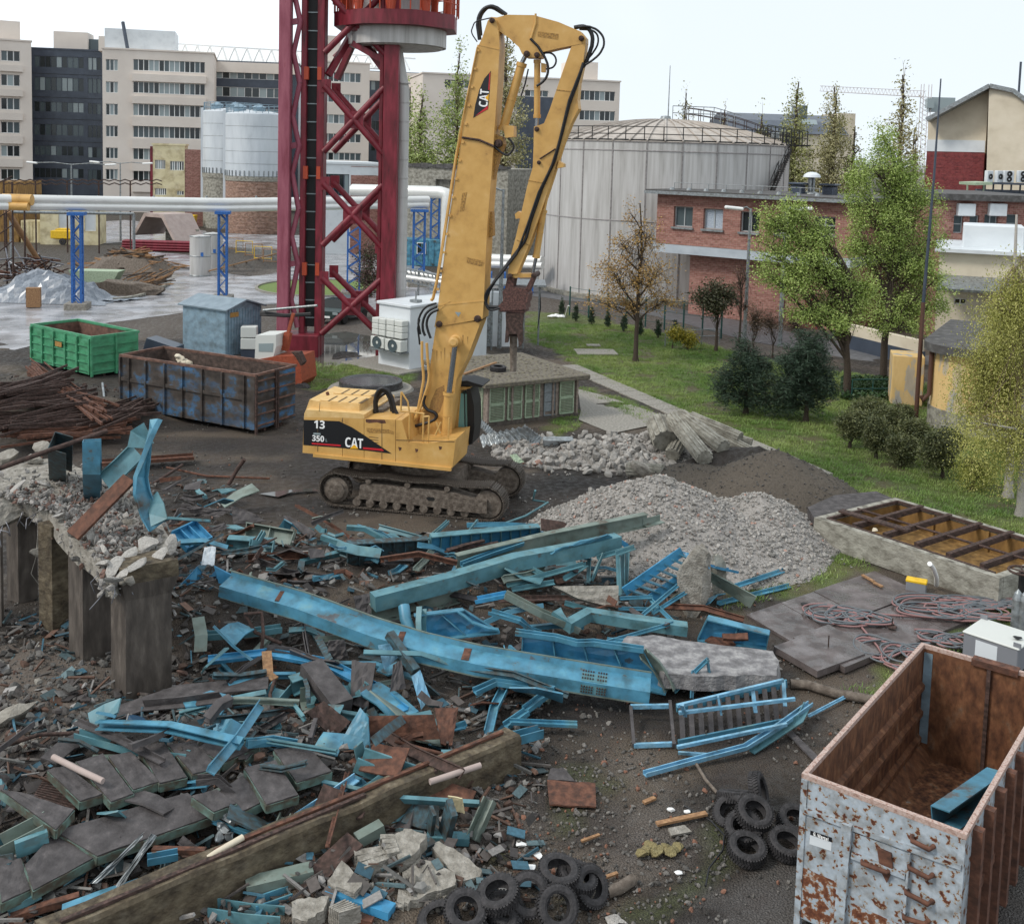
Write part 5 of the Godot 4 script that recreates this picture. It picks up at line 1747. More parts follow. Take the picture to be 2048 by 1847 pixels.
func right_side()->void:
	var m:M
	var o:Node3D
	var d:=98.0
	var t:=base(dc(C5,1070,800,d)*Vector3(1,0,1),-0.5)
	o=thing("gabled_hall","tall cream gabled hall with a dark brick lower wall, at the right edge","hall",t)
	var gb:=outline(C5,[1078,560,1427,565,1452,160,1082,365],t)
	m=M.new(); m.prism(gb,Transform3D(),-20,0); part("gable_wall",m,mats.paleplaster,o)
	var b0:=onp(C5,1074,552,t)
	var b1:=onp(C5,1425,556,t)
	m=M.new(); m.span(Vector3(b0.x,0,-20),Vector3(b1.x,b0.y,0.03)); part("brick_wall",m,mats.darkbrick,o)
	var b2:=onp(C5,1076,482,t)
	m=M.new(); m.span(Vector3(b2.x,b0.y,-0.5),Vector3(b1.x,b2.y,0.06)); part("white_band",m,mats.cabinwhite,o)
	var side:=outline(C5,[1425,1000,1452,168,1600,195,1662,240,1760,320,1760,1000],t,1.6)
	m=M.new(); m.prism(side,Transform3D(),-18,1.6); part("front_wing",m,mats.paleplaster,o)
	m=M.new()
	var e:=[onp(C5,1072,362,t,1.7),onp(C5,1456,155,t,1.7),onp(C5,1600,186,t,1.7),onp(C5,1720,275,t,1.7)]
	for k in 3:m.bar(Vector3(e[k].x,e[k].y,-9),Vector3(e[k+1].x,e[k+1].y,-9),22,0.35)
	part("roof",m,mats.galv,o)
	m=M.new()
	var q:=onp(C5,1622,190,t,1.7)
	m.rod(Vector3(q.x,q.y,0),Vector3(q.x,q.y+2.6,0),0.1,6); part("mast",m,mats.darkpanel,o)
	for x in[1440,1500,1548,1632]:
		var p:=dc(C5,x,742,84)
		o=thing("air_conditioner",{1440:"white air conditioner unit, leftmost on the roof rack",1500:"white air conditioner unit, second on the roof rack",1548:"white double-fan air conditioner in the middle of the roof rack",1632:"white double-fan air conditioner at the right edge"}[x],"air conditioner",base(p,0.5 if x<1540 else 0.1).scaled_local(Vector3.ONE*0.6),"air conditioners on the roof rack")
		m=M.new(); m.cbox(Transform3D(Basis(),Vector3(0.5,0.75,-0.2)),Vector3(1.1 if x<1540 else 1.3,1.5,0.5),0.04); part("case",m,mats.cabinwhite,o)
		for y in([0.75]if x<1540 else[0.42,1.1]):
			m=M.new(); m.lathe([Vector2(0.1,0),Vector2(0.33,0),Vector2(0.36,0.05)],Transform3D(Basis(Vector3.RIGHT,PI/2),Vector3(0.5,y,0.08)),18); part("fan",m,mats.black,o)
	m=M.new()
	var r0:=dc(C5,1425,745,84.2)
	var r1:=dc(C5,1750,755,84.2)
	m.bar(r0,r1,1.4,0.15)
	for k in 7:
		var p:=r0.lerp(r1,k/6.0)
		m.bar(p-Vector3(0,1.6,0),p,0.1,0.1,Vector3.RIGHT)
	m.bar(r0-Vector3(0,1.3,1.5),r1-Vector3(0,1.3,1.5),0.4,1.6)
	solo("roof_rack",m,mats.darkpanel,"dark steel rack carrying the air conditioners","rack")
	m=M.new()
	m.bar(dc(C5,1318,748,83),dc(C5,1420,745,83),3.0,0.2); m.bar(dc(C5,1322,748,83)-Vector3(0,2.0,0),dc(C5,1322,748,83),0.1,0.1,Vector3.RIGHT)
	m.bar(dc(C5,1420,748,83)-Vector3(0,2.0,0),dc(C5,1420,745,83),0.1,0.1,Vector3.RIGHT)
	solo("roof_canopy",m,mats.palegreen,"small pale green canopy beside the air conditioners","canopy")
	var f:=front_frame(C5,1170,850,70,1800,860,70)
	o=thing("brick_annexe","long low brick annexe with a dark roof behind the birches","building",f[0])
	var rs:=rects_of(C5,f,[[1240,940,1290,1050,1],[1335,940,1385,1050,1],[1425,935,1500,1050,2],[1560,935,1620,1050,1]])
	walls(o,f[1],f[2],12,rs,0.25,mats.brick)
	for r in rs:window(o,r[0],r[1],r[2]-r[0],r[3]-r[1],-0.22,mats.winframe,mats.glassmid,r[4],2)
	m=M.new(); m.at(Vector3(f[1]/2,f[2]+0.2,-5.8),Vector3(f[1]+1,0.4,13)); part("roof",m,mats.roofing,o)
	for x in[1245,1435]:
		var p:=onp(C5,x,905,f[0])
		m=M.new(); m.cbox(Transform3D(Basis(),Vector3(p.x+0.6,p.y,0.25)),Vector3(1.1,0.8,0.4),0.04); part("air_conditioner",m,mats.cabinwhite,o)
	f=front_frame(C5,1150,1180,62,1800,1172,60)
	o=thing("cream_annexe","cream flat-roofed annexe half hidden by the birch","building",f[0])
	rs=rects_of(C5,f,[[1240,1440,1310,1485,2]])
	walls(o,f[1],f[2],8,rs,0.2,mats.paleplaster)
	for r in rs:window(o,r[0],r[1],r[2]-r[0],r[3]-r[1],-0.18,mats.white,mats.glass,2,1)
	m=M.new(); m.at(Vector3(f[1]/2,f[2]+0.1,-3.8),Vector3(f[1]+0.5,0.2,8.6)); part("roof",m,mats.cabinwhite,o)
	m=M.new(); m.cbox(Transform3D(Basis(),Vector3(2.8,f[2]+0.8,-3)),Vector3(3.2,1.4,3),0.05); part("roof_light",m,mats.cabinwhite,o)
	var pa:=onp(C5,1140,1400,f[0],1.2)
	m=M.new(); m.box(Transform3D(Basis(Vector3.RIGHT,0.25),Vector3(4.5,pa.y+0.5,1.0)),Vector3(9,0.14,2.4)); part("porch_roof",m,mats.galv,o)
	f=front_frame(C5,560,1640,66,1030,1650,60)
	o=thing("garden_wall","cream garden wall with a dark plinth behind the tree trunks","wall",f[0])
	m=M.new(); m.span(Vector3(0,0.8,-0.4),Vector3(f[1],f[2],0)); part("coping",m,mats.paleplaster,o)
	m=M.new(); m.span(Vector3(-0.05,0,-0.45),Vector3(f[1]+0.05,0.82,0.1)); part("plinth",m,mats.darkpanel,o)
	var a:=gc(D2,1580,425)
	var b:=gc(D2,1900,470)
	var hh:=3.3
	var x:=(b-a).normalized()
	var tr:=Transform3D(Basis(x,Vector3.UP,x.cross(Vector3.UP)),a)
	o=thing("ochre_house","ochre round-cornered house with peeling plaster behind the birch","house",tr)
	var poly:=PackedVector2Array()
	for k in 9:
		var an:=PI+PI/2*k/8.0
		poly.append(Vector2(1.6+1.6*cos(an),-1.6-1.6*sin(an)-3.2+3.2))
	poly=PackedVector2Array([Vector2(0,9),Vector2(0,1.8)])
	for k in 8:
		var an:=PI+PI/2*(k+1)/8.0
		poly.append(Vector2(1.8+1.8*cos(an),1.8+1.8*sin(an)))
	poly.append(Vector2(13,0)); poly.append(Vector2(13,9))
	m=M.new(); m.prism(poly,Transform3D(Basis(Vector3.RIGHT,-PI/2),Vector3.ZERO),0.9,hh); part("wall",m,mats.ochre,o)
	m=M.new(); m.prism(poly,Transform3D(Basis(Vector3.RIGHT,-PI/2),Vector3(-0.05,0,0.05)),0,0.9,1.0); part("plinth",m,mats.oldconcrete,o)
	m=M.new(); m.prism(poly,Transform3D(Basis(Vector3.RIGHT,-PI/2),Vector3(-0.3,0,0.3)),hh,hh+0.35); part("roof",m,mats.roofing,o)
	for k in[[0.1,-0.9,0.1],[2.2,0.14,0.1]]:
		m=M.new(); m.tube([Vector3(k[0],hh,k[1]),Vector3(k[0],1.4,k[1]),Vector3(k[0]-0.25,1.1,k[1]+0.1),Vector3(k[0]-0.3,1.3,k[1]+0.1)],k[2],-1,8); part("down_pipe",m,mats.pipebrown,o)
	var sm:=M.new()
	var pw:=gc(D2,1490,320)
	sm.cbox(base(pw+Vector3(0.5,1.15,-0.8),-0.25),Vector3(1.4,2.3,1.6),0.03)
	solo("ochre_shed",sm,mats.ochre,"low ochre shed with grey patches left of the round-cornered house","shed")
	a=g(1832,842)
	o=thing("lightning_mast","very tall thin dark mast rising beside the ochre house","mast",base(a))
	m=M.new(); m.tube([Vector3(0,0,0),Vector3(0,5.2,0)],0.10,0.09,8); part("stand_pipe",m,mats.pipebrown,o)
	m=M.new(); m.tube([Vector3(0,5.2,0),Vector3(0.12,10.5,0),Vector3(0.15,14.7,0)],0.075,0.03,6); part("mast",m,mats.darkpanel,o)
	m=M.new()
	var fa:=[gc(D2,1285,290),gc(D2,1460,288)]
	for y in[0.45,0.9]:m.rod(fa[0]+Vector3(0,y,0),fa[1]+Vector3(0,y,0),0.03,5)
	for k in 3:m.rod(fa[0].lerp(fa[1],k/2.0),fa[0].lerp(fa[1],k/2.0)+Vector3(0,0.9,0),0.03,5)
	solo("hand_rail",m,mats.bluegreen,"low blue-green hand rail by the ochre shed","railing")
	m=M.new()
	fa=[gc(C4,850,1735),gc(C4,1180,1720)]
	for y in[0.9,0.5]:m.rod(fa[0]+Vector3(0,y,0),fa[1]+Vector3(0,y,0),0.035,5)
	for k in 4:m.rod(fa[0].lerp(fa[1],k/3.0),fa[0].lerp(fa[1],k/3.0)+Vector3(0,0.9,0),0.035,5)
	solo("hand_rail",m,mats.galv,"low grey hand rail behind the orange-leaved tree","railing")
	for k in 9:
		m=M.new()
		var p:=gc(C4,270+k*115,1545+k*18)
		m.rod(p,p+Vector3(0,2.0,0),0.06,6)
		if k<8:
			var p2:=gc(C4,270+(k+1)*115,1545+(k+1)*18)
			for y in[0.4,1.2,1.9]:m.rod(p+Vector3(0,y,0),p2+Vector3(0,y,0),0.015,4)
		solo("fence_post",m,mats.bluegreen,"thin dark green wire-fence post behind the row of little cypresses","fence post","fence posts along the garden road")
	m=M.new()
	var sl:=gc(C4,430,1775)
	m.cbox(base(sl+Vector3(0,0.03,0),0.1),Vector3(2.3,0.1,1.6),0.02)
	solo("manhole_slab",m,mats.path,"pale concrete manhole slab in the lawn left of the orange-leaved tree","slab")
	m=M.new()
	sl=gc(C4,415,1733)
	m.cbox(base(sl+Vector3(0,0.03,0),0.1),Vector3(0.8,0.08,0.6),0.02)
	solo("manhole_slab",m,mats.path,"small white slab in the lawn beyond the larger one","slab")
	m=M.new()
	for k in 7:m.rock(Transform3D(Basis(Vector3.UP,k*1.0),gc(C4,160+k*12,1560-(k%2)*6)+Vector3(0,0.06,0)),Vector3(0.35,0.12,0.25),60+k,0.3,1)
	m.bar(gc(C4,245,1560),gc(C4,265,1490,1.0),0.12,0.05)
	solo("white_bag",m,mats.white,"crumpled white plastic sheet on the lawn by the first little cypress","plastic sheet")
func kiosk()->void:
	var a:=gc(D1,1308,792)
	var b:=gc(D1,1872,726)
	var x:=(b-a).normalized()
	var t:=Transform3D(Basis(x,Vector3.UP,x.cross(Vector3.UP)),a)
	var L:=a.distance_to(b)
	var h:=onp(D1,1308,545,t).y
	var o:=thing("transformer_hut","squat concrete hut with pale green louvred panels and a mossy roof","hut",t)
	var W:=4.9
	var m:=M.new()
	m.span(Vector3(0.02,0,-W),Vector3(L,h,-0.06)); part("core",m,mats.kiosk,o)
	m=M.new(); m.span(Vector3(-0.06,-0.05,-W-0.06),Vector3(L+0.06,0.12,0.06)); part("plinth",m,mats.wetconcrete,o)
	var cols:=[[1320,1415],[1435,1525],[1545,1635],[1665,1742],[1762,1850]]
	for c in cols:
		var u0:=onp(D1,c[0],650,t).x
		var u1:=onp(D1,c[1],650,t).x
		for side in[0,1]:
			if side==1 and c[0]==1665:continue
			for r in 2:
				if c[0]==1665 and r==1:continue
				m=M.new()
				var y0:=0.16+r*(h-0.2)*0.5
				var y1:=y0+(h-0.2)*0.46
				if c[0]==1665:y1=h-0.1
				var tt:=Transform3D()if side==0 else Transform3D(Basis(Vector3.UP,-PI/2),Vector3(0,0,-W))
				if side==1:
					u0=lerpf(0.2,W-0.4,cols.find(c)/5.0); u1=u0+W/5.0-0.15
				for w in[[u0,u0+0.04],[u1-0.04,u1]]:m.box(tt*Transform3D(Basis(),Vector3((w[0]+w[1])/2,(y0+y1)/2,0)),Vector3(0.05,y1-y0,0.06))
				for w in[y0,y1]:m.box(tt*Transform3D(Basis(),Vector3((u0+u1)/2,w,0)),Vector3(u1-u0-0.05,0.05,0.05))
				if c[0]==1665:
					for k in 3:m.box(tt*Transform3D(Basis(),Vector3((u0+u1)/2,lerpf(y0+0.35,y1-0.2,k/2.0),-0.02)),Vector3(u1-u0-0.1,0.38,0.05))
				else:
					for k in 9:m.box(tt*Transform3D(Basis(Vector3.RIGHT,0.6),Vector3((u0+u1)/2,lerpf(y0+0.06,y1-0.06,k/8.0),-0.01)),Vector3(u1-u0-0.08,0.05,0.012))
				part("door" if c[0]==1665 else "louvre",m,mats.kioskdoor if c[0]==1665 else mats.palegreen,o)
	for u in[0.0,0.26,0.5,0.72,0.76,1.0]:
		m=M.new(); m.at(Vector3(u*L*0.99,h/2,0.01),Vector3(0.09,h,0.08)); part("pilaster",m,mats.kiosk,o)
	m=M.new()
	m.cbox(Transform3D(Basis(),Vector3(L/2,h+0.09,-W/2)),Vector3(L+0.75,0.2,W+0.8),0.03); part("roof",m,mats.mossroof,o)
	m=M.new()
	var r:=RandomNumberGenerator.new(); r.seed=12
	for k in 160:m.rock(Transform3D(Basis(Vector3.UP,r.randf()*6),Vector3(r.randf_range(0,L),h+0.2,r.randf_range(-W,0))),Vector3(0.09,0.03,0.07)*r.randf_range(0.5,1.6),k,0.25,0)
	var lit:=part("litter",m,mats.mossroof,o)
	lit.set_meta("kind","stuff")
	var p:=gc(D1,1375,445,h+0.2)
	tyre(p+Vector3(0,0.1,0),Vector3(0.02,1,0.05),"dirty tyre lying on the mossy roof of the hut","")
	m=M.new(); m.bar(gc(D1,1160,465,h+0.25),gc(D1,1362,393,h+0.3),0.1,0.06)
	solo("plank",m,mats.wood,"reddish plank lying on the mossy hut roof beside the tyre","plank")
func white_cabin()->void:
	var a:=gc(D1,617,412)
	var b:=gc(D1,815,452)
	var x:=(b-a).normalized()
	var t:=Transform3D(Basis(x,Vector3.UP,x.cross(Vector3.UP)),a)
	var L:=a.distance_to(b)
	var h:=onp(D1,617,28,t).y
	var o:=thing("site_cabin","white flat-roofed site cabin with outdoor air conditioners on its wall","cabin",t)
	var m:=M.new()
	m.cbox(Transform3D(Basis(),Vector3(L/2,h/2+0.08,-3.0)),Vector3(L,h,6.0),0.03); part("body",m,mats.cabinwhite,o)
	m=M.new(); m.cbox(Transform3D(Basis(),Vector3(L/2,h+0.14,-3.0)),Vector3(L+0.2,0.16,6.2),0.03); part("roof",m,mats.cabinwhite,o)
	m=M.new(); m.cbox(Transform3D(Basis(),Vector3(L/2-0.6,0.02,-2.6)),Vector3(L+2.0,0.2,7.4),0.03); part("plinth",m,mats.path,o)
	for q in[[618,705,95,300],[708,812,105,325]]:
		var u0:=onp(D1,q[0],q[2],t)
		var u1:=onp(D1,q[1],q[3],t)
		m=M.new()
		for k in 3:
			for j in 2:
				m.cbox(Transform3D(Basis(),Vector3(lerpf(u0.x,u1.x,0.26+0.48*j),lerpf(u0.y,u1.y,0.12+0.19*k),0.25)),Vector3((u1.x-u0.x)*0.46,(u0.y-u1.y)*0.18,0.45),0.03)
		part("air_conditioner",m,mats.acwhite,o)
		m=M.new(); m.cbox(Transform3D(Basis(),Vector3((u0.x+u1.x)/2,lerpf(u0.y,u1.y,0.82),0.3)),Vector3((u1.x-u0.x)*0.94,(u0.y-u1.y)*0.36,0.5),0.03)
		part("air_conditioner",m,mats.acwhite,o)
		m=M.new(); m.lathe([Vector2(0.08,0),Vector2(0.3,0),Vector2(0.32,0.03)],Transform3D(Basis(Vector3.RIGHT,PI/2),Vector3((u0.x+u1.x)/2,lerpf(u0.y,u1.y,0.82),0.56)),18); part("fan",m,mats.glassmid,o)
		m=M.new(); m.span(Vector3(u0.x,u1.y-0.1,0.0),Vector3(u1.x,u1.y-0.03,0.6)); part("bracket",m,mats.galv,o)
	m=M.new(); m.at(Vector3(L-0.6,h+0.3,-1.0),Vector3(0.5,0.12,0.4)); m.rod(Vector3(L-0.6,h+0.2,-1),Vector3(L-0.6,h+0.8,-1),0.04,5); part("roof_vent",m,mats.galv,o)
	for q in[[1235,300,1.5,2.6,"grey cabinet standing right behind the excavator boom","galv"],[1390,300,1.9,3.2,"pale blue cabin end behind the hydraulic hammer","cabinwhite"]]:
		m=M.new()
		m.cbox(base(gc(D1,q[0],q[1])+Vector3(0,q[3]/2,-1),0.1),Vector3(q[2],q[3],1.6),0.04)
		solo("cabinet",m,mats[q[5]],q[4],"cabinet")
	o=thing("canopy","thin steel canopy on slim posts behind the hydraulic hammer","canopy",base(g(1060,690)))
	for q in[[982,700],[1046,697],[1076,690],[995,660]]:
		m=M.new(); var p:=g(q[0],q[1]); m.rod(p,p+Vector3(0,3.5,0),0.06,6); part("post",m,mats.galv,o,true)
	m=M.new()
	var c0:=g(1030,690)+Vector3(0,3.55,-1)
	m.at(c0,Vector3(3.4,0.1,3.0))
	part("roof",m,mats.galv,o,true)
	m=M.new()
	m.tube([g(1076,690)+Vector3(0,3.5,0),g(1076,690)+Vector3(0.08,2.2,0.05),g(1076,690)+Vector3(-0.05,1.0,0.05)],0.03,-1,5)
	part("hanging_cable",m,mats.hose,o,true)
func pit()->void:
	var a:=gc(D2,1118,905)
	var b:=gc(D2,1905,1180)
	var x:=(b-a).normalized()
	var t:=Transform3D(Basis(x,Vector3.UP,x.cross(Vector3.UP)),a)
	var L:=a.distance_to(b)
	var h:=onp(D2,1118,795,t).y*1.0
	var far:=t.affine_inverse()*gc(D2,1470,712,h)
	var W:=-far.z
	var sx:=far.x
	var o:=thing("concrete_pit","long open concrete basin with ochre inner walls and rusty cross beams","basin",t)
	var th:=0.22
	var P:=func(u:float,w:float,y:float)->Vector3:return Vector3(u+sx*w/W,y,-w)
	var wall:=func(called:String,u0:float,w0:float,u1:float,w1:float,inner:bool)->void:
		var m:=M.new()
		m.bar(P.call(u0,w0,h/2),P.call(u1,w1,h/2),th,h)
		part(called,m,mats.oldconcrete,o)
	wall.call("wall",0.0,th/2,L,th/2,false)
	wall.call("wall",0.0,W-th/2,L,W-th/2,false)
	wall.call("wall",th/2,th,th/2,W-th,false)
	wall.call("wall",L-th/2,th,L-th/2,W-th,false)
	var m:=M.new()
	m.bar(P.call(th,th+0.015,h/2-0.06),P.call(L-th,th+0.015,h/2-0.06),0.02,h-0.12)
	m.bar(P.call(th,W-th-0.015,h/2-0.06),P.call(L-th,W-th-0.015,h/2-0.06),0.02,h-0.12)
	m.bar(P.call(th+0.015,th,h/2-0.06),P.call(th+0.015,W-th,h/2-0.06),0.02,h-0.12)
	m.bar(P.call(L-th-0.015,th,h/2-0.06),P.call(L-th-0.015,W-th,h/2-0.06),0.02,h-0.12)
	part("lining",m,mats.pitwood,o).set_meta("kind","stuff")
	for k in 5:
		m=M.new(); m.bar(P.call(1.5+k*1.7,W-th-0.07,0.06),P.call(1.5+k*1.7,W-th-0.07,h-0.1),0.07,0.07,Vector3.RIGHT); part("lining_post",m,mats.pitwood,o)
	m=M.new(); m.quad(P.call(0.2,0.2,0.06),P.call(L-0.2,0.2,0.06),P.call(L-0.2,W-0.2,0.06),P.call(0.2,W-0.2,0.06)); part("bottom",m,mats.pitwood,o)
	for q in[[1295,830,1585,750],[1425,870,1705,787],[1560,910,1835,823],[1695,955,1970,860],[1840,1000,2100,910]]:
		m=M.new()
		var pa:=t.affine_inverse()*gc(D2,q[0],q[1],h)
		var pb:=t.affine_inverse()*gc(D2,q[2],q[3],h)
		m.bar(pa+Vector3(0,-0.04,0),pb+Vector3(0,-0.04,0),0.13,0.16)
		part("cross_beam",m,mats.darkrust,o)
	m=M.new(); m.rod(t.affine_inverse()*gc(D2,1310,760,h),t.affine_inverse()*gc(D2,2060,985,h),0.035,6); part("long_rod",m,mats.darkrust,o)
	for q in[[0.0,0.0,1.0,0.0],[0.0,1.0,1.0,1.0],[0.0,0.0,0.0,1.0]]:
		m=M.new()
		m.bar(P.call(th*1.2+q[0]*(L-2.4*th),th*1.2+q[1]*(W-2.4*th),h-0.02),P.call(th*1.2+q[2]*(L-2.4*th),th*1.2+q[3]*(W-2.4*th),h-0.02),0.07,0.08)
		part("edge_angle",m,mats.darkrust,o)
	m=M.new(); m.bar(gc(D2,1238,768,h+0.08),gc(D2,1528,852,h+0.08),0.25,0.06)
	solo("plank",m,mats.darkrust,"dark plank laid across the beams of the open basin","plank")
	m=M.new()
	var poly:=PackedVector2Array()
	for q in flat(D2,[1098,740,1215,688,1390,672,1475,708,1235,775,1130,790],h):poly.append(Vector2(q.x,-q.y))
	m.prism(poly,Transform3D(Basis(Vector3.RIGHT,-PI/2),Vector3.ZERO),0.0,h-0.1)
	solo("concrete_platform",m,mats.plate,"flat dark concrete platform at the far end of the open basin","platform")
	m=M.new(); m.rock(base(gc(D2,1385,858,h)+Vector3(0,0.05,0)),Vector3(0.12,0.07,0.1),5,0.1,1)
	solo("pale_stone",m,mats.paleplaster,"pale lump lying on the rim of the open basin","stone")
func tyre(p:Vector3,axis:Vector3,label:String,group:String,r:=0.34)->Node3D:
	var m:=M.new()
	var y:=axis.normalized()
	var x:=y.cross(Vector3(0.3,0.1,1)).normalized()
	var t:=Transform3D(Basis(x,y,x.cross(y)),Vector3.ZERO)
	var w:=r*0.34
	m.lathe([Vector2(r*0.6,w*0.75),Vector2(r*0.57,-w*0.75)].slice(0,0)+[Vector2(r*0.58,-w*0.8),Vector2(r*0.70,-w),Vector2(r*0.88,-w*0.98),Vector2(r*0.97,-w*0.78),Vector2(r,-w*0.3),Vector2(r,w*0.3),Vector2(r*0.97,w*0.78),Vector2(r*0.88,w*0.98),Vector2(r*0.70,w),Vector2(r*0.58,w*0.8),Vector2(r*0.60,w*0.7),Vector2(r*0.86,w*0.5),Vector2(r*0.88,0),Vector2(r*0.86,-w*0.5),Vector2(r*0.60,-w*0.7),Vector2(r*0.58,-w*0.8)],t,28)
	var o:=thing("tyre",label,"tyre",base(p),group)
	part("carcass",m,mats.tyre,o)
	m=M.new()
	for i in 40:
		var a:=TAU*i/40
		for s in[-0.5,0.5]:
			m.box(t*Transform3D(Basis(Vector3.UP,a+s*0.04)*Basis(Vector3(0,0,1),0.35*signf(s)),Vector3(0,s*w*0.85,0)+Vector3(sin(a+s*0.08),0,cos(a+s*0.08))*(r+0.002)),Vector3(r*0.085,w*0.75,0.022))
	part("tread",m,mats.tyre,o)
	return o
func excavator()->void:
	var a:=g(655,1009,0.05)
	var b:=g(969,1041,0.05)
	var x:=(b-a).normalized()
	var t:=Transform3D(Basis(x,Vector3.UP,x.cross(Vector3.UP)),(a+b)/2.0)
	t.origin-=t.basis.z*1.7
	t.origin.y=0.02
	var o:=thing("excavator","yellow high-reach demolition excavator with a folded boom and hydraulic hammer","excavator",t)
	var m:M
	var P:=func(k:Array,px:float,py:float,z:float)->Vector3:
		var q:=onp(k,px,py,t,z)
		return Vector3(q.x,q.y,z)
	var pr:=func(called:String,k:Array,pts:Array,z0:float,z1:float,mt:Material,par:Node3D)->MeshInstance3D:
		var w:=M.new()
		w.prism(outline(k,pts,t,z1),Transform3D(),z0,z1)
		return part(called,w,mt,par)
	var xl:float=P.call(D1,345,1205,1.7).x
	var xr:float=P.call(D1,1305,1285,1.7).x
	var r:=0.5
	for side in[1.4,-1.1]:
		m=M.new()
		var L:=(xr-xl)*2+TAU*r
		var n:=int(L/0.2)
		for i in n:
			var s:=L*i/n
			var p:Vector2
			var an:float
			if s<xr-xl:
				p=Vector2(xl+s,r-0.5); an=PI
			elif s<xr-xl+PI*r:
				var q:=(s-(xr-xl))/r-PI/2
				p=Vector2(xr,r)+Vector2(cos(q),sin(q))*r; an=q-PI/2+TAU
			elif s<2*(xr-xl)+PI*r:
				var k:=(s-(xr-xl)-PI*r)/(xr-xl)
				p=Vector2(xr-k*(xr-xl),2*r+0.02-0.05*absf(sin(k*PI*3))); an=0.0
			else:
				var q:=(s-2*(xr-xl)-PI*r)/r+PI/2
				p=Vector2(xl,r)+Vector2(cos(q),sin(q))*r; an=q-PI/2
			var tt:=Transform3D(Basis(Vector3(0,0,1),an),Vector3(p.x,p.y+0.03,side))
			m.box(tt,Vector3(0.185,0.035,0.6))
			for gx in[-0.07,0.0,0.07]:m.box(tt*Transform3D(Basis(),Vector3(gx,0.035,0)),Vector3(0.02,0.05,0.6))
			m.box(tt*Transform3D(Basis(),Vector3(0,-0.05,0)),Vector3(0.2,0.08,0.2))
		part("track_chain",m,mats.track,o)
		m=M.new()
		m.prism(PackedVector2Array([Vector2(xl+0.75,0.3),Vector2(xr-0.35,0.25),Vector2(xr-0.3,0.62),Vector2(xr-1.1,0.78),Vector2(xl+1.1,0.8),Vector2(xl+0.8,0.72)]),Transform3D(),side-0.24,side+0.24)
		m.at(Vector3(xr-0.55,0.45,side+signf(side)*0.15),Vector3(1.1,0.42,0.3))
		part("track_frame",m,mats.mud,o)
		for i in 3:
			m=M.new(); m.rod(Vector3(lerpf(xl,xr,0.22+i*0.26),0.88,side-0.27),Vector3(lerpf(xl,xr,0.22+i*0.26),0.88,side+0.27),0.09,12); part("carrier_roller",m,mats.mud,o)
		for i in 9:
			m=M.new(); m.rod(Vector3(lerpf(xl+0.7,xr-0.7,i/8.0),0.19,side-0.26),Vector3(lerpf(xl+0.7,xr-0.7,i/8.0),0.19,side+0.26),0.13,12); part("track_roller",m,mats.mud,o)
		m=M.new(); m.lathe([Vector2(0,-0.22),Vector2(0.4,-0.2),Vector2(0.4,0.2),Vector2(0.3,0.24),Vector2(0.3,0.3),Vector2(0.2,0.33),Vector2(0,0.33)],Transform3D(Basis(Vector3.RIGHT,PI/2*signf(side)),Vector3(xl,r,side)),26)
		for i in 20:m.box(Transform3D(Basis(Vector3(0,0,1),TAU*i/20),Vector3(xl,r,side))*Transform3D(Basis(),Vector3(0.41,0,0)),Vector3(0.09,0.06,0.12))
		part("sprocket",m,mats.mud,o)
		m=M.new(); m.lathe([Vector2(0,-0.2),Vector2(0.42,-0.18),Vector2(0.42,0.18),Vector2(0.2,0.2),Vector2(0,0.24)],Transform3D(Basis(Vector3.RIGHT,PI/2*signf(side)),Vector3(xr,r,side)),26); part("idler",m,mats.mud,o)
	pr.call("frame_slot",D1,[920,1248,935,1240,970,1245,977,1255,970,1266,935,1264],1.5,1.645,mats.black,o)
	m=M.new(); m.at(Vector3(0,0.75,0),Vector3(2.6,0.5,2.4)); m.lathe([Vector2(1.0,0.9),Vector2(1.0,1.35)],Transform3D(),30); part("undercarriage",m,mats.mud,o)
	var Z:=1.5
	var cw:MeshInstance3D=pr.call("counterweight",D1,[141,962,144,900,150,752,158,738,392,741,392,987],-Z,Z,mats.yellow,o)
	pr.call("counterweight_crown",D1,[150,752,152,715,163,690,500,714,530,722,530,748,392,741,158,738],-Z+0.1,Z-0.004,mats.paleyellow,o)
	pr.call("side_panel",D1,[395,742,528,749,528,1000,395,987],0.4,Z,mats.yellow,o)
	pr.call("side_panel",D1,[531,749,727,754,727,1020,531,1001],0.4,Z,mats.yellow,o)
	pr.call("deck",D1,[395,760,727,768,727,1018,395,985],-Z,0.396,mats.yellow,o)
	pr.call("step_box",D1,[730,755,767,757,806,896,925,905,1108,878,1086,1057,922,1041,730,1021],-0.2,Z,mats.yellow,o)
	pr.call("front_frame",D1,[730,800,1080,815,1100,885,1086,1050,730,1018],-0.9,-0.21,mats.yellow,o)
	m=M.new()
	var s0:Vector3=P.call(D1,145,966,Z+0.02)
	var s1:Vector3=P.call(D1,1084,1062,Z+0.02)
	m.bar(s0+Vector3(0.35,-0.02,0),s1+Vector3(-0.02,-0.02,0),0.1,0.1); part("skirt_rail",m,mats.yellow,o)
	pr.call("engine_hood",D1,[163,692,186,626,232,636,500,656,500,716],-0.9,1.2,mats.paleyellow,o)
	for k in 8:
		m=M.new()
		var hp:Vector3=P.call(D1,232,636,1.2)
		var hq:Vector3=P.call(D1,500,656,1.2)
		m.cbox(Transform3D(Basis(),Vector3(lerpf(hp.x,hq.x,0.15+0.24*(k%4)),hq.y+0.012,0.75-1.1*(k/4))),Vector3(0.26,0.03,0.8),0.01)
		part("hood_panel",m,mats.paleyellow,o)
		m=M.new(); m.at(Vector3(lerpf(hp.x,hq.x,0.27+0.24*(k%4)),hq.y+0.004,0.75-1.1*(k/4)),Vector3(0.1,0.012,0.7)); part("vent",m,mats.brownslot,o)
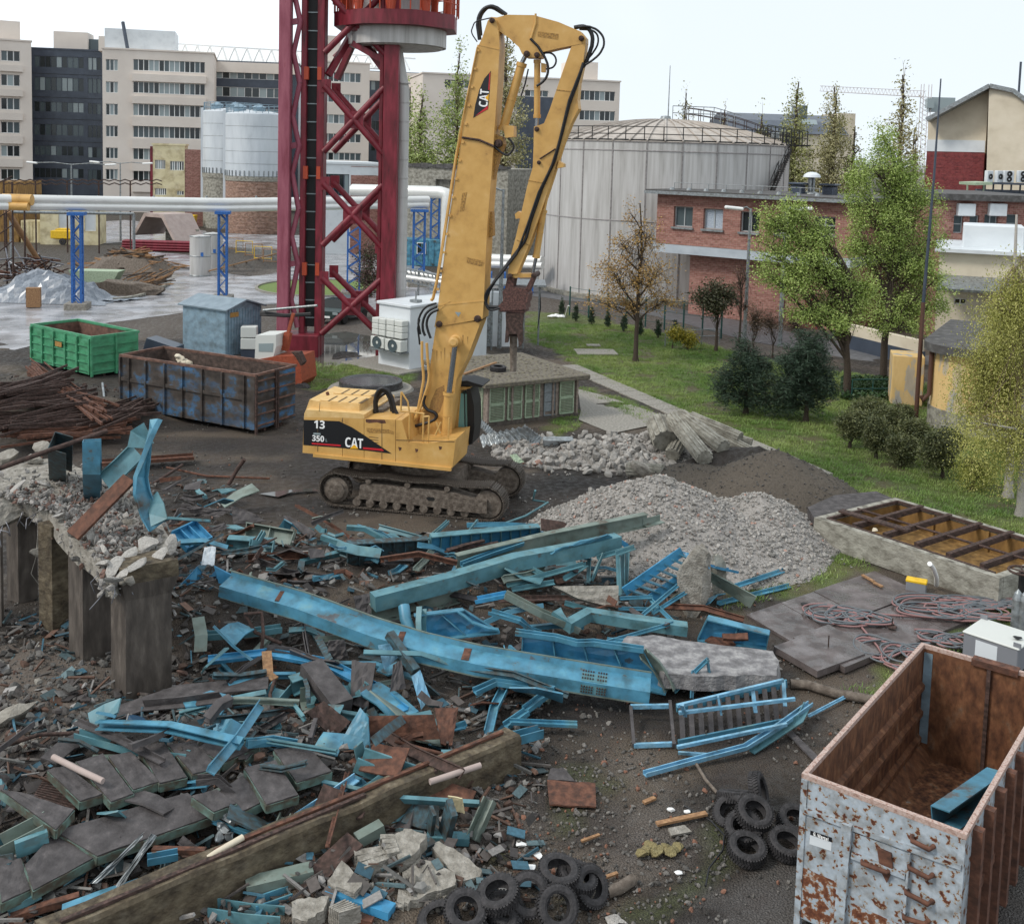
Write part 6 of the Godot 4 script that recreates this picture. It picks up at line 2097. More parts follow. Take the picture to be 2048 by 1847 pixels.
	m=M.new(); m.tube([P.call(D1,300,625,0.3),P.call(D1,303,600,0.3),P.call(D1,296,578,0.3)],0.06,0.05,10); part("exhaust",m,mats.rust,o)
	pr.call("seam",D1,[388,765,393,742,395,742,395,770],Z,Z+0.004,mats.brownslot,o)
	var dk:MeshInstance3D=pr.call("black_flash",D1,[149,754,372,763,455,803,528,850,704,968,560,950,380,931,146,913],Z+0.001,Z+0.007,mats.decal,o)
	var word:=func(s:String,k:Array,px:float,py:float,z:float,hgt:float,mt:Material,rot:float,par:Node3D,sq:=1.0)->void:
		var c:Vector3=P.call(k,px,py,z)
		words3d("lettering",s,hgt,mt,par,Transform3D(Basis(Vector3(0,0,1),rot),c),true,sq)
	word.call("13",D1,248,785,Z+0.012,0.25,mats.whitemark,0.0,dk)
	word.call("350",D1,240,873,Z+0.012,0.18,mats.whitemark,0.0,dk)
	word.call("L",D1,292,884,Z+0.012,0.09,mats.glasslight,0.0,dk)
	word.call("CAT",D1,466,901,Z+0.012,0.3,mats.whitemark,0.0,dk,0.8)
	pr.call("plate",D1,[210,836,255,838,255,850,210,848],Z+0.007,Z+0.011,mats.glasslight,dk)
	pr.call("triangle",D1,[440,936,467,909,494,937],Z+0.008,Z+0.017,mats.yellowmark,dk)
	pr.call("red_line",D1,[200,899,382,912,382,922,200,908],Z+0.007,Z+0.011,mats.redmark,dk)
	pr.call("red_line",D1,[523,927,640,937,656,951,523,939],Z+0.007,Z+0.011,mats.redmark,dk)
	pr.call("worn_patch",D1,[540,750,660,754,668,775,640,778,610,770,560,775,540,768],Z+0.001,Z+0.004,mats.rust,o)
	pr.call("maker_plate",D1,[545,805,680,815,720,830,715,848,690,840,560,836,545,825],Z+0.001,Z+0.006,mats.ochremark,o)
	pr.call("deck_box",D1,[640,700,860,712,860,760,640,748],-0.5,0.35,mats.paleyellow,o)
	pr.call("pump_housing",D1,[560,690,650,694,650,750,560,746],-1.2,0.6,mats.mud,o)
	for q in[[[755,698,910,716],[905,716,900,905],[818,705,812,890]],[[940,732,930,1045],[905,735,940,732]],[[1066,742,1055,1052]],[[765,578,806,640],[765,578,762,700],[806,640,815,700]],[[985,770,1010,840],[1015,770,980,850]]]:
		m=M.new()
		for s in q:m.rod(P.call(D1,s[0],s[1],Z-0.1),P.call(D1,s[2],s[3],Z-0.1),0.028,6)
		part("handrail",m,mats.yellow,o)
	for q in[[[600,720,596,640,620,570,665,560,705,610,725,690,750,735],0.7,0.055],[[612,725,607,650,630,585,660,575,690,620,712,700,735,740],0.6,0.055],[[590,700,605,640,640,600,680,590,700,650,705,720],0.3,0.05],[[985,20,925,40,885,90,872,150,885,215],0.42,0.035],[[990,40,935,70,905,120,900,180,915,225],0.5,0.04],[[1000,60,950,85,925,140,935,200,950,240],0.55,0.04],[[880,120,868,180,878,250,880,280],0.45,0.03],[[915,600,905,650,930,690,975,710,985,740,940,770,830,800],0.5,0.05]]:
		m=M.new()
		var pts:=[]
		var cv:=Curve3D.new()
		for i in range(0,q[0].size(),2):cv.add_point(P.call(D1,q[0][i],q[0][i+1],q[1]))
		m.tube(smooth(cv),q[2],-1,8)
		part("hose",m,mats.hose,o)
	for q in[[895,260,895,360,905,480,895,560,860,740],[925,270,930,360,940,470,925,560,885,680,845,755]]:
		m=M.new()
		var cv:=Curve3D.new()
		for i in range(0,q.size(),2):cv.add_point(P.call(D1,q[i],q[i+1],0.5))
		m.tube(smooth(cv),0.045,-1,8); part("pipe",m,mats.yellow,o)
	pr.call("cab_base",D1,[1095,800,1180,806,1190,915,1090,925],-1.4,-0.5,mats.yellow,o)
	pr.call("cab_frame",D1,[1178,560,1200,556,1222,660,1226,800,1212,905,1192,912,1182,800],-1.4,-0.48,mats.black,o)
	pr.call("cab_frame",D1,[1100,590,1130,545,1200,548,1200,562,1140,566,1122,800,1096,798],-1.5,-0.5,mats.yellow,o)
	pr.call("cab_window",D1,[1128,588,1180,592,1184,800,1112,800],-1.42,-0.53,mats.glasscab,o)
	pr.call("cab_roof",D1,[1112,512,1180,508,1280,538,1272,550,1180,540,1112,548],-1.4,-0.4,mats.black,o)
	pr.call("cab_door_bar",D1,[1160,590,1166,590,1170,800,1164,800],-0.6,-0.515,mats.black,o)
	var B:=0.36
	pr.call("boom_foot",D1,[985,150,1268,132,1240,205,1175,375,1112,500,1098,600,1060,850,1010,868,868,850,885,735,928,560,962,300],-B,B,mats.yellow,o)
	for q in[[985,560,1035,535,1040,600,1010,700,950,760,925,745,950,640],[905,700,935,690,930,800,905,845,890,830]]:pr.call("dust_stain",D1,q,B+0.001,B+0.003,mats.duststain,o)
	for q in[[958,310,20],[985,318,90],[1012,322,60],[1150,220,70],[1180,230,50],[1035,300,110],[1070,330,40]]:pr.call("drip_stain",D1,[q[0],q[1],q[0]+7,q[1],q[0]+4,q[1]+q[2]],B+0.001,B+0.003,mats.duststain,o)
	for q in[[235,760,238,760,238,955,235,955],[640,780,643,780,643,1005,640,1005],[732,880,1100,890,1100,894,732,884],[250,645,253,645,248,700,245,700]]:pr.call("seam",D1,q,Z+0.001,Z+0.009,mats.brownslot,o)
	for i in 6:pr.call("grille_slot",D1,[560,860+i*16,620,866+i*16,620,870+i*16,560,864+i*16],Z+0.001,Z+0.004,mats.brownslot,o)
	for q in[[745,925],[850,935],[1000,920]]:pr.call("rust_spot",D1,[q[0],q[1],q[0]+22,q[1]+4,q[0]+18,q[1]+20,q[0]+6,q[1]+26],Z+0.001,Z+0.003,mats.rust,o)
	var boom:MeshInstance3D=pr.call("main_boom",C3,[45,1566,60,1480,110,1080,160,760,195,500,245,250,258,214,275,178,300,100,318,80,340,95,352,150,357,212,357,236,346,430,331,640,316,860,298,1080,288,1290,281,1450,275,1528],-B-0.02,B+0.03,mats.yellow,o)
	pr.call("boom_lug",C3,[326,636,368,655,378,690,352,750,318,880,316,850],-0.2,0.2,mats.ochremark,o)
	pr.call("boom_step",C3,[300,1010,322,1015,326,1130,296,1142],-0.15,0.15,mats.ochremark,o)
	for q in[[258,214,357,236],[62,1462,284,1440],[70,1480,120,1440]]:
		m=M.new(); m.bar(P.call(C3,q[0],q[1],B+0.035),P.call(C3,q[2],q[3],B+0.035),0.012,0.04); part("weld_seam",m,mats.yellow,boom)
	pr.call("name_plate",C3,[200,1232,275,1248,280,1270,268,1276,200,1260],B+0.031,B+0.036,mats.ochremark,boom)
	pr.call("name_plate",C3,[178,925,202,920,195,960,186,1010,166,1015],B+0.031,B+0.035,mats.ochremark,boom)
	pr.call("warning_mark",C3,[143,1494,172,1496,160,1518],B+0.031,B+0.036,mats.glasslight,boom)
	var fl:MeshInstance3D=pr.call("black_flash",C3,[315,340,312,400,302,522,231,564,241,500,260,430,284,376],B+0.031,B+0.037,mats.decal,boom)
	word.call("CAT",C3,283,470,B+0.043,0.27,mats.whitemark,1.5,fl,0.8)
	pr.call("triangle",C3,[306,450,288,466,303,484],B+0.038,B+0.047,mats.yellowmark,fl)
	pr.call("red_line",C3,[309,348,313,348,309,430,303,430],B+0.037,B+0.042,mats.redmark,fl)
	pr.call("red_line",C3,[301,505,301,522,240,556,290,515],B+0.037,B+0.041,mats.redmark,fl)
	pr.call("boom_head",C3,[318,81,345,83,395,70,520,72,640,105,745,150,770,180,770,205,740,211,690,221,640,231,560,250,552,276,480,274,464,256,450,226,400,180,357,150,338,120],-0.27,0.27,mats.yellow,o)
	pr.call("name_plate",C3,[540,150,640,162,638,190,540,175],0.271,0.276,mats.ochremark,o)
	var stick:MeshInstance3D=pr.call("stick",C3,[700,225,722,200,770,206,756,312,738,396,731,478,736,520,700,590,660,690,600,880,560,1000,500,1170,440,1312,396,1312,410,1230,436,1130,490,890,516,800,520,700,521,636,522,606,550,598,570,590,595,530],-0.26,0.26,mats.yellow,o)
	pr.call("stick_lug",C3,[430,1025,446,1012,462,1020,455,1046,434,1048],-0.1,0.2,mats.yellow,o)
	pr.call("stick_lug",C3,[640,770,664,785,664,800,632,806],-0.1,0.28,mats.yellow,o)
	for q in[[630,430,715,440],[494,864,585,880],[440,1150,500,1175]]:
		m=M.new(); m.bar(P.call(C3,q[0],q[1],0.265),P.call(C3,q[2],q[3],0.265),0.01,0.03); part("weld_seam",m,mats.ochremark,stick)
	for q in[[C3,320,97,12,0.45],[C3,748,182,12,0.36],[C3,486,257,14,0.34],[C3,535,262,12,0.34],[C3,350,686,18,0.32],[C3,535,618,11,0.3],[C3,66,1553,15,0.45],[C3,250,1527,16,0.45],[C3,545,778,9,0.3],[C3,405,1322,11,0.34],[C3,520,1320,12,0.34]]:
		m=M.new()
		var c:Vector3=P.call(q[0],q[1],q[2],q[4])
		var rad:float=q[3]/2.3956/64.0*1.05
		m.lathe([Vector2(rad,-q[4]*2),Vector2(rad,-0.01),Vector2(rad*0.8,0.02),Vector2(rad*0.4,0.02),Vector2(rad*0.4,0.05),Vector2(0,0.05)],Transform3D(Basis(Vector3.RIGHT,PI/2),c),16)
		part("pin",m,mats.darkrust,o)
	var cyl:=func(k:Array,x0:float,y0:float,x1:float,y1:float,x2:float,y2:float,z:float,rb:float,rr:float)->void:
		var w:=M.new()
		var p0:Vector3=P.call(k,x0,y0,z)
		var p1:Vector3=P.call(k,x1,y1,z)
		w.rod(p0,p1,rb,14)
		w.rod(p0.lerp(p1,0.0),p0.lerp(p1,0.06),rb*1.2,14); w.rod(p0.lerp(p1,0.94),p1,rb*1.2,14); w.rod(p0.lerp(p1,0.45),p0.lerp(p1,0.48),rb*1.08,14)
		part("cylinder",w,mats.yellow,o)
		w=M.new()
		w.rod(p1,P.call(k,x2,y2,z),rr,12)
		part("piston_rod",w,mats.chrome,o)
	cyl.call(C3,372,625,465,300,486,258,0.0,0.135,0.07)
	cyl.call(C3,538,285,537,565,535,615,0.0,0.095,0.06)
	cyl.call(C3,568,1005,532,1235,513,1322,0.0,0.1,0.055)
	for z in[0.56,-0.56]:cyl.call(D1,1050,852,1066,582,1108,252,z,0.155,0.085)
	for z in[0.4]:
		m=M.new()
		var c:Vector3=P.call(D1,1106,258,z)
		m.lathe([Vector2(0.19,-0.8),Vector2(0.2,0.0),Vector2(0.16,0.02),Vector2(0.16,0.24),Vector2(0.1,0.27),Vector2(0,0.27)],Transform3D(Basis(Vector3.RIGHT,PI/2),c),20)
		part("pin",m,mats.yellow,o)
	pr.call("valve_block",C3,[372,600,425,602,425,655,385,660],-0.2,0.2,mats.yellow,o)
	pr.call("valve_block",C3,[556,300,578,305,575,345,556,345],-0.08,0.12,mats.yellow,o)
	for q in[[[258,215,150,745,60,1330,30,1440],0.2,0.05,1],[[250,225,165,640,75,1260,40,1400],0.42,0.025,1],[[262,190,252,120,268,60,305,32,345,38,390,70],0.1,0.06,0],[[268,170,262,100,285,50,320,36,375,66],-0.1,0.05,0],[[250,200,225,160,228,130,250,100,320,84],0.3,0.02,0],[[715,132,765,128,798,160,800,220,775,290,756,320],0.1,0.065,0],[[735,130,790,128,838,155,858,200,842,250,800,290,768,310],0.2,0.035,0],[[740,140,810,150,830,200,800,260,765,300],0.0,0.03,0],[[530,65,530,110,515,160,508,182],0.29,0.035,1],[[505,185,540,220,575,275,590,330,575,380,535,412],0.3,0.04,0],[[560,255,605,255,628,285,615,320,580,330],0.2,0.03,0],[[400,660,425,700,400,740,365,730,330,700],0.3,0.035,0],[[178,658,260,670,330,700],0.42,0.035,2],[[495,330,480,400,460,460],0.15,0.025,0],[[760,300,735,380,690,500,655,640,620,770,560,900,505,1060,475,1160,410,1245,335,1345,296,1420,300,1465,355,1470],0.3,0.05,0],[[745,340,690,480,640,690,605,800,545,920,490,1080,440,1215,350,1330,290,1410,305,1480,360,1475],0.34,0.035,0],[[735,400,700,560,650,740,595,900,570,1010],0.1,0.045,1],[[550,760,590,735,625,712],0.28,0.02,2]]:
		m=M.new()
		var cv:=Curve3D.new()
		for i in range(0,q[0].size(),2):cv.add_point(P.call(C3,q[0][i],q[0][i+1],q[1]))
		m.tube(smooth(cv),q[2],-1,8)
		part("hose" if q[3]!=1 else "pipe",m,[mats.hose,mats.yellow,mats.darkrust][q[3]],o)
	m=M.new()
	for i in 14:m.bar(P.call(C3,250-i*15.0,240+i*88.0,0.4),P.call(C3,262-i*15.0,242+i*88.0,0.4),0.06,0.07)
	part("pipe_clamp",m,mats.yellow,o)
	pr.call("link",C3,[398,1312,520,1310,524,1328,400,1332],-0.2,0.2,mats.yellow,o)
	pr.call("link",C3,[395,1325,430,1330,418,1400,376,1440,385,1370],-0.22,0.22,mats.hammer,o)
	pr.call("link",C3,[512,1320,528,1322,496,1400,476,1395],-0.2,0.2,mats.hammer,o)
	pr.call("hammer_bracket",C3,[371,1396,386,1380,430,1376,480,1384,497,1410,490,1450,472,1460,478,1498,360,1494,354,1466,373,1440],-0.32,0.32,mats.hammer,o)
	pr.call("hammer_flange",C3,[352,1462,482,1452,484,1482,356,1490],-0.36,0.36,mats.hammer,o)
	for z in[-0.3,0.16]:
		pr.call("hammer_cheek",C3,[386,1498,472,1498,466,1560,468,1640,452,1662,440,1600,402,1600,396,1640,382,1642,388,1560],z,z+0.14,mats.darkrust,o)
	pr.call("hammer_body",C3,[402,1510,458,1510,452,1610,406,1610],-0.16,0.16,mats.darkrust,o)
	m=M.new()
	m.rod(P.call(C3,424,1590,0.0),P.call(C3,423,1778,0.0),0.13,10,0.1)
	part("chisel",m,mats.mud,o)
func smooth(c:Curve3D)->Array:
	var n:=c.point_count
	for i in n:
		var d:=(c.get_point_position(mini(i+1,n-1))-c.get_point_position(maxi(i-1,0)))/5.0
		c.set_point_in(i,-d); c.set_point_out(i,d)
	var r:=[]
	for p in c.tessellate(3,8):r.append(p)
	return r
func open_box(o:Node3D,L:float,W:float,h:float,outm:Material,inm:Material,th:=0.06)->void:
	var y0:=0.18
	for q in[[0,0,L,0,"front_wall"],[0,-W,L,-W,"back_wall"]]:
		var m:=M.new(); m.span(Vector3(0,y0,q[1]-th/2),Vector3(L,h,q[1]+th/2)); part(q[4],m,outm,o)
	for u in[[0.0,"left_wall"],[L,"right_wall"]]:
		var m:=M.new(); m.span(Vector3(u[0]-th/2,y0,-W+th/2),Vector3(u[0]+th/2,h,-th/2)); part(u[1],m,outm,o)
	var m:=M.new(); m.span(Vector3(0.04,y0,-W+0.04),Vector3(L-0.04,y0+0.06,-0.04)); part("bottom",m,inm,o)
	m=M.new()
	var e:=th/2+0.004
	m.quad(Vector3(e,y0,-e),Vector3(e,h,-e),Vector3(L-e,h,-e),Vector3(L-e,y0,-e))
	m.quad(Vector3(e,y0,-W+e),Vector3(L-e,y0,-W+e),Vector3(L-e,h,-W+e),Vector3(e,h,-W+e))
	m.quad(Vector3(e,y0,-e),Vector3(e,y0,-W+e),Vector3(e,h,-W+e),Vector3(e,h,-e))
	m.quad(Vector3(L-e,y0,-W+e),Vector3(L-e,y0,-e),Vector3(L-e,h,-e),Vector3(L-e,h,-W+e))
	part("inner_skin",m,inm,o)
func rim(o:Node3D,L:float,W:float,h:float,r:float,mt:Material)->void:
	var m:=M.new()
	for q in[[Vector3(-r,h,0),Vector3(L+r,h,0)],[Vector3(-r,h,-W),Vector3(L+r,h,-W)],[Vector3(0,h,-r),Vector3(0,h,-W+r)],[Vector3(L,h,-r),Vector3(L,h,-W+r)]]:
		m.bar(q[0],q[1],r*2,r*2)
	part("rim",m,mt,o)
func rails(o:Node3D,L:float,W:float,mt:Material)->void:
	var m:=M.new()
	for w in[0.3,0.7]:m.span(Vector3(0.1,0,-W*w-0.06),Vector3(L-0.1,0.178,-W*w+0.06))
	part("runner",m,mt,o)
func bars(o:Node3D,called:String,list:Array,mt:Material)->void:
	for q in list:
		var m:=M.new()
		m.span(q[0],q[1])
		part(called,m,mt,o)
func boxframe(k:Array,ax:float,ay:float,bx:float,by:float,h:=0.0)->Array:
	var a:=gc(k,ax,ay,h)
	var b:=gc(k,bx,by,h)
	a.y=0; b.y=0
	var x:=(b-a).normalized()
	return[Transform3D(Basis(x,Vector3.UP,x.cross(Vector3.UP)),a),a.distance_to(b)]
func containers()->void:
	var m:M
	var o:Node3D
	var f:=boxframe(C6,203,528,575,622)
	var t:Transform3D=f[0]
	var L:float=f[1]
	var h:=onp(C6,572,362,t).y
	var W:=2.5
	o=thing("green_skip","green ribbed open-top waste container, rusty inside, behind the rusty bars","container",t)
	open_box(o,L,W,h,mats.skipgreen,mats.skipinside)
	rim(o,L,W,h,0.06,mats.skipgreen); rails(o,L,W,mats.darkrust)
	var q:=[]
	for i in 6:q.append([Vector3(i*(L-0.1)/5.0,0.2,0.03),Vector3(i*(L-0.1)/5.0+0.1,h-0.06,0.13)])
	bars(o,"post",q,mats.skipgreen)
	q=[]
	for j in 4:
		for i in 5:q.append([Vector3(0.11+i*(L-0.1)/5.0,0.32+j*(h-0.4)/4,0.03),Vector3((i+1)*(L-0.1)/5.0-0.01,0.38+j*(h-0.4)/4,0.09)])
		q.append([Vector3(L+0.03,0.32+j*(h-0.4)/4,-1.2),Vector3(L+0.09,0.38+j*(h-0.4)/4,-0.04)])
		q.append([Vector3(L+0.03,0.32+j*(h-0.4)/4,-W+0.04),Vector3(L+0.09,0.38+j*(h-0.4)/4,-1.32)])
	bars(o,"rib",q,mats.skipgreen)
	bars(o,"door_post",[[Vector3(L+0.03,0.1,-1.31),Vector3(L+0.13,h+0.02,-1.21)],[Vector3(L+0.03,0.1,-0.03),Vector3(L+0.11,h,0.07)]],mats.skipgreen)
	m=M.new(); m.span(Vector3(L*0.44,h*0.62,0.1),Vector3(L*0.55,h*0.74,0.12)); part("sign_plate",m,mats.ochremark,o)
	f=boxframe(C6,762,822,1606,975)
	t=f[0]; L=f[1]
	h=onp(C6,1606,600,t).y
	W=2.4
	o=thing("blue_skip","battered dark blue open container, scraped to rust, behind the excavator's tail","container",t)
	open_box(o,L,W,h,mats.skipblue,mats.skipdark)
	rim(o,L,W,h,0.05,mats.skipinside); rails(o,L,W,mats.darkrust)
	q=[]
	for i in 8:q.append([Vector3([0.0,0.07,0.2,0.345,0.48,0.625,0.77,0.925][i]*L,0.2,0.03),Vector3([0.0,0.07,0.2,0.345,0.48,0.625,0.77,0.925][i]*L+0.08,h-0.05,0.12)])
	bars(o,"post",q,mats.skipblue)
	q=[]
	for i in 7:
		var us:=[0.0,0.07,0.2,0.345,0.48,0.625,0.77,0.925]
		q.append([Vector3(us[i]*L+0.09,h*0.56,0.03),Vector3(us[i+1]*L-0.01,h*0.62,0.09)])
	bars(o,"rail",q,mats.skipblue)
	q=[]
	for j in 5:
		q.append([Vector3(L+0.03,0.3+j*(h-0.4)/4.4,-1.1),Vector3(L+0.08,0.36+j*(h-0.4)/4.4,-0.05)])
		q.append([Vector3(L+0.03,0.3+j*(h-0.4)/4.4,-W+0.05),Vector3(L+0.08,0.36+j*(h-0.4)/4.4,-1.3)])
	bars(o,"rib",q,mats.skipinside)
	bars(o,"door_post",[[Vector3(L+0.03,0.05,-1.18),Vector3(L+0.12,h+0.06,-1.1)],[Vector3(L+0.03,0.05,-1.3),Vector3(L+0.12,h+0.06,-1.22)],[Vector3(L+0.03,0.02,-0.05),Vector3(L+0.1,h,0.05)]],mats.darkrust)
	m=M.new()
	for i in 5:m.rock(Transform3D(Basis(),Vector3(1.2+i*0.12,h-0.25-i*0.1,-W+0.35-i*0.03)),Vector3(0.3,0.22,0.2),90+i,0.3,1)
	solo_in(m,mats.paleplaster,t,"insulation_lump","pale lump of torn lining stuck inside the blue container","debris")
	var a:=gc(E4,695,755,2.3)
	var b:=gc(E4,1660,1118,2.3)
	f=boxframe(E4,695,755,1660,1118,2.3)
	t=f[0]; L=f[1]; h=2.3
	var c:=t.affine_inverse()*gc(E4,1515,0,2.3)
	W=-c.z
	o=thing("rusty_skip","large pale blue open container flaking to rust, in the near right corner","container",t)
	open_box(o,L,W,h,mats.chipped,mats.rustskin)
	rim(o,L,W,h,0.035,mats.rustedge); rails(o,L,W,mats.darkrust)
	var pr:=func(called:String,pts:Array,z0:float,z1:float,mt:Material)->MeshInstance3D:
		var w:=M.new(); w.prism(outline(E4,pts,t,z1),Transform3D(),z0,z1); return part(called,w,mt,o)
	bars(o,"corner_post",[[Vector3(-0.03,0,-0.04),Vector3(0.06,h-0.04,0.05)],[Vector3(L-0.06,0,-0.04),Vector3(L+0.03,h-0.04,0.05)]],mats.chipped)
	pr.call("door_channel",[915,1045,975,1068,930,1652,868,1652],0.03,0.12,mats.chipped)
	pr.call("cross_rail",[690,958,1640,1300,1636,1330,688,985],0.03,0.075,mats.chipped)
	pr.call("door_leaf",[985,1100,1318,1225,1285,1652,940,1652],0.03,0.05,mats.chipped)
	pr.call("door_rail",[975,1225,1300,1355,1298,1385,972,1258],0.051,0.1,mats.chipped)
	pr.call("door_rail",[1318,1228,1330,1232,1296,1652,1280,1652],0.03,0.1,mats.chipped)
	for p in[[1340,1128,1470,1190],[1322,1290,1465,1362],[1303,1440,1462,1520],[1040,1262,1215,1330],[1290,1590,1440,1640]]:
		m=M.new()
		var p0:=onp(E4,p[0],p[1],t,0.06)
		var p1:=onp(E4,p[2],p[3],t,0.06)
		m.tube([Vector3(p0.x,p0.y,0.03),Vector3(p0.x+0.03,p0.y,0.14),Vector3(p1.x-0.03,p1.y,0.14),Vector3(p1.x,p1.y,0.03)],0.035,-1,8); part("step_rung",m,mats.rust,o)
	pr.call("hook_plate",[1130,1195,1215,1230,1225,1330,1190,1405,1150,1330],0.052,0.09,mats.rust)
	m=M.new(); m.span(Vector3(0.06,0.2,0.031),Vector3(0.62,0.95,0.036)); part("rusted_corner",m,mats.lowrust,o)
	m=M.new(); m.span(Vector3(0.8,0.2,0.051),Vector3(L-0.55,0.75,0.056)); part("rusted_foot",m,mats.lowrust,o)
	var st:MeshInstance3D=pr.call("sticker",[728,1088,858,1132,854,1212,722,1170],0.031,0.035,mats.cabinwhite)
	var hd:MeshInstance3D=pr.call("sticker_heading",[728,1088,858,1132,857,1160,727,1114],0.034,0.038,mats.decal)
	var sc:=onp(E4,793,1124,t,0.03)
	words3d("lettering","G. Wertel",0.05,mats.whitemark,hd,Transform3D(Basis(),Vector3(sc.x,sc.y,0.041)),true,0.72)
	q=[]
	for i in 9:q.append([Vector3(L+0.03,0.2,-W*(i+0.6)/9.2-0.07),Vector3(L+0.16,h-0.05,-W*(i+0.6)/9.2+0.07)])
	bars(o,"side_post",q,mats.rust)
	q=[]
	for i in 8:q.append([Vector3(L+0.03,1.2,-W*(i+1.6)/9.2+0.08),Vector3(L+0.09,1.35,-W*(i+0.6)/9.2-0.08)])
	bars(o,"side_rail",q,mats.rust)
	for y in[0.55,1.05,1.55]:
		m=M.new(); m.prism(PackedVector2Array([Vector2(0.035,y-0.1),Vector2(0.1,y-0.04),Vector2(0.1,y+0.04),Vector2(0.035,y+0.1)]),Transform3D(),-W+0.05,-0.05); part("fold",m,mats.rustskin,o)
	m=M.new(); m.prism(PackedVector2Array([Vector2(0.035,0.25),Vector2(0.3,0.25),Vector2(0.035,0.5)]),Transform3D(),-W+0.05,-0.05); part("foot_slope",m,mats.rustskin,o)
	bars(o,"door_meeting_post",[[Vector3(L*0.52,0.3,-W+0.035),Vector3(L*0.55,h-0.03,-W+0.09)]],mats.darkrust)
	m=M.new(); m.span(Vector3(0.05,0.5,-W+0.036),Vector3(0.2,h-0.1,-W+0.045)); part("bare_strip",m,mats.shedblue,o)
	m=M.new(); m.span(Vector3(L*0.4,h-0.06,-W-0.1),Vector3(L*0.75,h+0.05,-W+0.1)); part("latch",m,mats.rust,o)
	m=M.new()
	var g0:=gc(E4,1520,1030,1.25)
	var g1:=gc(E4,1860,790,1.25)
	m.sweep([g0,g1],pf("C",0.3,0.34),Vector3(-0.5,1,0.2).normalized())
	solo("steel_beam",m,mats.blue,"blue steel beam lying inside the near rusty container","beam")
	m=M.new(); m.rock(Transform3D(Basis(),t*Vector3(1.05,0.32,-1.5)),Vector3(0.06,0.05,0.06),3,0.2,1)
	solo("white_cup",m,mats.white,"small white crumpled cup on the floor of the near rusty container","cup")
	f=boxframe(C6,1152,440,1418,486)
	t=f[0]; L=f[1]
	h=onp(C6,1418,192,t).y
	var w3:=2.6
	o=thing("tin_shed","pale blue-grey sheet steel shed with a low pitched roof","shed",t)
	m=M.new(); m.span(Vector3(0,0,-w3),Vector3(L,h,0)); part("wall",m,mats.shedblue,o)
	for i in 13:
		m=M.new(); m.span(Vector3(L+0.002,0.05,-0.1-i*0.2),Vector3(L+0.04,h,-0.02-i*0.2)); part("sheet_rib",m,mats.shedblue,o)
	m=M.new()
	m.prism(PackedVector2Array([Vector2(0.15,h-0.02),Vector2(-w3/2,h+0.42),Vector2(-w3-0.15,h-0.02),Vector2(-w3-0.15,h+0.05),Vector2(-w3/2,h+0.5),Vector2(0.15,h+0.05)]),Transform3D(Basis(Vector3(0,0,1),Vector3.UP,Vector3(-1,0,0)),Vector3.ZERO),-L-0.25,0.25)
	part("roof",m,mats.shedroof,o)
	m=M.new(); m.prism(PackedVector2Array([Vector2(0,h),Vector2(-w3,h),Vector2(-w3/2,h+0.4)]),Transform3D(Basis(Vector3(0,0,1),Vector3.UP,Vector3(-1,0,0)),Vector3.ZERO),-L,0); part("gable",m,mats.shedblue,o)
	m=M.new(); m.span(Vector3(L+0.04,h-0.4,-0.9),Vector3(L+0.06,h-0.15,-0.3)); part("notice",m,mats.ochremark,o)
	var pt:=gc(C6,1566,492)
	o=thing("white_case","white double-decked equipment case beside the tin shed","case",base(pt,0.1))
	for i in 2:
		m=M.new(); m.cbox(Transform3D(Basis(),Vector3(0,0.75+i*0.62,-0.3)),Vector3(0.82,0.58,0.6),0.03); part("case",m,mats.acwhite,o)
	m=M.new(); m.at(Vector3(0,0.22,-0.3),Vector3(0.8,0.44,0.56)); part("stand",m,mats.darkpanel,o)
	m=M.new(); m.tube([dc(C6,1660,190,57),dc(C6,2000,160,56)],0.07,-1,8); solo("boom_bar",m,mats.galv,"pale bar reaching from the tin shed to the red tower","bar")
	m=M.new()
	for i in 3:m.tube([dc(C6,1640,200+i*9,57.2),dc(C6,1800,218+i*5,56.7),dc(C6,1960,208+i*6,56.2)],0.06,-1,6)
	solo("cable_bundle",m,mats.hose,"sagging black cable bundle between shed and red tower","cable")
	m=M.new(); m.prism(PackedVector2Array([Vector2(0,0),Vector2(1.9,0),Vector2(1.9,0.5),Vector2(0.3,0.9)]),base(gc(C6,890,470),-0.2),-1.0,0.0)
	solo("dark_box",m,mats.darkpanel,"dark low box between the green and blue containers","box")
	t=base(gc(C6,1640,640),-0.25)
	t.origin.y=0.0
	o=thing("loader_crane","small orange mobile crane with a white cab, behind the blue container","vehicle",t)
	var P:=func(px:float,py:float,z:float)->Vector3:
		var v:=onp(C6,px,py,t,z); return Vector3(v.x,v.y,z)
	m=M.new(); m.prism(outline(C6,[1612,348,1740,345,1740,420,1715,512,1605,505],t,0.5),Transform3D(),-0.9,0.5); part("cab",m,mats.acwhite,o)
	m=M.new(); m.prism(outline(C6,[1630,400,1722,398,1718,452,1630,450],t,0.52),Transform3D(),0.45,0.515); part("cab_window",m,mats.glasslight,o)
	m=M.new(); m.prism(outline(C6,[1600,505,1735,480,1890,480,1905,640,1860,700,1600,640],t,0.6),Transform3D(),-1.0,0.6); part("body",m,mats.loader,o)
	m=M.new(); m.prism(outline(C6,[1835,455,1880,455,1910,520,1895,540,1860,480],t,0.62),Transform3D(),0.2,0.62); part("bonnet",m,mats.darkrust,o)
	m=M.new(); m.bar(P.call(1795,440,-0.3),P.call(1818,330,-0.3),0.3,0.3,Vector3.RIGHT); m.bar(P.call(1818,330,-0.3),P.call(1850,210,-0.3),0.14,0.14,Vector3.RIGHT); part("crane_arm",m,mats.loader,o)
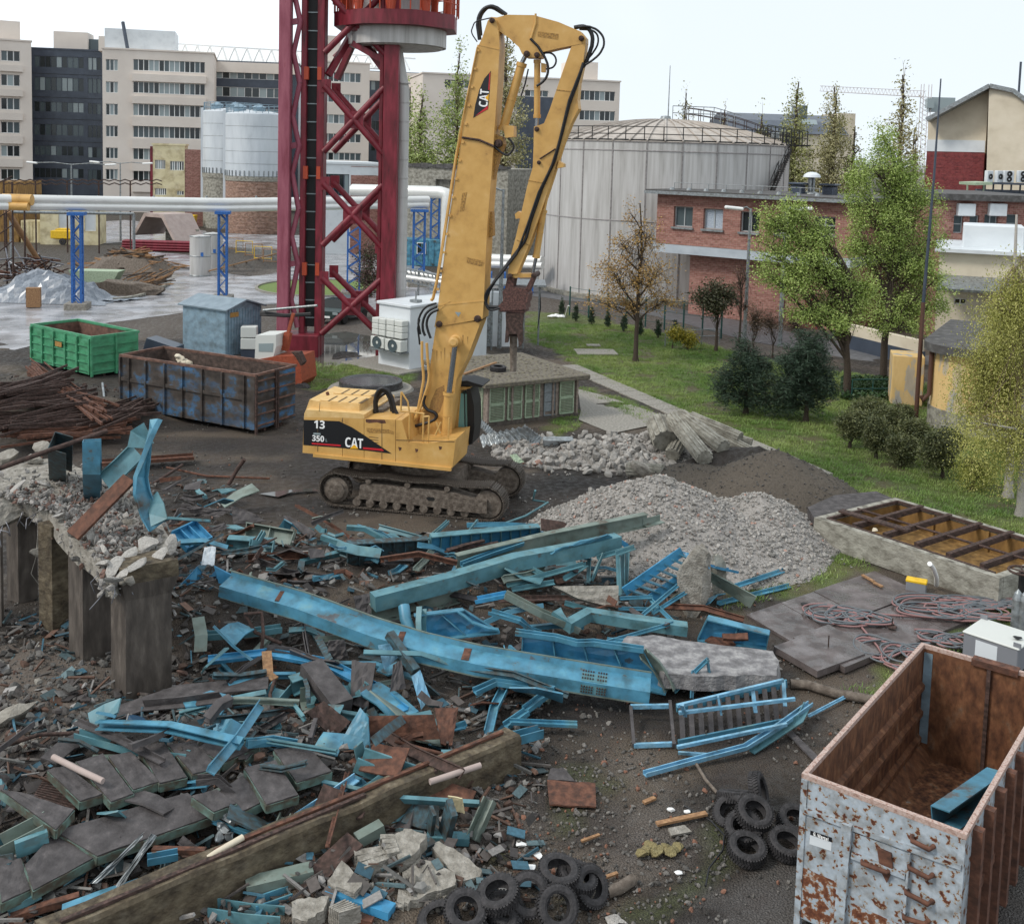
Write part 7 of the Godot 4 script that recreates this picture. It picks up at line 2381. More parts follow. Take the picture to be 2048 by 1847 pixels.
	for x in[1640,1900]:
		m=M.new(); m.lathe([Vector2(0.2,-0.2),Vector2(0.5,-0.18),Vector2(0.5,0.18),Vector2(0.2,0.2),Vector2(0,0.2)],Transform3D(Basis(Vector3.RIGHT,PI/2),P.call(x,715,0.5)),20); part("wheel",m,mats.tyre,o)
	o=thing("well_cover","round wet black well cover with a raised rim, behind the excavator","well",base(gc(D1,572,560)))
	m=M.new(); m.lathe([Vector2(1.5,0),Vector2(1.45,0.42),Vector2(1.3,0.46),Vector2(1.2,0.38),Vector2(0,0.37)],Transform3D(),40); part("ring",m,mats.wetcover,o)
	m=M.new(); m.lathe([Vector2(2.0,0),Vector2(1.9,0.1),Vector2(1.5,0.12)],Transform3D(),40); part("apron",m,mats.path,o)
	for w in[[E3,970,745,0.5,0.1,1,0.15,"tyre on top of the bottom heap, standing highest"],[E3,600,880,0.42,-0.25,1,0.25,"tyre lying flat on the left side of the bottom heap"],[E3,790,880,0.38,-0.1,0.5,0.8,"tyre leaning in the middle of the bottom heap, its hole facing the camera"],[E3,1160,835,0.2,0.6,0.7,0.6,"tyre leaning at the right end of the bottom heap"],[E3,400,985,0.3,0.1,1,0.5,"tyre lowest left in the bottom heap, tilted to the camera"],[E3,640,985,0.14,0.2,1,0.2,"tyre underneath the flat tyre of the bottom heap"],[E3,960,960,0.28,0.25,0.6,0.8,"tyre standing in front of the topmost tyre"],[E3,1080,780,0.3,0.3,0.9,0.1,"thin tyre behind the topmost tyre"],[E3,590,1040,0.15,0.1,1,0.3,"tyre half cut by the bottom edge of the picture"],[E3,240,1045,0.12,-0.2,1,0.2,"tyre at the bottom edge left of all others"],
		[E4,390,985,0.42,0.15,1,0.45,"tyre lying topmost on the heap beside the rusty container"],[E4,325,1075,0.22,-0.15,1,0.35,"tyre in the middle of the heap beside the rusty container"],[E4,345,1200,0.16,0.05,1,0.25,"tyre nearest the camera in the heap beside the rusty container"],[E4,585,1170,0.16,0.1,1,0.25,"tyre closest to the rusty container's corner"],[E4,640,1035,0.14,0.15,1,0.3,"tyre half hidden behind the rusty container's corner"],[E4,275,885,0.2,0.0,1,-0.5,"tyre at the back left showing its dark tread"],[E4,415,850,0.36,0.85,0.35,0.3,"tyre standing on edge at the back of the side heap"],[E4,250,975,0.16,-0.5,0.8,0.3,"tyre squeezed under the topmost one of the side heap"]]:
		var pp:=gc(w[0],w[1],w[2],w[3])
		tyre(pp,Vector3(w[4],w[5],w[6]),w[7],"old tyres in two heaps",0.3)
	var r:=RandomNumberGenerator.new(); r.seed=6
	for w in[[D6,880,850,1.0,0.55,9,"pink and grey hose coiled in the middle of the slab pad"],[D6,1600,800,1.9,0.7,12,"large tangle of pink hose along the wall of the basin"],[D6,1210,1080,1.1,0.8,6,"loose hose loops trailing over the grass edge of the pad"],[D6,1480,990,0.7,0.4,6,"small coil of hose left of the grey cabinet"]]:
		var cc:=gc(w[0],w[1],w[2],0.09)
		o=thing("hose_coil",w[6],"hose",base(cc),"hoses lying on the slab pad")
		for k in 2:
			var cv:=Curve3D.new()
			for i in w[5]*5:
				var an:float=TAU*i/5.0+r.randf()*0.4
				var lo:=int(i/5.0)
				var ctr:=Vector2(sin(lo*2.1)*w[3]*0.5,cos(lo*1.7)*w[4]*0.4)
				var rad:=0.35+0.25*r.randf()
				cv.add_point(Vector3(ctr.x+cos(an)*rad*w[3],0.02+0.02*k+0.03*r.randf()+0.01*(lo%4),ctr.y+sin(an)*rad*w[4]*1.4))
			m=M.new(); m.tube(smooth(cv),0.022,-1,6); part("hose",m,mats.hosered if k==0 else mats.hosegrey,o)
	for w in[[[980,820,1150,835,1400,850,1560,870,1680,870],"hose running straight from coil to tangle"],[[960,900,1010,960,1060,1020,1120,1120,1220,1190],"hose running from the coil to the grass"],[[1280,920,1400,925,1480,950,1540,960],"hose end leading to the grey cabinet"]]:
		var cv:=Curve3D.new()
		for i in range(0,w[0].size(),2):cv.add_point(gc(D6,w[0][i],w[0][i+1],0.1))
		m=M.new(); m.tube(smooth(cv),0.025,-1,6); solo("hose",m,mats.hosered,w[1],"hose")
	f=boxframe(D6,1545,1060,1850,1165,0.55)
	t=f[0]
	t.origin=gc(D6,1560,1085)
	o=thing("grey_cabinet","low grey steel cabinet with a pale lid beside the rusty container","cabinet",t.scaled_local(Vector3.ONE*0.8))
	m=M.new(); m.cbox(Transform3D(Basis(),Vector3(0.75,0.35,-0.7)),Vector3(1.5,0.7,1.3),0.02); part("body",m,mats.cabgrey,o)
	m=M.new(); m.cbox(Transform3D(Basis(),Vector3(0.75,0.73,-0.7)),Vector3(1.56,0.06,1.36),0.02); part("lid",m,mats.acwhite,o)
	m=M.new(); m.span(Vector3(0.35,0.15,-0.05),Vector3(0.95,0.62,-0.04)); part("notice",m,mats.cabinwhite,o)
	for x in[0.05,1.45]:
		m=M.new(); m.at(Vector3(x,0.8,-0.1 if x>1 else-1.3),Vector3(0.2,0.16,0.04)); part("lug",m,mats.cabgrey,o)
	m=M.new(); m.rock(Transform3D(Basis(),t*Vector3(1.0,0.65,-0.5)),Vector3(0.14,0.06,0.09),7,0.3,1); solo("work_gloves",m,mats.black,"dark work gloves lying on the grey cabinet's lid","gloves")
	for i in 3:
		m=M.new(); m.lathe([Vector2(0.12,0),Vector2(0.12,1.0),Vector2(0.08,1.15),Vector2(0.04,1.2),Vector2(0,1.25)],base(gc(D6,1880+i*42,985+i*12)),14)
		solo("gas_cylinder",m,mats.galv,["pale grey gas cylinder, leftmost by the cabinet","pale grey gas cylinder, the middle one by the cabinet","pale grey gas cylinder at the right edge by the cabinet"][i],"gas cylinder","gas cylinders")
	o=thing("valve_stand","black valve stand with a spoked hand wheel at the right edge","valve",base(gc(D6,1905,870)))
	m=M.new(); m.rod(Vector3(0,0,0),Vector3(0,1.25,0),0.08,10); part("stem",m,mats.black,o)
	m=M.new()
	var ring:=[]
	for i in 21:ring.append(Vector3(cos(TAU*i/20)*0.32,1.27,sin(TAU*i/20)*0.32))
	m.tube(ring,0.03,-1,6)
	for i in 5:m.rod(Vector3(0,1.25,0),ring[i*4],0.02,5)
	part("hand_wheel",m,mats.darkrust,o)
	o=thing("junction_box","small yellow and grey junction box at the foot of the basin wall","box",base(gc(D6,1290,695),-0.45))
	m=M.new(); m.cbox(Transform3D(Basis(),Vector3(0,0.14,0)),Vector3(0.5,0.28,0.26),0.02); part("case",m,mats.cabgrey,o)
	m=M.new(); m.cbox(Transform3D(Basis(),Vector3(0,0.3,0)),Vector3(0.52,0.08,0.28),0.02); part("lid",m,mats.safety,o)
	m=M.new()
	var cv2:=Curve3D.new()
	for w in[[1372,528,1.15],[1395,560,0.85],[1412,610,0.5],[1412,655,0.15]]:cv2.add_point(gc(D6,w[0],w[1],w[2]))
	m.tube(smooth(cv2),0.06,-1,10); solo("white_tube",m,mats.white,"bent white plastic tube standing against the basin wall","tube")
	for w in[[765,1050,955,"thin iron spike standing in a slab of the pad"],[1147,905,850,"short rusty spike standing in the puddle on the pad"]]:
		m=M.new(); var p0:=gc(D6,w[0],w[1],0.1); m.rod(p0,p0+Vector3(0,(w[1]-w[2])/D6[2]/95.0*1.1,0),0.015,6); m.lathe([Vector2(0.12,0),Vector2(0.1,0.03),Vector2(0,0.03)],base(p0),12)
		solo("iron_spike",m,mats.darkrust,w[3],"spike")
	m=M.new(); m.lathe([Vector2(0.11,0.0),Vector2(0.1,0.004),Vector2(0,0.004)],base(gc(D6,628,768,0.075)),14); solo("drain_hole",m,mats.black,"small round drain hole in the slab pad","drain")
	for w in[[970,595,1040,635],[1040,640,1090,665]]:
		m=M.new(); m.bar(gc(D6,w[0],w[1],0.1),gc(D6,w[2],w[3],0.1),0.08,0.04); solo("broken_lath",m,mats.wood,"pale broken lath on the far corner of the slab pad, %s piece"%["upper" if w[0]==970 else "lower"],"lath")
func solo_in(m:M,mt:Material,t:Transform3D,called:String,label:String,cat:String)->void:
	m.shift(t)
	solo(called,m,mt,label,cat)
func thick(a:Array,t:float)->PackedVector2Array:
	var r:=PackedVector2Array()
	var back:=PackedVector2Array()
	for i in a.size():
		var d:Vector2=(a[mini(i+1,a.size()-1)]-a[maxi(i-1,0)]).normalized()
		var o:=Vector2(-d.y,d.x)*t*0.5
		r.append(a[i]+o); back.append(a[i]-o)
	back.reverse()
	r.append_array(back)
	return r
func pf(k:String,w:float,h:float)->PackedVector2Array:
	var a:=w/2
	var b:=h/2
	var t:=0.022
	match k:
		"I":return PackedVector2Array([Vector2(-a,-b),Vector2(a,-b),Vector2(a,-b+t),Vector2(t/2,-b+t),Vector2(t/2,b-t),Vector2(a,b-t),Vector2(a,b),Vector2(-a,b),Vector2(-a,b-t),Vector2(-t/2,b-t),Vector2(-t/2,-b+t),Vector2(-a,-b+t)])
		"U":return thick([Vector2(-a,b),Vector2(-a,-b),Vector2(a,-b),Vector2(a,b)],t)
		"N":return thick([Vector2(-a,-b),Vector2(-a,b),Vector2(a,b),Vector2(a,-b)],t)
		"C":return thick([Vector2(a,b),Vector2(-a,b),Vector2(-a,-b),Vector2(a,-b)],t)
		"L":return thick([Vector2(-a,b),Vector2(-a,-b),Vector2(a,-b)],t)
		"W":return thick([Vector2(-0.52*w,0.62*h),Vector2(-0.46*w,0.3*h),Vector2(0.46*w,0.05*h),Vector2(0.48*w,-0.6*h)],t)
		"P":return PackedVector2Array([Vector2(-a,-0.015),Vector2(a,-0.015),Vector2(a,0.015),Vector2(-a,0.015)])
	return PackedVector2Array([Vector2(-a,-b),Vector2(a,-b),Vector2(a,b),Vector2(-a,b)])
func at3(k:Array,x:float,y:float,h:float)->Vector3:
	return dc(k,x,y,h)if h>10.0 else gc(k,x,y,h)
func trail(k:Array,a:Array)->Array:
	var r:=[]
	for i in range(0,a.size(),3):r.append(at3(k,a[i],a[i+1],a[i+2]))
	return r
func pc(called:String,k:Array,a:Array,kind:String,w:float,h:float,mt:String,label:String,cat:="steel beam",up:=Vector3.UP,twist:=0.0)->MeshInstance3D:
	var m:=M.new()
	var pts:=trail(k,a)
	if kind=="O":m.tube(pts,w,-1,8)
	else:m.sweep(pts,pf(kind,w,h),up,twist)
	return solo(called,m,mats[mt],label,cat)
func plate4(m:M,q:Array,t:float,bend:=0.0,sd:=0)->void:
	var n:=7
	var nz:=FastNoiseLite.new(); nz.seed=sd; nz.frequency=0.25
	var nn:Vector3=(q[1]-q[0]).cross(q[3]-q[0]).normalized()
	if nn.y<0:nn=-nn
	var top:=[]
	var bot:=[]
	for j in n:
		for i in n:
			var p:Vector3=q[0].lerp(q[1],i/(n-1.0)).lerp(q[3].lerp(q[2],i/(n-1.0)),j/(n-1.0))
			p+=nn*nz.get_noise_2d(i*2.0,j*2.0)*bend
			top.append(p); bot.append(p-nn*t)
	var flip:bool=(q[1]-q[0]).cross(q[3]-q[0]).dot(nn)<0
	for j in n-1:
		for i in n-1:
			var e:=[j*n+i,j*n+i+1,(j+1)*n+i+1,(j+1)*n+i]
			if flip:e.reverse()
			m.quad(top[e[0]],top[e[1]],top[e[2]],top[e[3]])
			m.quad(bot[e[3]],bot[e[2]],bot[e[1]],bot[e[0]])
	var edge:=[]
	for i in n-1:edge.append([i,i+1]);
	for i in n-1:edge.append([i*n+n-1,(i+1)*n+n-1])
	for i in n-1:edge.append([n*n-1-i,n*n-2-i])
	for i in n-1:edge.append([(n-1-i)*n,(n-2-i)*n])
	for e in edge:
		if flip:m.quad(top[e[0]],top[e[1]],bot[e[1]],bot[e[0]])
		else:m.quad(top[e[1]],top[e[0]],bot[e[0]],bot[e[1]])
func pl(called:String,k:Array,a:Array,t:float,bend:float,mt:String,label:String,cat:="steel plate",ribs:=0,ribm:="")->void:
	var q:=trail(k,a)
	var m:=M.new()
	plate4(m,q,t,bend,int(a[0])+int(a[1]))
	if ribs==0:
		solo(called,m,mats[mt],label,cat)
		return
	var o:=thing(called,label,cat,base(m.lows()))
	part("web",m,mats[mt],o,true)
	var nn:Vector3=(q[1]-q[0]).cross(q[3]-q[0]).normalized()
	if nn.dot(Vector3(0,EYE,0)-q[0])<0:nn=-nn
	for i in ribs+1:
		m=M.new()
		var p0:Vector3=q[0].lerp(q[1],float(i)/ribs)
		var p1:Vector3=q[3].lerp(q[2],float(i)/ribs)
		m.bar(p0+nn*0.07,p1+nn*0.07,0.025,0.14,nn)
		part("rib",m,mats[ribm],o,true)
	for e in[[0,1],[3,2]]:
		m=M.new(); m.bar(q[e[0]]+nn*0.08,q[e[1]]+nn*0.08,0.03,0.22,nn); part("flange",m,mats[ribm],o,true)
func slab(called:String,k:Array,a:Array,h:float,t:float,mt:String,label:String,cat:="concrete slab",tilt:=0.0)->void:
	var poly:=flat(k,a,h)
	var r:=RandomNumberGenerator.new(); r.seed=int(a[0]*7+a[1])
	var pp:=PackedVector2Array()
	for i in poly.size():
		var q:=poly[i]
		var w:=poly[(i+1)%poly.size()]
		for j in 4:
			var z:=q.lerp(w,j/4.0)+Vector2(r.randfn(),r.randfn())*0.018
			pp.append(Vector2(z.x,-z.y))
	var m:=M.new()
	m.prism(pp,Transform3D(Basis(Vector3.RIGHT,-PI/2),Vector3.ZERO),h-t,h,0.97)
	if tilt!=0.0:
		var c:=m.lows()
		m.shift(Transform3D(Basis(),c)*Transform3D(Basis.from_euler(Vector3(tilt,0,tilt*0.5)),Vector3.ZERO)*Transform3D(Basis(),-c))
	solo(called,m,mats[mt],label,cat)
func pier(k:Array,fx:float,fy:float,rx:float,ry:float,lx:float,ly:float,h:float,flare:float,mt:String,label:String)->void:
	var f:=gc(k,fx,fy); var r:=gc(k,rx,ry); var l:=gc(k,lx,ly)
	var poly:=PackedVector2Array()
	for q in[f,r,r+l-f,l]:poly.append(Vector2(q.x,-q.z))
	var u:=Transform3D(Basis(Vector3.RIGHT,-PI/2),Vector3.ZERO)
	var o:=thing("concrete_pier",label,"pier",base(f))
	var m:=M.new(); m.prism(poly,u,-0.2,h); part("shaft",m,mats[mt],o,true)
	if flare>0.0:
		m=M.new(); m.prism(poly,u,h,h+0.35,1.0+flare); part("haunch",m,mats[mt],o,true)
		var big:=PackedVector2Array()
		var mid:=(poly[0]+poly[2])/2
		for q in poly:big.append(mid+(q-mid)*(1.0+flare))
		m=M.new(); m.prism(big,u,h+0.35,h+0.68,0.98); part("cap",m,mats.tanwall,o,true)
var heap_y:Callable
func heap(called:String,label:String,humps:Array,n:int,s0:float,s1:float,dark:float,brick:float,mt:String)->void:
	var hf:=func(x:float,z:float)->float:
		var y:=-0.15
		for q in humps:
			var d:=Vector2((x-q[0].x)/q[1],(z-q[0].z)/q[2]).length()
			y=maxf(y,q[3]*(1.0-d)*(1.0+0.25*d)+dirt_noise.get_noise_2d(x*2,z*2)*0.12)
		return y
	if called=="rubble_heap":heap_y=hf
	var o:=thing(called,label,"rubble heap",base(humps[0][0]))
	o.set_meta("kind","stuff")
	var m:=M.new()
	var lo:=Vector2(1e9,1e9)
	var hi:=-lo
	for q in humps:
		lo=lo.min(Vector2(q[0].x-q[1],q[0].z-q[2])); hi=hi.max(Vector2(q[0].x+q[1],q[0].z+q[2]))
	var s:=0.22
	var x:=lo.x
	m.colored=true
	m.col=Color(dark,dark*0.96,dark*0.93)if dark>0.2 else Color(dark,dark*0.85,dark*0.72)
	while x<hi.x:
		var z:=lo.y
		while z<hi.y:
			var p:=[Vector3(x,hf.call(x,z+s),z+s),Vector3(x+s,hf.call(x+s,z+s),z+s),Vector3(x+s,hf.call(x+s,z),z),Vector3(x,hf.call(x,z),z)]
			if maxf(maxf(p[0].y,p[1].y),maxf(p[2].y,p[3].y))>-0.1:m.quad(p[0],p[1],p[2],p[3])
			z+=s
		x+=s
	part("mound",m,mats[mt],o,true)
	var r:=RandomNumberGenerator.new(); r.seed=n
	for k in 4:
		var rm:=M.new(); rm.colored=true
		rm.rock(Transform3D(),Vector3(1,0.75,0.85),300+k+n,0.22,0 if k<2 else 1)
		var ts:=[]
		var cl:=[]
		while ts.size()<n/4:
			var px:=r.randf_range(lo.x,hi.x)
			var pz:=r.randf_range(lo.y,hi.y)
			var y:float=hf.call(px,pz)
			if y<-0.02 and r.randf()>0.02:continue
			var sz:=lerpf(s0,s1,pow(r.randf(),9.0))
			ts.append(Transform3D(Basis.from_euler(Vector3(r.randf()*6,r.randf()*6,r.randf()*6)).scaled(Vector3.ONE*sz),Vector3(px-humps[0][0].x,maxf(y,0.0)+sz*0.3-humps[0][0].y,pz-humps[0][0].z)))
			var v:=dark*r.randf_range(0.75,1.35)
			cl.append(Color(v*1.15,v*0.72,v*0.6)if r.randf()<brick else Color(v,v*0.97,v*0.94))
		scatter("stones",rm.mesh(),mats[mt],ts,o,cl)
func chunks(n:int,x0:float,x1:float,y0:float,y1:float,s0:float,s1:float,mt:String,label:String,group:String,tri:=0.0,lift:=0.0)->void:
	var r:=RandomNumberGenerator.new(); r.seed=int(x0+y0)+n
	var made:=[]
	for i in n:
		var fx:=r.randf()
		var p:=g(lerpf(x0,x1,fx),lerpf(y0,y1,r.randf())+tri*fx)
		p.y=maxf(gh(p.x,p.z),0.0)
		if lift>0.0:p.y=heap_y.call(p.x,p.z)
		var s:=lerpf(s0,s1,pow(r.randf(),2.0))
		if made.size()<8:
			var m:=M.new(); m.rock(Transform3D(),Vector3(1,r.randf_range(0.4,0.75),r.randf_range(0.6,0.9)),500+i+n,0.15,1)
			made.append(m.mesh())
		var o:=share("concrete_chunk" if mt!="brick" else "brick_lump",made[i%8],mats[mt],self,Transform3D(Basis.from_euler(Vector3(r.randfn()*0.5,r.randf()*6,r.randfn()*0.4)).scaled(Vector3.ONE*s),p+Vector3(0,s*0.35,0)))
		tag(o,label,"concrete chunk",group)
func scraps(n:int,x0:float,x1:float,y0:float,y1:float,slant:float,hmax:float,where:String,sd:int)->void:
	var r:=RandomNumberGenerator.new(); r.seed=sd
	var kinds:=["U","I","L","P","P","C","B","L","P"]
	var ml:=[["blue","blue"],["teal","teal"],["tealdark","dark teal"],["plate","dark grey"],["rust","rusty"],["greygreen","grey-green"],["darkrust","dark rusty"],["plate","dark grey"],["blue","blue"],["teal","teal"]]
	for i in n:
		var u:=r.randf()
		var p:=g(lerpf(x0,x1,u),lerpf(y0,y1,r.randf())+slant*(u-0.5))
		if p.z<-30.6 and p.x>-8.0 and p.x<2.5:continue
		var k:String=kinds[r.randi()%kinds.size()]
		var c:Array=ml[r.randi()%ml.size()]
		var ln:=(0.3+0.9*r.randf())if k=="P" else 0.4+2.4*pow(r.randf(),2.0)
		var yaw:=r.randf()*TAU if r.randf()<0.4 else r.randfn()*0.45
		var d:=Vector3(cos(yaw),r.randfn()*0.22/maxf(1.0,ln),sin(yaw))*ln*0.5
		p.y=maxf(gh(p.x,p.z),0.0)+0.08+hmax*pow(r.randf(),1.6)+absf(d.y)
		var m:=M.new()
		var mid:=p+Vector3(0,r.randfn()*0.08,r.randfn()*0.06)
		var w:=r.randf_range(0.25,0.6)if k=="P" else r.randf_range(0.05,0.17)
		m.sweep([p-d,mid,p+d],pf(k,w,r.randf_range(0.05,0.15)),Vector3(r.randfn()*0.5,1,r.randfn()*0.5).normalized(),r.randfn()*0.3)
		var word:String={"U":"channel","I":"joist piece","L":"angle iron","P":"torn plate","C":"channel","B":"bar"}[k]
		solo("scrap_"+("plate" if k=="P" else "bar"),m,mats[c[0]],"%s %s %s"%[c[1],word,where],"scrap metal","%s %ss %s"%[c[1],word,where])
func shards(n:int,x0:float,x1:float,y0:float,y1:float,slant:float,sd:int,label:String)->void:
	var r:=RandomNumberGenerator.new(); r.seed=sd
	var o:=Node3D.new(); o.name=numbered("scrap_litter",self); add_child(o)
	tag(o,label,"litter","","stuff")
	var pal:=[Color(0.07,0.2,0.28),Color(0.14,0.22,0.24),Color(0.12,0.1,0.09),Color(0.2,0.11,0.075),Color(0.28,0.27,0.25),Color(0.4,0.38,0.36),Color(0.1,0.085,0.08),Color(0.16,0.14,0.125)]
	for k in 3:
		var m:=M.new(); m.colored=true
		if k==0:m.at(Vector3.ZERO,Vector3(0.4,0.03,0.03))
		elif k==1:m.at(Vector3.ZERO,Vector3(0.22,0.012,0.13))
		else:m.rock(Transform3D(),Vector3(0.1,0.06,0.08),11,0.2,0)
		var ts:=[]
		var cl:=[]
		for i in n:
			var u:=r.randf()
			var p:=g(lerpf(x0,x1,u),lerpf(y0,y1,r.randf())+slant*(u-0.5))
			if p.z<-30.8 and p.x>-8.0 and p.x<2.5:continue
			p.y=gh(p.x,p.z)+0.03+0.2*pow(r.randf(),3.0)
			ts.append(Transform3D(Basis.from_euler(Vector3(r.randfn()*0.35,r.randf()*TAU,r.randfn()*0.3)).scaled(Vector3.ONE*r.randf_range(0.4,1.5)),p))
			var c:Color=pal[r.randi()%pal.size()]if k<2 else pal[2+r.randi()%6]
			cl.append(c*r.randf_range(0.4,1.1))
		scatter("shards",m.mesh(),mats.shard,ts,o,cl)
func wreckage()->void:
	var m:M
	pier(D3,716,1690,976,1625,632,1630,2.15,0.24,"wetconcrete","rectangular concrete pier with a flared head, nearest and rightmost of the broken row")
	pier(D3,472,1490,640,1440,392,1420,2.4,0.0,"wetconcrete","concrete pier with a pale left edge, second from the right in the broken row")
	pier(D3,298,1285,392,1255,222,1250,2.5,0.0,"tanwall","ochre stained concrete pier, third from the right in the broken row")
	pier(D3,105,1120,215,1095,40,1090,2.5,0.0,"wetconcrete","dark concrete pier furthest back in the broken row")
	pier(D3,8,1240,22,1235,-60,1200,2.3,0.0,"wetconcrete","concrete pier cut by the left edge of the picture")
	slab("broken_deck",D3,[-120,330,290,262,470,330,640,400,760,430,880,560,960,700,1000,770,860,800,740,850,650,950,600,940,560,860,400,740,250,545,130,500,0,470,-120,480],2.72,0.42,"concrete","jagged remnant of a concrete floor lying across the broken piers","broken floor")
	var r:=RandomNumberGenerator.new(); r.seed=15
	var deck:=flat(D3,[-120,330,290,262,470,330,640,400,760,430,880,560,960,700,1000,770,860,800,740,850,650,950,600,940,560,860,400,740,250,545,130,500,0,470,-120,480],2.72)
	var so:=Node3D.new(); so.name="deck_rubble"; add_child(so)
	tag(so,"grey and brick-red rubble covering the broken concrete floor","rubble","","stuff")
	for k in 3:
		var rm:=M.new(); rm.colored=true; rm.rock(Transform3D(),Vector3(0.1,0.045,0.075),800+k,0.3,0)
		var ts:=[]
		var cl:=[]
		for i in 2200:
			var e:=r.randi()%deck.size()
			var p:=deck[e].lerp(deck[(e+1)%deck.size()],r.randf())
			if i>90:p=p.lerp(Vector2(deck[0].x*0.3+deck[8].x*0.7,deck[3].y*0.5+deck[11].y*0.5),sqrt(r.randf()))
			if i<=90:p+=Vector2(r.randfn(),r.randfn())*0.06
			ts.append(Transform3D(Basis.from_euler(Vector3(r.randf()*6,r.randf()*6,r.randf()*6)).scaled(Vector3.ONE*(0.25+1.3*pow(r.randf(),3.0))),Vector3(p.x,2.72+(r.randf_range(-0.4,0.08)if i<=90 else r.randf()*0.12),p.y)))
			var v:=r.randf_range(0.2,0.5)
			cl.append(Color(v*0.8,v*0.5,v*0.42)if r.randf()<0.2 else Color(v,v*0.97,v*0.95))
		scatter("stones",rm.mesh(),mats.rubble,ts,so,cl)
	pc("column_stump",D3,[345,378,2.7,343,185,24.2],"C",0.4,0.4,"tealdark","torn dark teal column stump, left one on the broken floor","steel stump",Vector3(0.2,0,1))
	pc("column_stump",D3,[527,500,2.7,524,330,23.55,522,170,23.6],"C",0.36,0.3,"blue","torn blue column stump standing between the pole and the twisted plate","steel stump",Vector3(0.3,0,1))
	pc("twisted_plate",D3,[890,660,22.3,850,600,22.4,805,470,22.5,800,380,22.6,825,290,22.7,845,200,22.8,872,110,22.9,888,55,23.0],"U",0.34,0.1,"blue","tall twisted blue steel plate curling up from the broken floor","steel plate",Vector3(0.4,0,1),1.9)
	pc("bent_plate",D3,[790,215,23.2,800,150,23.3,845,130,23.3],"P",0.5,0.02,"teal","crumpled teal scrap behind the top of the twisted plate","steel plate",Vector3(0,0,1))
	pc("bent_plate",D3,[905,640,22.2,890,560,22.4,860,500,22.6],"P",0.38,0.02,"teal","teal plate at the foot of the twisted plate","steel plate",Vector3(0,0,1))
	pc("steel_brace",D3,[590,410,23.6,690,320,23.7,775,235,23.8],"U",0.42,0.1,"teal","dull blue channel slanting up to the twisted plate","steel beam",Vector3(0,0.6,1))
	pc("rusty_board",D3,[412,715,22.0,735,388,22.9],"B",0.36,0.07,"rust","reddish rusty board leaning on the broken floor","board",Vector3(-0.5,0.4,1))
	pc("steel_pole",D3,[-30,340,23.0,290,225,23.6,608,118,24.4],"O",0.055,0,"darkrust","long dark pole lying over the broken floor","pole")
	for w in[[250,215,0.34,"largest pale block on the far edge of the broken floor"],[40,265,0.42,"pale block at the left end of the broken floor"],[190,275,0.3,"flat pale block in the middle of the broken floor"],[740,640,0.22,"pale block on the near end of the broken floor"],[200,815,0.0,""]]:
		if w[2]==0.0:continue
		m=M.new(); m.rock(Transform3D(),Vector3(w[2],w[2]*0.6,w[2]*0.7),int(w[0]),0.2,1); m.shift(base(gc(D3,w[0],w[1],2.85))); solo("concrete_block",m,mats.concrete,w[3],"concrete block")
	pl("roof_slab",D3,[-80,480,2.9,60,520,2.7,140,590,2.4,-80,700,2.2],0.2,0.06,"concrete","tilted broken slab hanging at the left edge","concrete slab")
	for i in 34:
		m=M.new()
		var e:=[[130,530],[230,560],[380,700],[590,900],[650,960],[700,930],[610,860],[20,640]][i%8]as Array
		var p:=gc(D3,e[0]+r.randfn()*25,e[1]+r.randfn()*18,2.55)
		var dd:=Vector3(r.randfn()*0.3,-r.randf_range(0.1,0.8),r.randf_range(0.0,0.4))*r.randf_range(0.4,0.9)
		m.tube([p,p+dd*0.5+Vector3(r.randfn()*0.08,0.05,0.1),p+dd],0.012,-1,5)
		solo("reinforcing_bar",m,mats.steel,"thin bent reinforcing bar sticking out of the broken floor","reinforcing bar","bars sticking out of the broken floor")
	for i in 10:
		m=M.new(); m.rock(Transform3D(Basis(Vector3.UP,r.randf()*6),gc(D3,650+i*11+r.randfn()*20,900+r.randf()*70,2.62)),Vector3(0.2,0.16,0.16)*r.randf_range(0.5,1.1),820+i,0.3,1)
		solo("concrete_shard",m,mats.concrete,"pale shattered concrete lump above the flared pier head","concrete chunk","lumps above the flared pier head")
	m=M.new(); m.rock(base(dc(D3,205,810,24.5)),Vector3(0.2,0.16,0.15),55,0.25,1); m.tube([dc(D3,205,830,24.5),dc(D3,175,930,24.5),dc(D3,220,990,24.6)],0.012,-1,5); m.tube([dc(D3,205,810,24.5),dc(D3,215,700,24.6),dc(D3,230,560,24.7)],0.012,-1,5)
	solo("hanging_lump",m,mats.concrete,"lump of concrete dangling on a wire before the ochre pier","concrete chunk")
	for i in 16:
		var e:Array=[[700,930],[780,880],[900,830],[960,780],[660,880],[600,800],[520,720],[840,760],[330,600],[430,690],[880,690],[740,820],[250,420],[90,440],[640,960],[580,870]][i]
		m=M.new(); m.rock(Transform3D(Basis.from_euler(Vector3(r.randfn()*0.5,r.randf()*6,r.randfn()*0.5)),gc(D3,e[0],e[1],2.85)),Vector3(r.randf_range(0.2,0.4),0.06,r.randf_range(0.15,0.3)),860+i,0.25,1)
		solo("concrete_shard",m,mats.palerubble,"flat jagged piece of pale slab lying on the broken floor","concrete chunk","flat slab pieces on the broken floor")
	pc("long_beam",D4,[335,665,1.25,800,800,1.1,1250,965,0.95,1560,1060,0.85,1882,1135,0.75,2412,1222,0.62,2937,1305,0.5],"W",0.44,0.36,"blue","very long light blue beam crossing the wreckage from the broken piers to the right")
	var lb:=trail(D4,[335,665,1.25,800,800,1.1,1250,965,0.95,1560,1060,0.85,1882,1135,0.75,2412,1222,0.62,2937,1305,0.5])
	var host:=get_node("long_beam")as Node3D
	var ld:Vector3=(lb[6]-lb[5]).normalized()
	var lr:=ld.cross(Vector3.UP).normalized()
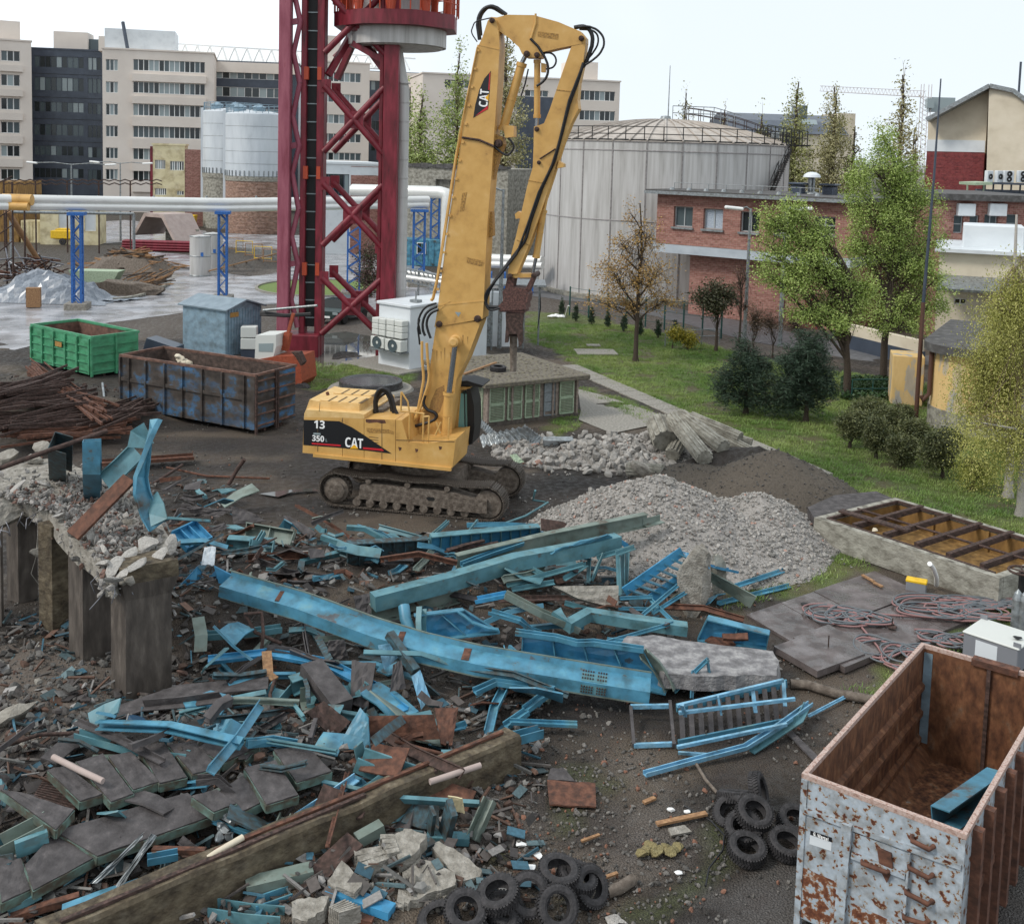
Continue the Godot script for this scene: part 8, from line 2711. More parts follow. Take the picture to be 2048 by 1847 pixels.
	var lu:=lr.cross(ld)
	var put:=func(q:float,rx:float,uy:float)->Vector3:return lb[5].lerp(lb[6],q)+lr*rx+lu*uy
	for e in[[-0.18,0.098,0.18,0.024,lu],[0.213,-0.01,0.218,-0.19,lr]]:
		m=M.new(); m.quad(put.call(0.2,e[2],e[3])+e[4]*0.014,put.call(0.5,e[2],e[3])+e[4]*0.014,put.call(0.5,e[0],e[1])+e[4]*0.014,put.call(0.2,e[0],e[1])+e[4]*0.014); part("splice_plate",m,mats.teal,host,true)
		m=M.new()
		for i in 10:
			for j in 3:
				if i==5:continue
				var bp:Vector3=put.call(0.215+i*0.03,lerpf(e[0],e[2],0.2+0.3*j),lerpf(e[1],e[3],0.2+0.3*j))
				m.rod(bp,bp+e[4]*0.04,0.016,6)
		part("bolt",m,mats.darkrust,host,true).set_meta("kind","stuff")
	for e in[[-0.227,0.228,0.022],[0.208,-0.222,0.03]]:
		m=M.new()
		var ep:=[]
		for q in lb:ep.append(q+lr*e[0]+lu*e[1])
		m.sweep(ep,pf("B",e[2],0.03)); part("scuffed_edge",m,mats.greygreen,host,true)
	for q in[0.12,0.42,0.63]:
		m=M.new()
		var c0:Vector3=lb[int(q*6)].lerp(lb[int(q*6)+1],fmod(q*6,1.0))
		m.sweep([c0+lr*-0.19+lu*0.112,c0+lr*-0.04+lu*0.075,c0+lr*0.17+lu*0.04],pf("P",0.08+0.12*q,0.02)); part("rust_scab",m,mats.rust,host,true)
	pl("beam_end",D4,[210,440,1.6,280,435,1.6,270,550,1.35,190,545,1.35],0.02,0.1,"cabinwhite","curled white plate at the left end of the long blue beam")
	pc("curled_plate",D4,[110,620,1.2,180,670,0.95,240,690,0.85,300,640,1.05,340,590,1.3],"P",0.6,0.02,"brightblue","curled blue plate hanging at the left end of the long beam","steel plate",Vector3(0,1,0.7))
	pc("strap",D4,[505,610,1.35,480,690,1.2,465,735,1.05],"U",0.17,0.05,"greygreen","grey-green strap bent over the long blue beam","steel strap",Vector3(1,0.2,0.5))
	pc("grey_beam",D5,[40,375,1.0,600,240,1.2,1205,118,1.45],"I",0.22,0.36,"greygreen","long grey-green joist lying highest, up onto the rubble heap")
	pc("grey_beam",D5,[1195,140,1.4,1300,112,1.42],"L",0.2,0.16,"greygreen","short ledge sticking out past the grey-green joist's end")
	pc("teal_beam",D4,[1240,775,0.8,1700,655,0.95,2112,530,1.05,2500,460,1.15,2740,405,1.2],"B",0.34,0.36,"teal","dull teal box beam below the grey-green joist")
	pc("teal_beam",D4,[1230,850,0.45,1500,790,0.5,1760,720,0.55],"I",0.3,0.4,"greygreen","grey-green girder with stiffeners under the teal box beam")
	pl("girder_top",D5,[640,300,1.35,960,205,1.55,1010,235,1.3,600,330,1.2],0.03,0.08,"blue","light blue plate on top of the teal box beam's right end")
	pl("ribbed_girder",D4,[1080,405,1.15,1570,375,1.1,1570,530,0.35,1085,590,0.3],0.03,0.02,"tealdark","black scorched part of the ribbed girder behind the beams","girder",7,"tealdark")
	pl("ribbed_girder",D4,[1590,360,1.15,2250,300,1.15,2260,370,0.75,1580,520,0.4],0.03,0.03,"brightblue","bright blue part of the ribbed girder behind the beams","girder",11,"teal")
	pl("arched_panel",D4,[1490,850,1.0,1790,815,1.05,2010,950,0.6,1600,1000,0.45],0.02,0.04,"brightblue","bright blue framed panel with a curved rib beside the long beam","steel panel",2,"blue")
	pc("curved_rib",D4,[1760,830,1.08,1850,900,0.85,1950,935,0.75,2010,945,0.7],"P",0.12,0.02,"blue","curved light blue rib on the framed panel","steel rib")
	pc("bent_pipe",D4,[1430,800,1.15,1440,880,0.95,1470,950,0.75],"O",0.13,0,"blue","short fat blue duct standing left of the framed panel","duct")
	pc("bent_pipe",D4,[1540,810,1.2,1535,900,0.95,1540,990,0.7],"U",0.24,0.12,"teal","upright blue channel between duct and framed panel","steel beam",Vector3(1,0,0.5))
	pl("ribbed_sheet",D5,[450,815,1.05,1185,910,0.95,1320,1165,0.15,440,985,0.45],0.03,0.05,"brightblue","large bright blue panel with upright ribs leaning behind the long beam","steel panel",4,"blue")
	pc("top_rail",D5,[400,805,1.15,650,838,1.1,780,872,1.08,880,868,1.08,1185,912,1.02],"U",0.14,0.09,"blue","wavy light blue rail along the top of the large panel")
	pc("dark_edge",D5,[1185,940,0.95,1260,1010,0.7,1320,1100,0.4,1350,1165,0.2],"C",0.2,0.2,"greygreen","grey-green rusty edge beam at the right end of the large panel")
	var st:=func(label:String,k:Array,a:Array,nt:int,wd:float,sm:String,tmk:String)->Node3D:
		var q:=trail(k,a)
		var o:=thing("steel_stair",label,"stair",base(q[0]))
		for e in[[0,1],[3,2]]:
			var w:=M.new(); w.bar(q[e[0]],q[e[1]],0.04,wd); part("stringer",w,mats[sm],o,true)
		for i in nt:
			var w:=M.new()
			w.bar(q[0].lerp(q[1],(i+0.5)/nt),q[3].lerp(q[2],(i+0.5)/nt),q[0].distance_to(q[1])/nt*0.5,0.03,Vector3(0.25,1,0.1)); part("tread",w,mats[tmk],o,true)
		return o
	st.call("bright blue steel stair with open treads lying against the rubble heap",D5,[1065,560,0.55,1420,312,1.45,1560,375,1.2,1215,610,0.3],8,0.24,"brightblue","blue")
	pl("stair_landing",D5,[1420,312,1.5,1560,350,1.45,1590,420,1.2,1500,410,1.2],0.03,0.05,"brightblue","bright blue landing plate at the top of the open stair")
	pc("stair_end",D5,[1590,400,1.2,1660,415,0.95,1735,430,0.75],"U",0.3,0.05,"brightblue","bright blue strip sticking out right of the stair landing")
	var o2:Node3D=st.call("fallen stair with grey treads and light blue hand rails, right of centre",D5,[1385,1270,0.4,2060,1120,0.65,2085,1350,0.15,1395,1490,0.1],12,0.16,"blue","plate")
	for q in[[1390,1258,0.75,2040,1100,0.95],[1400,1300,0.6,2110,1215,0.75],[1390,1510,0.25,2060,1370,0.4]]:
		m=M.new(); m.bar(at3(D5,q[0],q[1],q[2]),at3(D5,q[3],q[4],q[5]),0.06,0.06); part("hand_rail",m,mats.paleblue,o2,true)
	for q in[[1420,1250,1440,1320],[1640,1200,1660,1310],[1850,1150,1870,1300],[2040,1105,2050,1260]]:
		m=M.new(); m.bar(at3(D5,q[0],q[1],0.85),at3(D5,q[2],q[3],0.5),0.07,0.04); part("baluster",m,mats.paleblue,o2,true)
	for q in[[1105,1262,0.3,1345,1258,0.35],[1125,1500,0.08,1380,1490,0.1],[1105,1262,0.3,1125,1500,0.08],[1345,1230,0.4,1370,1500,0.12]]:
		m=M.new(); m.bar(at3(D5,q[0],q[1],q[2]),at3(D5,q[3],q[4],q[5]),0.09 if q[0]==q[3]else 0.06,0.08); part("end_frame",m,mats.paleblue if q[0]!=q[3]and q[4]-q[1]<100 else mats.plate,o2,true)
	pc("blue_rail",D6,[-330,1780,0.12,0,1690,0.15,270,1620,0.2,480,1490,0.3,660,1360,0.35],"U",0.1,0.07,"paleblue","bent light blue rail lying in front of the fallen stair")
	pc("blue_rail",D6,[310,1640,0.1,600,1450,0.3,640,1370,0.35],"L",0.12,0.1,"teal","twisted blue angle beside the fallen stair")
	pc("blue_rail",D6,[650,1435,0.1,900,1305,0.1],"L",0.04,0.04,"paleblue","thin light blue rod lying right of the fallen stair","steel rod")
	pc("blue_rail",D6,[-130,1655,0.08,90,1670,0.08],"B",0.05,0.05,"paleblue","short thin blue bar left of the bent rail","steel bar")
	pc("dark_strip",D6,[520,1520,0.04,720,1720,0.04],"P",0.16,0,"plate","dark strip running from the stair to the rusty container","strip")
	pl("end_panel",D6,[50,840,0.75,415,930,0.6,395,1025,0.15,-10,965,0.2],0.04,0.04,"brightblue","short deep blue panel with a rusty right end, beside the slab pad","steel panel",2,"blue")
	slab("broken_slab",D5,[1000,890,1060,830,1240,820,1400,850,1990,920,2025,1000,2020,1075,1820,1070,1560,1085,1300,1060,1150,960],0.55,0.3,"mottled","large mottled grey concrete slab lying behind the fallen stair")
	m=M.new(); m.rock(base(gc(D5,1510,690)),Vector3(0.62,1.0,0.5),44,0.14,2); m.shift(Transform3D(Basis(),Vector3(0,0.75,0))); solo("masonry_block",m,mats.concrete,"tall ragged block of masonry under the open blue stair","masonry")
	m=M.new(); m.rock(base(gc(D5,1630,620)),Vector3(0.3,0.7,0.3),45,0.14,2); m.shift(Transform3D(Basis(),Vector3(0,0.6,0))); solo("masonry_block",m,mats.oldconcrete,"darker ragged stump right of the masonry block","masonry")
	pl("pale_slab",D5,[630,525,1.0,1030,520,0.95,1030,665,0.5,780,600,0.75],0.14,0.05,"concrete","pale broken slab resting on the teal channel in the middle","concrete slab")
	pc("teal_channel",D5,[640,690,0.7,720,770,0.5,850,700,0.55,1100,740,0.5,1450,790,0.4],"N",0.3,0.22,"teal","bent teal channel running below the pale slab")
	pc("lean_beam",D5,[340,575,1.2,560,690,0.8,790,790,0.4],"U",0.2,0.14,"greygreen","grey-green channel slanting down in the middle of the wreckage")
	pc("bent_rail",D5,[245,680,0.9,430,735,0.85,500,790,0.6,560,815,0.5],"U",0.18,0.07,"blue","light blue rail with a double bend above the large panel")
	pc("short_blue",D5,[160,610,0.95,340,575,1.15],"U",0.24,0.08,"brightblue","short bright blue channel left of the pale slab")
	pc("short_blue",D5,[1000,225,1.3,1095,285,1.0],"U",0.25,0.1,"brightblue","short bright blue channel behind the hanging frames")
	for q in[[850,350,0.9,845,500,0.5],[930,320,1.1,860,490,0.5],[1025,325,1.15,1035,580,0.35],[1055,320,1.15,1055,560,0.35],[1085,320,1.15,1075,540,0.35],[700,480,0.7,840,390,0.85],[350,520,0.75,820,390,0.95],[380,545,0.7,640,500,0.75],[500,420,0.9,580,460,0.8],[900,350,1.0,1130,285,1.2],[1020,325,1.2,1130,285,1.2]]:
		pc("hanging_bar",D5,q,"L",0.09,0.09,"teal","thin teal bar from %s in the frame under the teal beam"%["the left","the upper left","the right","the middle","the far right","the lower left","the long diagonal","the bottom","the short brace","the top","the upper right"][[850,930,1025,1055,1085,700,350,380,500,900,1020].find(q[0])],"steel bar")
	for q in[[1210,590,0.5,1410,790,0.35,"upper strut"],[1030,660,0.5,1310,670,0.4,"long tie"],[1040,600,0.55,1240,590,0.55,"short tie"],[1180,700,0.45,1430,490,0.8,"crossing strut"],[1240,690,0.4,1450,560,0.6,"lower strut"],[950,870,0.5,1370,750,0.55,"long rail"],[960,850,0.5,1240,880,0.5,"thin rod"],[1370,1170,0.15,1580,970,0.85,"left leg of the tripod"],[1580,970,0.85,1610,1170,0.1,"right leg of the tripod"],[1480,1210,0.1,1490,1040,0.6,"middle leg of the tripod"]]:
		pc("thin_bar",D5,q.slice(0,6),"L",0.06,0.06,"blue","thin blue bar, the %s below the open stair"%q[6],"steel bar")
	for q in[[1700,540,0.25,2050,425,0.25,"upper blue bar lying along the rubble heap's foot"],[1640,630,0.08,2080,520,0.08,"lower teal bar lying on the grass by the rubble heap"]]:
		pc("long_bar",D5,q.slice(0,6),"L",0.1,0.08,"blue",q[6],"steel bar")
	for q in[[150,1170,0.5,280,1110,0.6,480,1140,0.5],[330,1150,0.45,270,1270,0.3,235,1420,0.15],[620,1160,0.45,460,1280,0.3],[470,1290,0.3,340,1380,0.15],[60,1570,0.4,300,1450,0.45,560,1420,0.35]]:
		pc("bent_bar",D5,q,"U",0.16,0.09,"blue","blue channel %s below the long beam"%{150:"bent like a bow",330:"pointing down to the soil",620:"slanting from the right",470:"ending in a rusty tip",60:"lying far left"}[q[0]],"steel beam")
	pc("blue_wire",D1,[1610,1200,0.8,1595,1260,0.4,1690,1275,0.35,1550,1360,0.2,1380,1420,0.1,1270,1450,0.1],"O",0.035,0,"teal","bent blue pipe lying in the mud before the excavator's tracks","pipe")
	for q in[["deep_box",D4,[0,370,0.8,150,300,0.9,250,400,0.6,100,470,0.45],"brightblue","bright blue tray with inner ribs beside the broken floor",3],["tray",D4,[480,300,0.6,770,350,0.55,740,440,0.3,470,380,0.3],"greygreen","grey-green open box frame in the left wreckage",2],["window_frame",D4,[360,370,0.65,640,390,0.6,625,480,0.3,340,440,0.3],"teal","pale teal frame with two openings in the left wreckage",2]]:
		pl(q[0],q[1],q[2],0.03,0.02,q[3],q[4],"steel panel",q[5],q[3])
	for q in[[100,195,0.7,380,205,0.7,300,250,0.5,130,230,0.5,"flat grey plate on a light blue edge, far left wreckage"],[370,190,0.7,460,210,0.6,590,280,0.35,390,300,0.3,"dark triangular plate standing up in the left wreckage"],[680,250,0.5,720,250,0.5,900,350,0.35,850,390,0.25,"dark plate sloping towards the excavator"],[200,340,0.5,330,290,0.55,370,320,0.45,220,360,0.4,"small dark plate beside the blue tray"],[970,1010,0.9,1060,1010,0.95,1090,1120,0.55,960,1130,0.5,"tall dark plate standing below the long beam"],[1110,1130,0.8,1260,1150,0.8,1210,1430,0.3,1100,1400,0.3,"broad dark plate behind the concrete-coloured box"],[720,640,0.6,930,640,0.6,900,680,0.4,700,670,0.4,"rusty grey plate above the long beam"],[1120,740,0.7,1220,720,0.7,1245,840,0.4,1150,860,0.35,"grey bolted end plate left of the teal box beam"]]:
		pl("torn_plate",D4,q.slice(0,12),0.03,0.08,"plate",q[12])
	for q in[["B",0.46,0.26,"plate",[860,1170,0.75,1050,1420,0.45],"thick grey box section with a rusty end in the lower heap"],["U",0.3,0.06,"brightblue",[230,1130,0.6,600,1085,0.65,950,1145,0.6,1230,1290,0.45,1420,1440,0.35],"long thin light blue strip winding across the lower heap"],["P",0.6,0,"blue",[1215,1300,0.5,1330,1370,0.4,1450,1480,0.25],"broad blue plate at the lower end of the winding strip"],["B",0.17,0.17,"tealdark",[1340,970,1.1,1500,1200,0.6],"dark green bar leaning on the long blue beam"],["I",0.3,0.3,"teal",[740,1290,0.45,860,1250,0.5],"short teal joist piece beside the grey box section"],["U",0.4,0.2,"teal",[620,1370,0.3,690,1290,0.4],"light blue bracket left of the grey box section"],["L",0.34,0.3,"greygreen",[800,1370,0.35,890,1360,0.35],"grey-green angle below the grey box section"],["U",0.2,0.12,"teal",[220,980,0.6,460,965,0.6,680,935,0.6],"teal channel lying on the soil mound left of the long beam"],["P",0.26,0,"greygreen",[170,870,1.0,190,980,0.8,185,1080,0.55],"grey bent strip standing on the soil mound"],["O",0.04,0,"darkrust",[450,850,1.1,560,840,1.1,570,960,0.8,560,1060,0.5],"rusty bent tube hooked over the soil mound"],["O",0.04,0,"darkrust",[460,860,1.05,520,960,0.7,680,1030,0.5],"rusty tube lying beside the hooked one"],["O",0.035,0,"darkrust",[640,1250,0.6,610,1340,0.4,640,1500,0.35],"upright dark tube in the lower heap"],["O",0.045,0,"darkrust",[530,1510,0.5,560,1460,0.75,680,1430,0.8,800,1440,0.7],"bowed dark tube in the lower heap"],["B",0.2,0.05,"wood",[590,1080,0.7,600,1220,0.5,640,1250,0.45],"curved brown strip below the winding strip"],["P",0.5,0,"plate",[-340,1460,0.35,60,1320,0.45,600,1270,0.5],"long grey slab-like sheet below the nearest pier"]]:
		pc("wreck_piece",D4,q[4],q[0],q[1],q[2],q[3],q[5],"steel piece")
	pl("gusset_plate",D4,[1270,1040,0.95,1340,1030,1.0,1400,1110,0.7,1310,1190,0.5],0.03,0.02,"paleblue","pale blue gusset plate with bolt holes below the long beam")
	pl("leaf_plate",D4,[1480,1230,0.8,1530,1190,0.85,1590,1360,0.4,1540,1430,0.3],0.03,0.03,"paleblue","pale blue plate on edge in the heart of the lower heap")
	pl("rust_plate",E2,[865,415,0.85,1285,405,0.85,1325,560,0.45,885,585,0.45],0.08,0.02,"rust","large flat rust-brown plate lying on top of the lower heap")
	pl("blue_wedge",E2,[820,360,1.0,870,420,0.95,880,640,0.45,675,610,0.5],0.03,0.03,"blue","light blue wedge plate left of the rust-brown plate")
	pl("dark_sheet",E2,[480,390,0.7,590,320,0.8,760,450,0.5,650,560,0.3],0.03,0.05,"darkrust","dark folded sheet beneath the grey box section")
	pl("dark_sheet",E2,[1030,90,0.9,1080,60,0.95,1110,240,0.5,1010,260,0.5],0.03,0.05,"plate","grey oval sheet standing behind the pale plates")
	pl("dark_sheet",E2,[1290,360,0.6,1440,360,0.55,1400,600,0.3,1330,590,0.3],0.03,0.05,"rust","rusty sheet right of the rust-brown plate")
	for q in[[790,655,0.75,840,610,0.8,0.0,"left"],[840,660,0.8,1250,800,0.5,0.0,"rear"],[790,720,0.7,1110,860,0.4,0.0,"front"],[1110,860,0.4,1250,800,0.5,0.0,"right"],[990,780,0.6,1070,740,0.65,0.0,"middle"]]:
		pc("frame_side",E2,q.slice(0,6),"B",0.04,0.26,"teal","teal %s side of the box frame below the rust-brown plate"%q[7],"steel frame")
	for q in[["U",0.2,0.16,"blue",[1430,680,0.3,1560,620,0.4,1850,540,0.5,1960,510,0.5],"blue channel pointing right past the concrete wall's end"],["B",0.24,0.24,"teal",[1330,690,0.4,1500,690,0.4],"short teal box with a rusty end face"],["L",0.12,0.1,"paleblue",[370,1090,0.35,600,940,0.5,800,800,0.6],"pale edged blue rail leaning on the concrete wall"],["B",0.2,0.16,"blue",[400,1110,0.2,810,820,0.45],"dark blue bar under the pale edged rail"],["U",0.17,0.1,"greygreen",[290,1180,0.4,350,1040,0.5],"light green channel standing behind the concrete wall"],["O",0.05,0,"palerough",[1260,830,0.85,1580,725,0.9],"white round bar lying on the concrete wall"],["O",0.035,0,"rust",[1040,570,0.7,1200,620,0.6,1340,655,0.5],"rusty round bar under the rust-brown plate"],["O",0.03,0,"darkrust",[1100,590,0.6,1280,680,0.6,1300,770,0.7],"bent rusty rod behind the white bar"],["B",0.2,0.16,"greygreen",[800,1200,0.35,960,1110,0.45],"grey-green channel resting on the wall's front face"],["B",0.26,0.2,"greygreen",[100,1500,0.2,520,1400,0.25],"pale green box section lying in front of the concrete wall"],["P",0.42,0,"darkrust",[420,1510,0.15,620,1350,0.3,790,1190,0.5],"dark plate with orange rust leaning on the concrete wall"],["U",0.2,0.16,"blue",[150,1620,0.1,380,1540,0.12],"short blue channel with an open rusty end at the bottom"],["U",0.22,0.16,"teal",[-120,1625,0.12,100,1660,0.12,330,1680,0.12],"teal channel along the bottom edge"],["B",0.24,0.12,"brightblue",[620,1510,0.25,850,1590,0.2,1020,1650,0.18],"light blue bar between the concrete lumps at the bottom"],["B",0.12,0.12,"rust",[530,1640,0.12,900,1720,0.1],"rusty timber-like bar along the bottom edge"],["B",0.26,0.2,"tealdark",[1150,1290,0.15,1280,1220,0.2],"dark teal tube stub between two pale slabs"],["B",0.1,0.3,"tealdark",[1350,1180,0.1,1400,990,0.8],"dark upright post below the pale yellow sign"],["B",0.2,0.12,"teal",[1240,1180,0.1,1510,1190,0.1],"teal foot plate of the upright post"],["U",0.18,0.14,"greygreen",[1530,1190,0.1,1640,940,0.55],"weathered green channel leaning right of the sign"],["B",0.06,0.2,"tealdark",[1260,1150,0.15,1280,1010,0.6],"dark fin left of the upright post"]]:
		pc("wreck_piece",E2,q[4],q[0],q[1],q[2],q[3],q[5],"steel piece")
	pl("sign_plate",E2,[1375,915,0.75,1465,930,0.75,1482,1025,0.45,1390,1000,0.45],0.015,0.01,"paleyellowwall","blank pale yellow plate on the upright post","plate")
	m=M.new()
	var wa:=g(60,1985)-Vector3(0,0,0.25)
	var wb:=g(1035,1548)-Vector3(0.1,0,0.2)
	var wp:=[]
	for i in 13:wp.append(wa.lerp(wb,i/12.0)+Vector3(0,0.34+r.randfn()*0.012,r.randfn()*0.015))
	m.sweep(wp,PackedVector2Array([Vector2(-0.22,-0.4),Vector2(0.25,-0.4),Vector2(0.23,0.30),Vector2(0.19,0.36),Vector2(-0.2,0.34)]))
	solo("concrete_wall",m,mats.tanwall,"long low ochre-stained concrete wall running across the lower left","wall")
	for q in[[0.04,0.62,0.1,"dark"],[0.3,0.97,-0.08,"brown"]]:
		m=M.new(); m.sweep([wa.lerp(wb,q[0])+Vector3(0,0.72,q[2]),wa.lerp(wb,(q[0]+q[1])/2)+Vector3(0,0.73,q[2]+0.03),wa.lerp(wb,q[1])+Vector3(0,0.72,q[2])],pf("B",0.07,0.045)); solo("wall_strip",m,mats.darkrust if q[3]=="dark" else mats.rust,"long thin %s strip lying along the top of the concrete wall"%q[3],"strip")
	for q in[[340,570,480,540,735,745,575,795,"first from the left"],[550,512,740,455,960,742,800,800,"second from the left"],[780,472,940,440,1150,652,960,712,"third from the left"],[1000,402,1180,372,1345,622,1150,668,"fourth from the left"],[1212,392,1400,360,1580,560,1390,598,"fifth from the left"],[1432,410,1640,272,1862,400,1600,522,"at the right end"]]:
		step(E1,q.slice(0,8),0.75,"fallen stair step with a dark top, upper row, %s"%q[8])
	for q in[[0,712,150,735,530,858,400,1000,0.8,"wide dark step at the left edge"],[400,1012,1350,735,1530,900,700,1190,0.55,"very long dark step in the middle of the lower left"],[180,1255,400,1015,695,1192,240,1435,0.5,"dark step end near the bottom left corner"],[-40,1205,150,1210,215,1430,10,1525,0.45,"dark step in the bottom left corner"],[1380,760,1560,712,1700,812,1540,872,0.75,"short step with a pale dusty top"],[1560,740,1750,612,1892,800,1720,882,0.65,"dark step behind the crumpled foil"]]:
		step(E1,q.slice(0,8),q[8],q[9])
	for q in[[90,740,285,690,430,910,230,970,0.75,"dusty step below the bowed tube"],[275,625,480,598,640,760,420,830,0.7,"dark step right of the bowed tube"],[-10,520,60,500,185,590,100,690,0.7,"small step left of the bowed tube"]]:
		step(E2,q.slice(0,8),q[8],q[9])
	for q in[["U",0.36,0.2,"greygreen",[0,1130,0.5,330,960,0.75],"pale green channel lying across the steps at the left edge"],["B",0.1,0.24,"teal",[110,1150,0.6,345,1060,0.65],"short light blue fascia on the steps at the left"],["O",0.05,0,"palerough",[380,480,1.0,560,570,0.95,740,655,0.9],"white pipe with a wooden end lying on the steps"],["O",0.035,0,"darkrust",[0,410,0.5,280,320,0.5,860,295,0.55],"long thin rusty pipe above the steps"],["O",0.03,0,"darkrust",[1130,340,0.6,1440,255,0.6],"short rusty pipe above the fifth step"],["B",0.12,0.1,"rust",[60,1650,0.15,320,1560,0.25,570,1490,0.3],"rust-orange bar in the bottom left corner"],["B",0.16,0.1,"blue",[450,1590,0.3,720,1490,0.4,1000,1400,0.4],"light blue bar behind the concrete wall at the bottom left"],["B",0.1,0.1,"teal",[60,1590,0.2,290,1465,0.35],"teal bar at the bottom left corner"],["U",0.14,0.1,"blue",[1060,1220,0.5,1280,1180,0.5],"light blue channel behind the grey folded sheet"],["O",0.05,0,"paleplaster",[1400,1280,0.6,1560,1170,0.7,1750,1060,0.75],"pale torn pipe along the top of the concrete wall"],["B",0.1,0.08,"rust",[1100,1150,0.4,1480,1160,0.45],"brown bar under the long dark step"]]:
		pc("wreck_piece",E1,q[4],q[0],q[1],q[2],q[3],q[5],"steel piece")
	for q in[[[1040,1020,0.95,1000,1090,0.85,720,1380,0.5,640,1400,0.5],"grey folded sheet, left half, leaning on the long step"],[[1130,1050,0.9,1090,1030,0.95,800,1460,0.4,860,1440,0.45],"grey folded sheet, right half, leaning on the long step"]]:
		pl("folded_sheet",E1,q[0],0.015,0.12,"galv",q[1],"metal sheet")
	m=M.new()
	for i in 7:m.rock(Transform3D(Basis(Vector3.UP,i*1.3),gc(E1,1610+(i%3)*35-i*6,880+i*32,0.62-i*0.03)),Vector3(0.13,0.09,0.1),700+i,0.5,1)
	solo("crumpled_foil",m,mats.galv,"crumpled silver foil behind the concrete wall","foil")
	m=M.new(); m.rock(base(gc(E1,980,215,0.5)),Vector3(0.24,0.11,0.16),71,0.15,1); solo("blue_bag",m,mats.deepblue,"dark blue bag lying at the foot of the nearest pier","bag")
	for y in[0,1]:
		var go:=thing("steel_grating","rusty steel grating under the steps, %s"%["the one at the left","the upper one by the third step"][y],"grating",base(gc(E1,400+400*y,800-400*y)))
		for i in 12:
			var gm:=M.new(); var gp:=trail(E1,([240+i*8,770-i*14,0.45,540+i*4,860-i*22,0.45]if y==0 else[650+i*4,395+i*6,0.5,1010+i*4,372+i*7,0.5])); gm.bar(gp[0],gp[1],0.025,0.05); part("bar",gm,mats.darkrust,go,true)
	for q in[[[1025,1160,1110,1130,1245,1165,1170,1270,1070,1310],0.5,"pale broken slab leaning on the wall's right part"],[[1270,1240,1310,1200,1450,1270,1600,1370,1590,1420,1440,1430,1390,1360],0.35,"long pale slab fragment pointing at the tyre heap"],[[1090,1390,1200,1320,1320,1350,1440,1430,1440,1480,1250,1520,1120,1570,1060,1550],0.32,"large triangular concrete fragment with a scratched top"],[[610,1440,710,1320,850,1460,780,1520],0.4,"square pale concrete fragment right of the rusty plate"],[[395,1570,500,1555,620,1560,590,1640,480,1690,400,1660],0.3,"pale concrete fragment at the bottom edge"],[[890,1390,980,1380,1060,1470,990,1510,900,1450],0.3,"rough grey lump between the square and the triangular fragments"],[[800,1530,900,1455,970,1500,960,1540,860,1550],0.2,"flat grey fragment below the rough lump"]]:
		slab("concrete_fragment",E2,q[0],q[1],0.2,"concrete",q[2],"concrete chunk",0.12)
	for q in[[[940,1180,1030,1180,1070,1290,990,1310],0.45,4,"small fluted concrete piece against the wall"],[[770,1280,950,1260,1000,1330,850,1400],0.4,3,"fluted concrete piece beside the square fragment"],[[620,1640,720,1590,830,1640,690,1680],0.3,6,"fluted grey offcut at the bottom edge"]]:
		m=M.new()
		var c4:=[]
		for i in range(0,8,2):c4.append(gc(E2,q[0][i],q[0][i+1],q[1]))
		for i in q[2]:m.bar(c4[0].lerp(c4[3],(i+0.5)/q[2])-Vector3(0,0.05,0),c4[1].lerp(c4[2],(i+0.5)/q[2])-Vector3(0,0.05,0),c4[0].distance_to(c4[3])/q[2]*0.8,0.22)
		plate4(m,[c4[0]-Vector3(0,0.06,0),c4[1]-Vector3(0,0.06,0),c4[2]-Vector3(0,0.06,0),c4[3]-Vector3(0,0.06,0)],0.12)
		solo("fluted_piece",m,mats.concrete,q[3],"concrete chunk")
	chunks(42,700,900,1690,1840,0.06,0.17,"concrete","small grey lump of broken concrete among the bottom slabs","lumps among the bottom slabs")
	chunks(46,-60,200,1290,1520,0.06,0.22,"concrete","pale lump of broken concrete at the foot of the piers","lumps at the foot of the piers")
	chunks(1,15,25,1455,1460,0.5,0.5,"concrete","big pale boulder of concrete at the left edge","")
	chunks(150,1060,1350,868,955,0.06,0.3,"palerubble","white lump of broken concrete behind the big rubble heap","white lumps behind the rubble heap")
	heap("rubble_heap","big heap of pale crushed concrete in front of the basin",[[g(1310,1085),3.9,3.7,2.0],[g(1520,1070),2.1,3.0,1.25],[g(1430,1105),2.9,2.7,1.1]],38000,0.012,0.1,0.42,0.03,"rubble")
	chunks(55,1080,1640,985,1140,0.05,0.2,"palerubble","pale stone on the slope of the big rubble heap","larger stones on the rubble heap",40.0,0.9)
	heap("white_rubble","continuous pale bank of broken concrete behind the big rubble heap",[[g(1180,915),3.6,1.7,0.5],[g(1300,905),2.6,1.5,0.6],[g(1090,905),2.0,1.2,0.3]],5000,0.03,0.26,0.42,0.02,"rubble")
	heap("soil_heap","heap of dark gravelly soil behind the rubble heap",[[g(1545,985),3.0,2.2,1.5],[g(1400,970),2.6,2.0,0.8]],5000,0.012,0.06,0.13,0.0,"rubble")
	heap("pier_rubble","slope of grey rubble below the broken piers",[[g(90,1390),3.4,2.6,0.32],[g(400,1260),1.9,1.8,0.7]],3200,0.03,0.16,0.17,0.06,"rubble")
	for q in[[525,375,1.5,660,545,0.9,0.26,"widest fluted column, lying in front"],[555,365,1.6,740,500,1.1,0.24,"upper fluted column with a bright ridge"],[600,372,1.4,810,460,1.0,0.2,"long fluted column at the back"],[460,395,1.2,490,470,0.8,0.42,"short fluted drum at the left"],[650,420,1.1,850,520,0.6,0.2,"low fluted column at the right"],[560,450,0.8,520,530,0.4,0.24,"fluted stub pointing forward"],[720,440,0.9,860,480,0.7,0.14,"thin slab behind the columns"],[330,590,0.3,480,600,0.4,0.2,"pale block before the columns"]]:
		m=M.new()
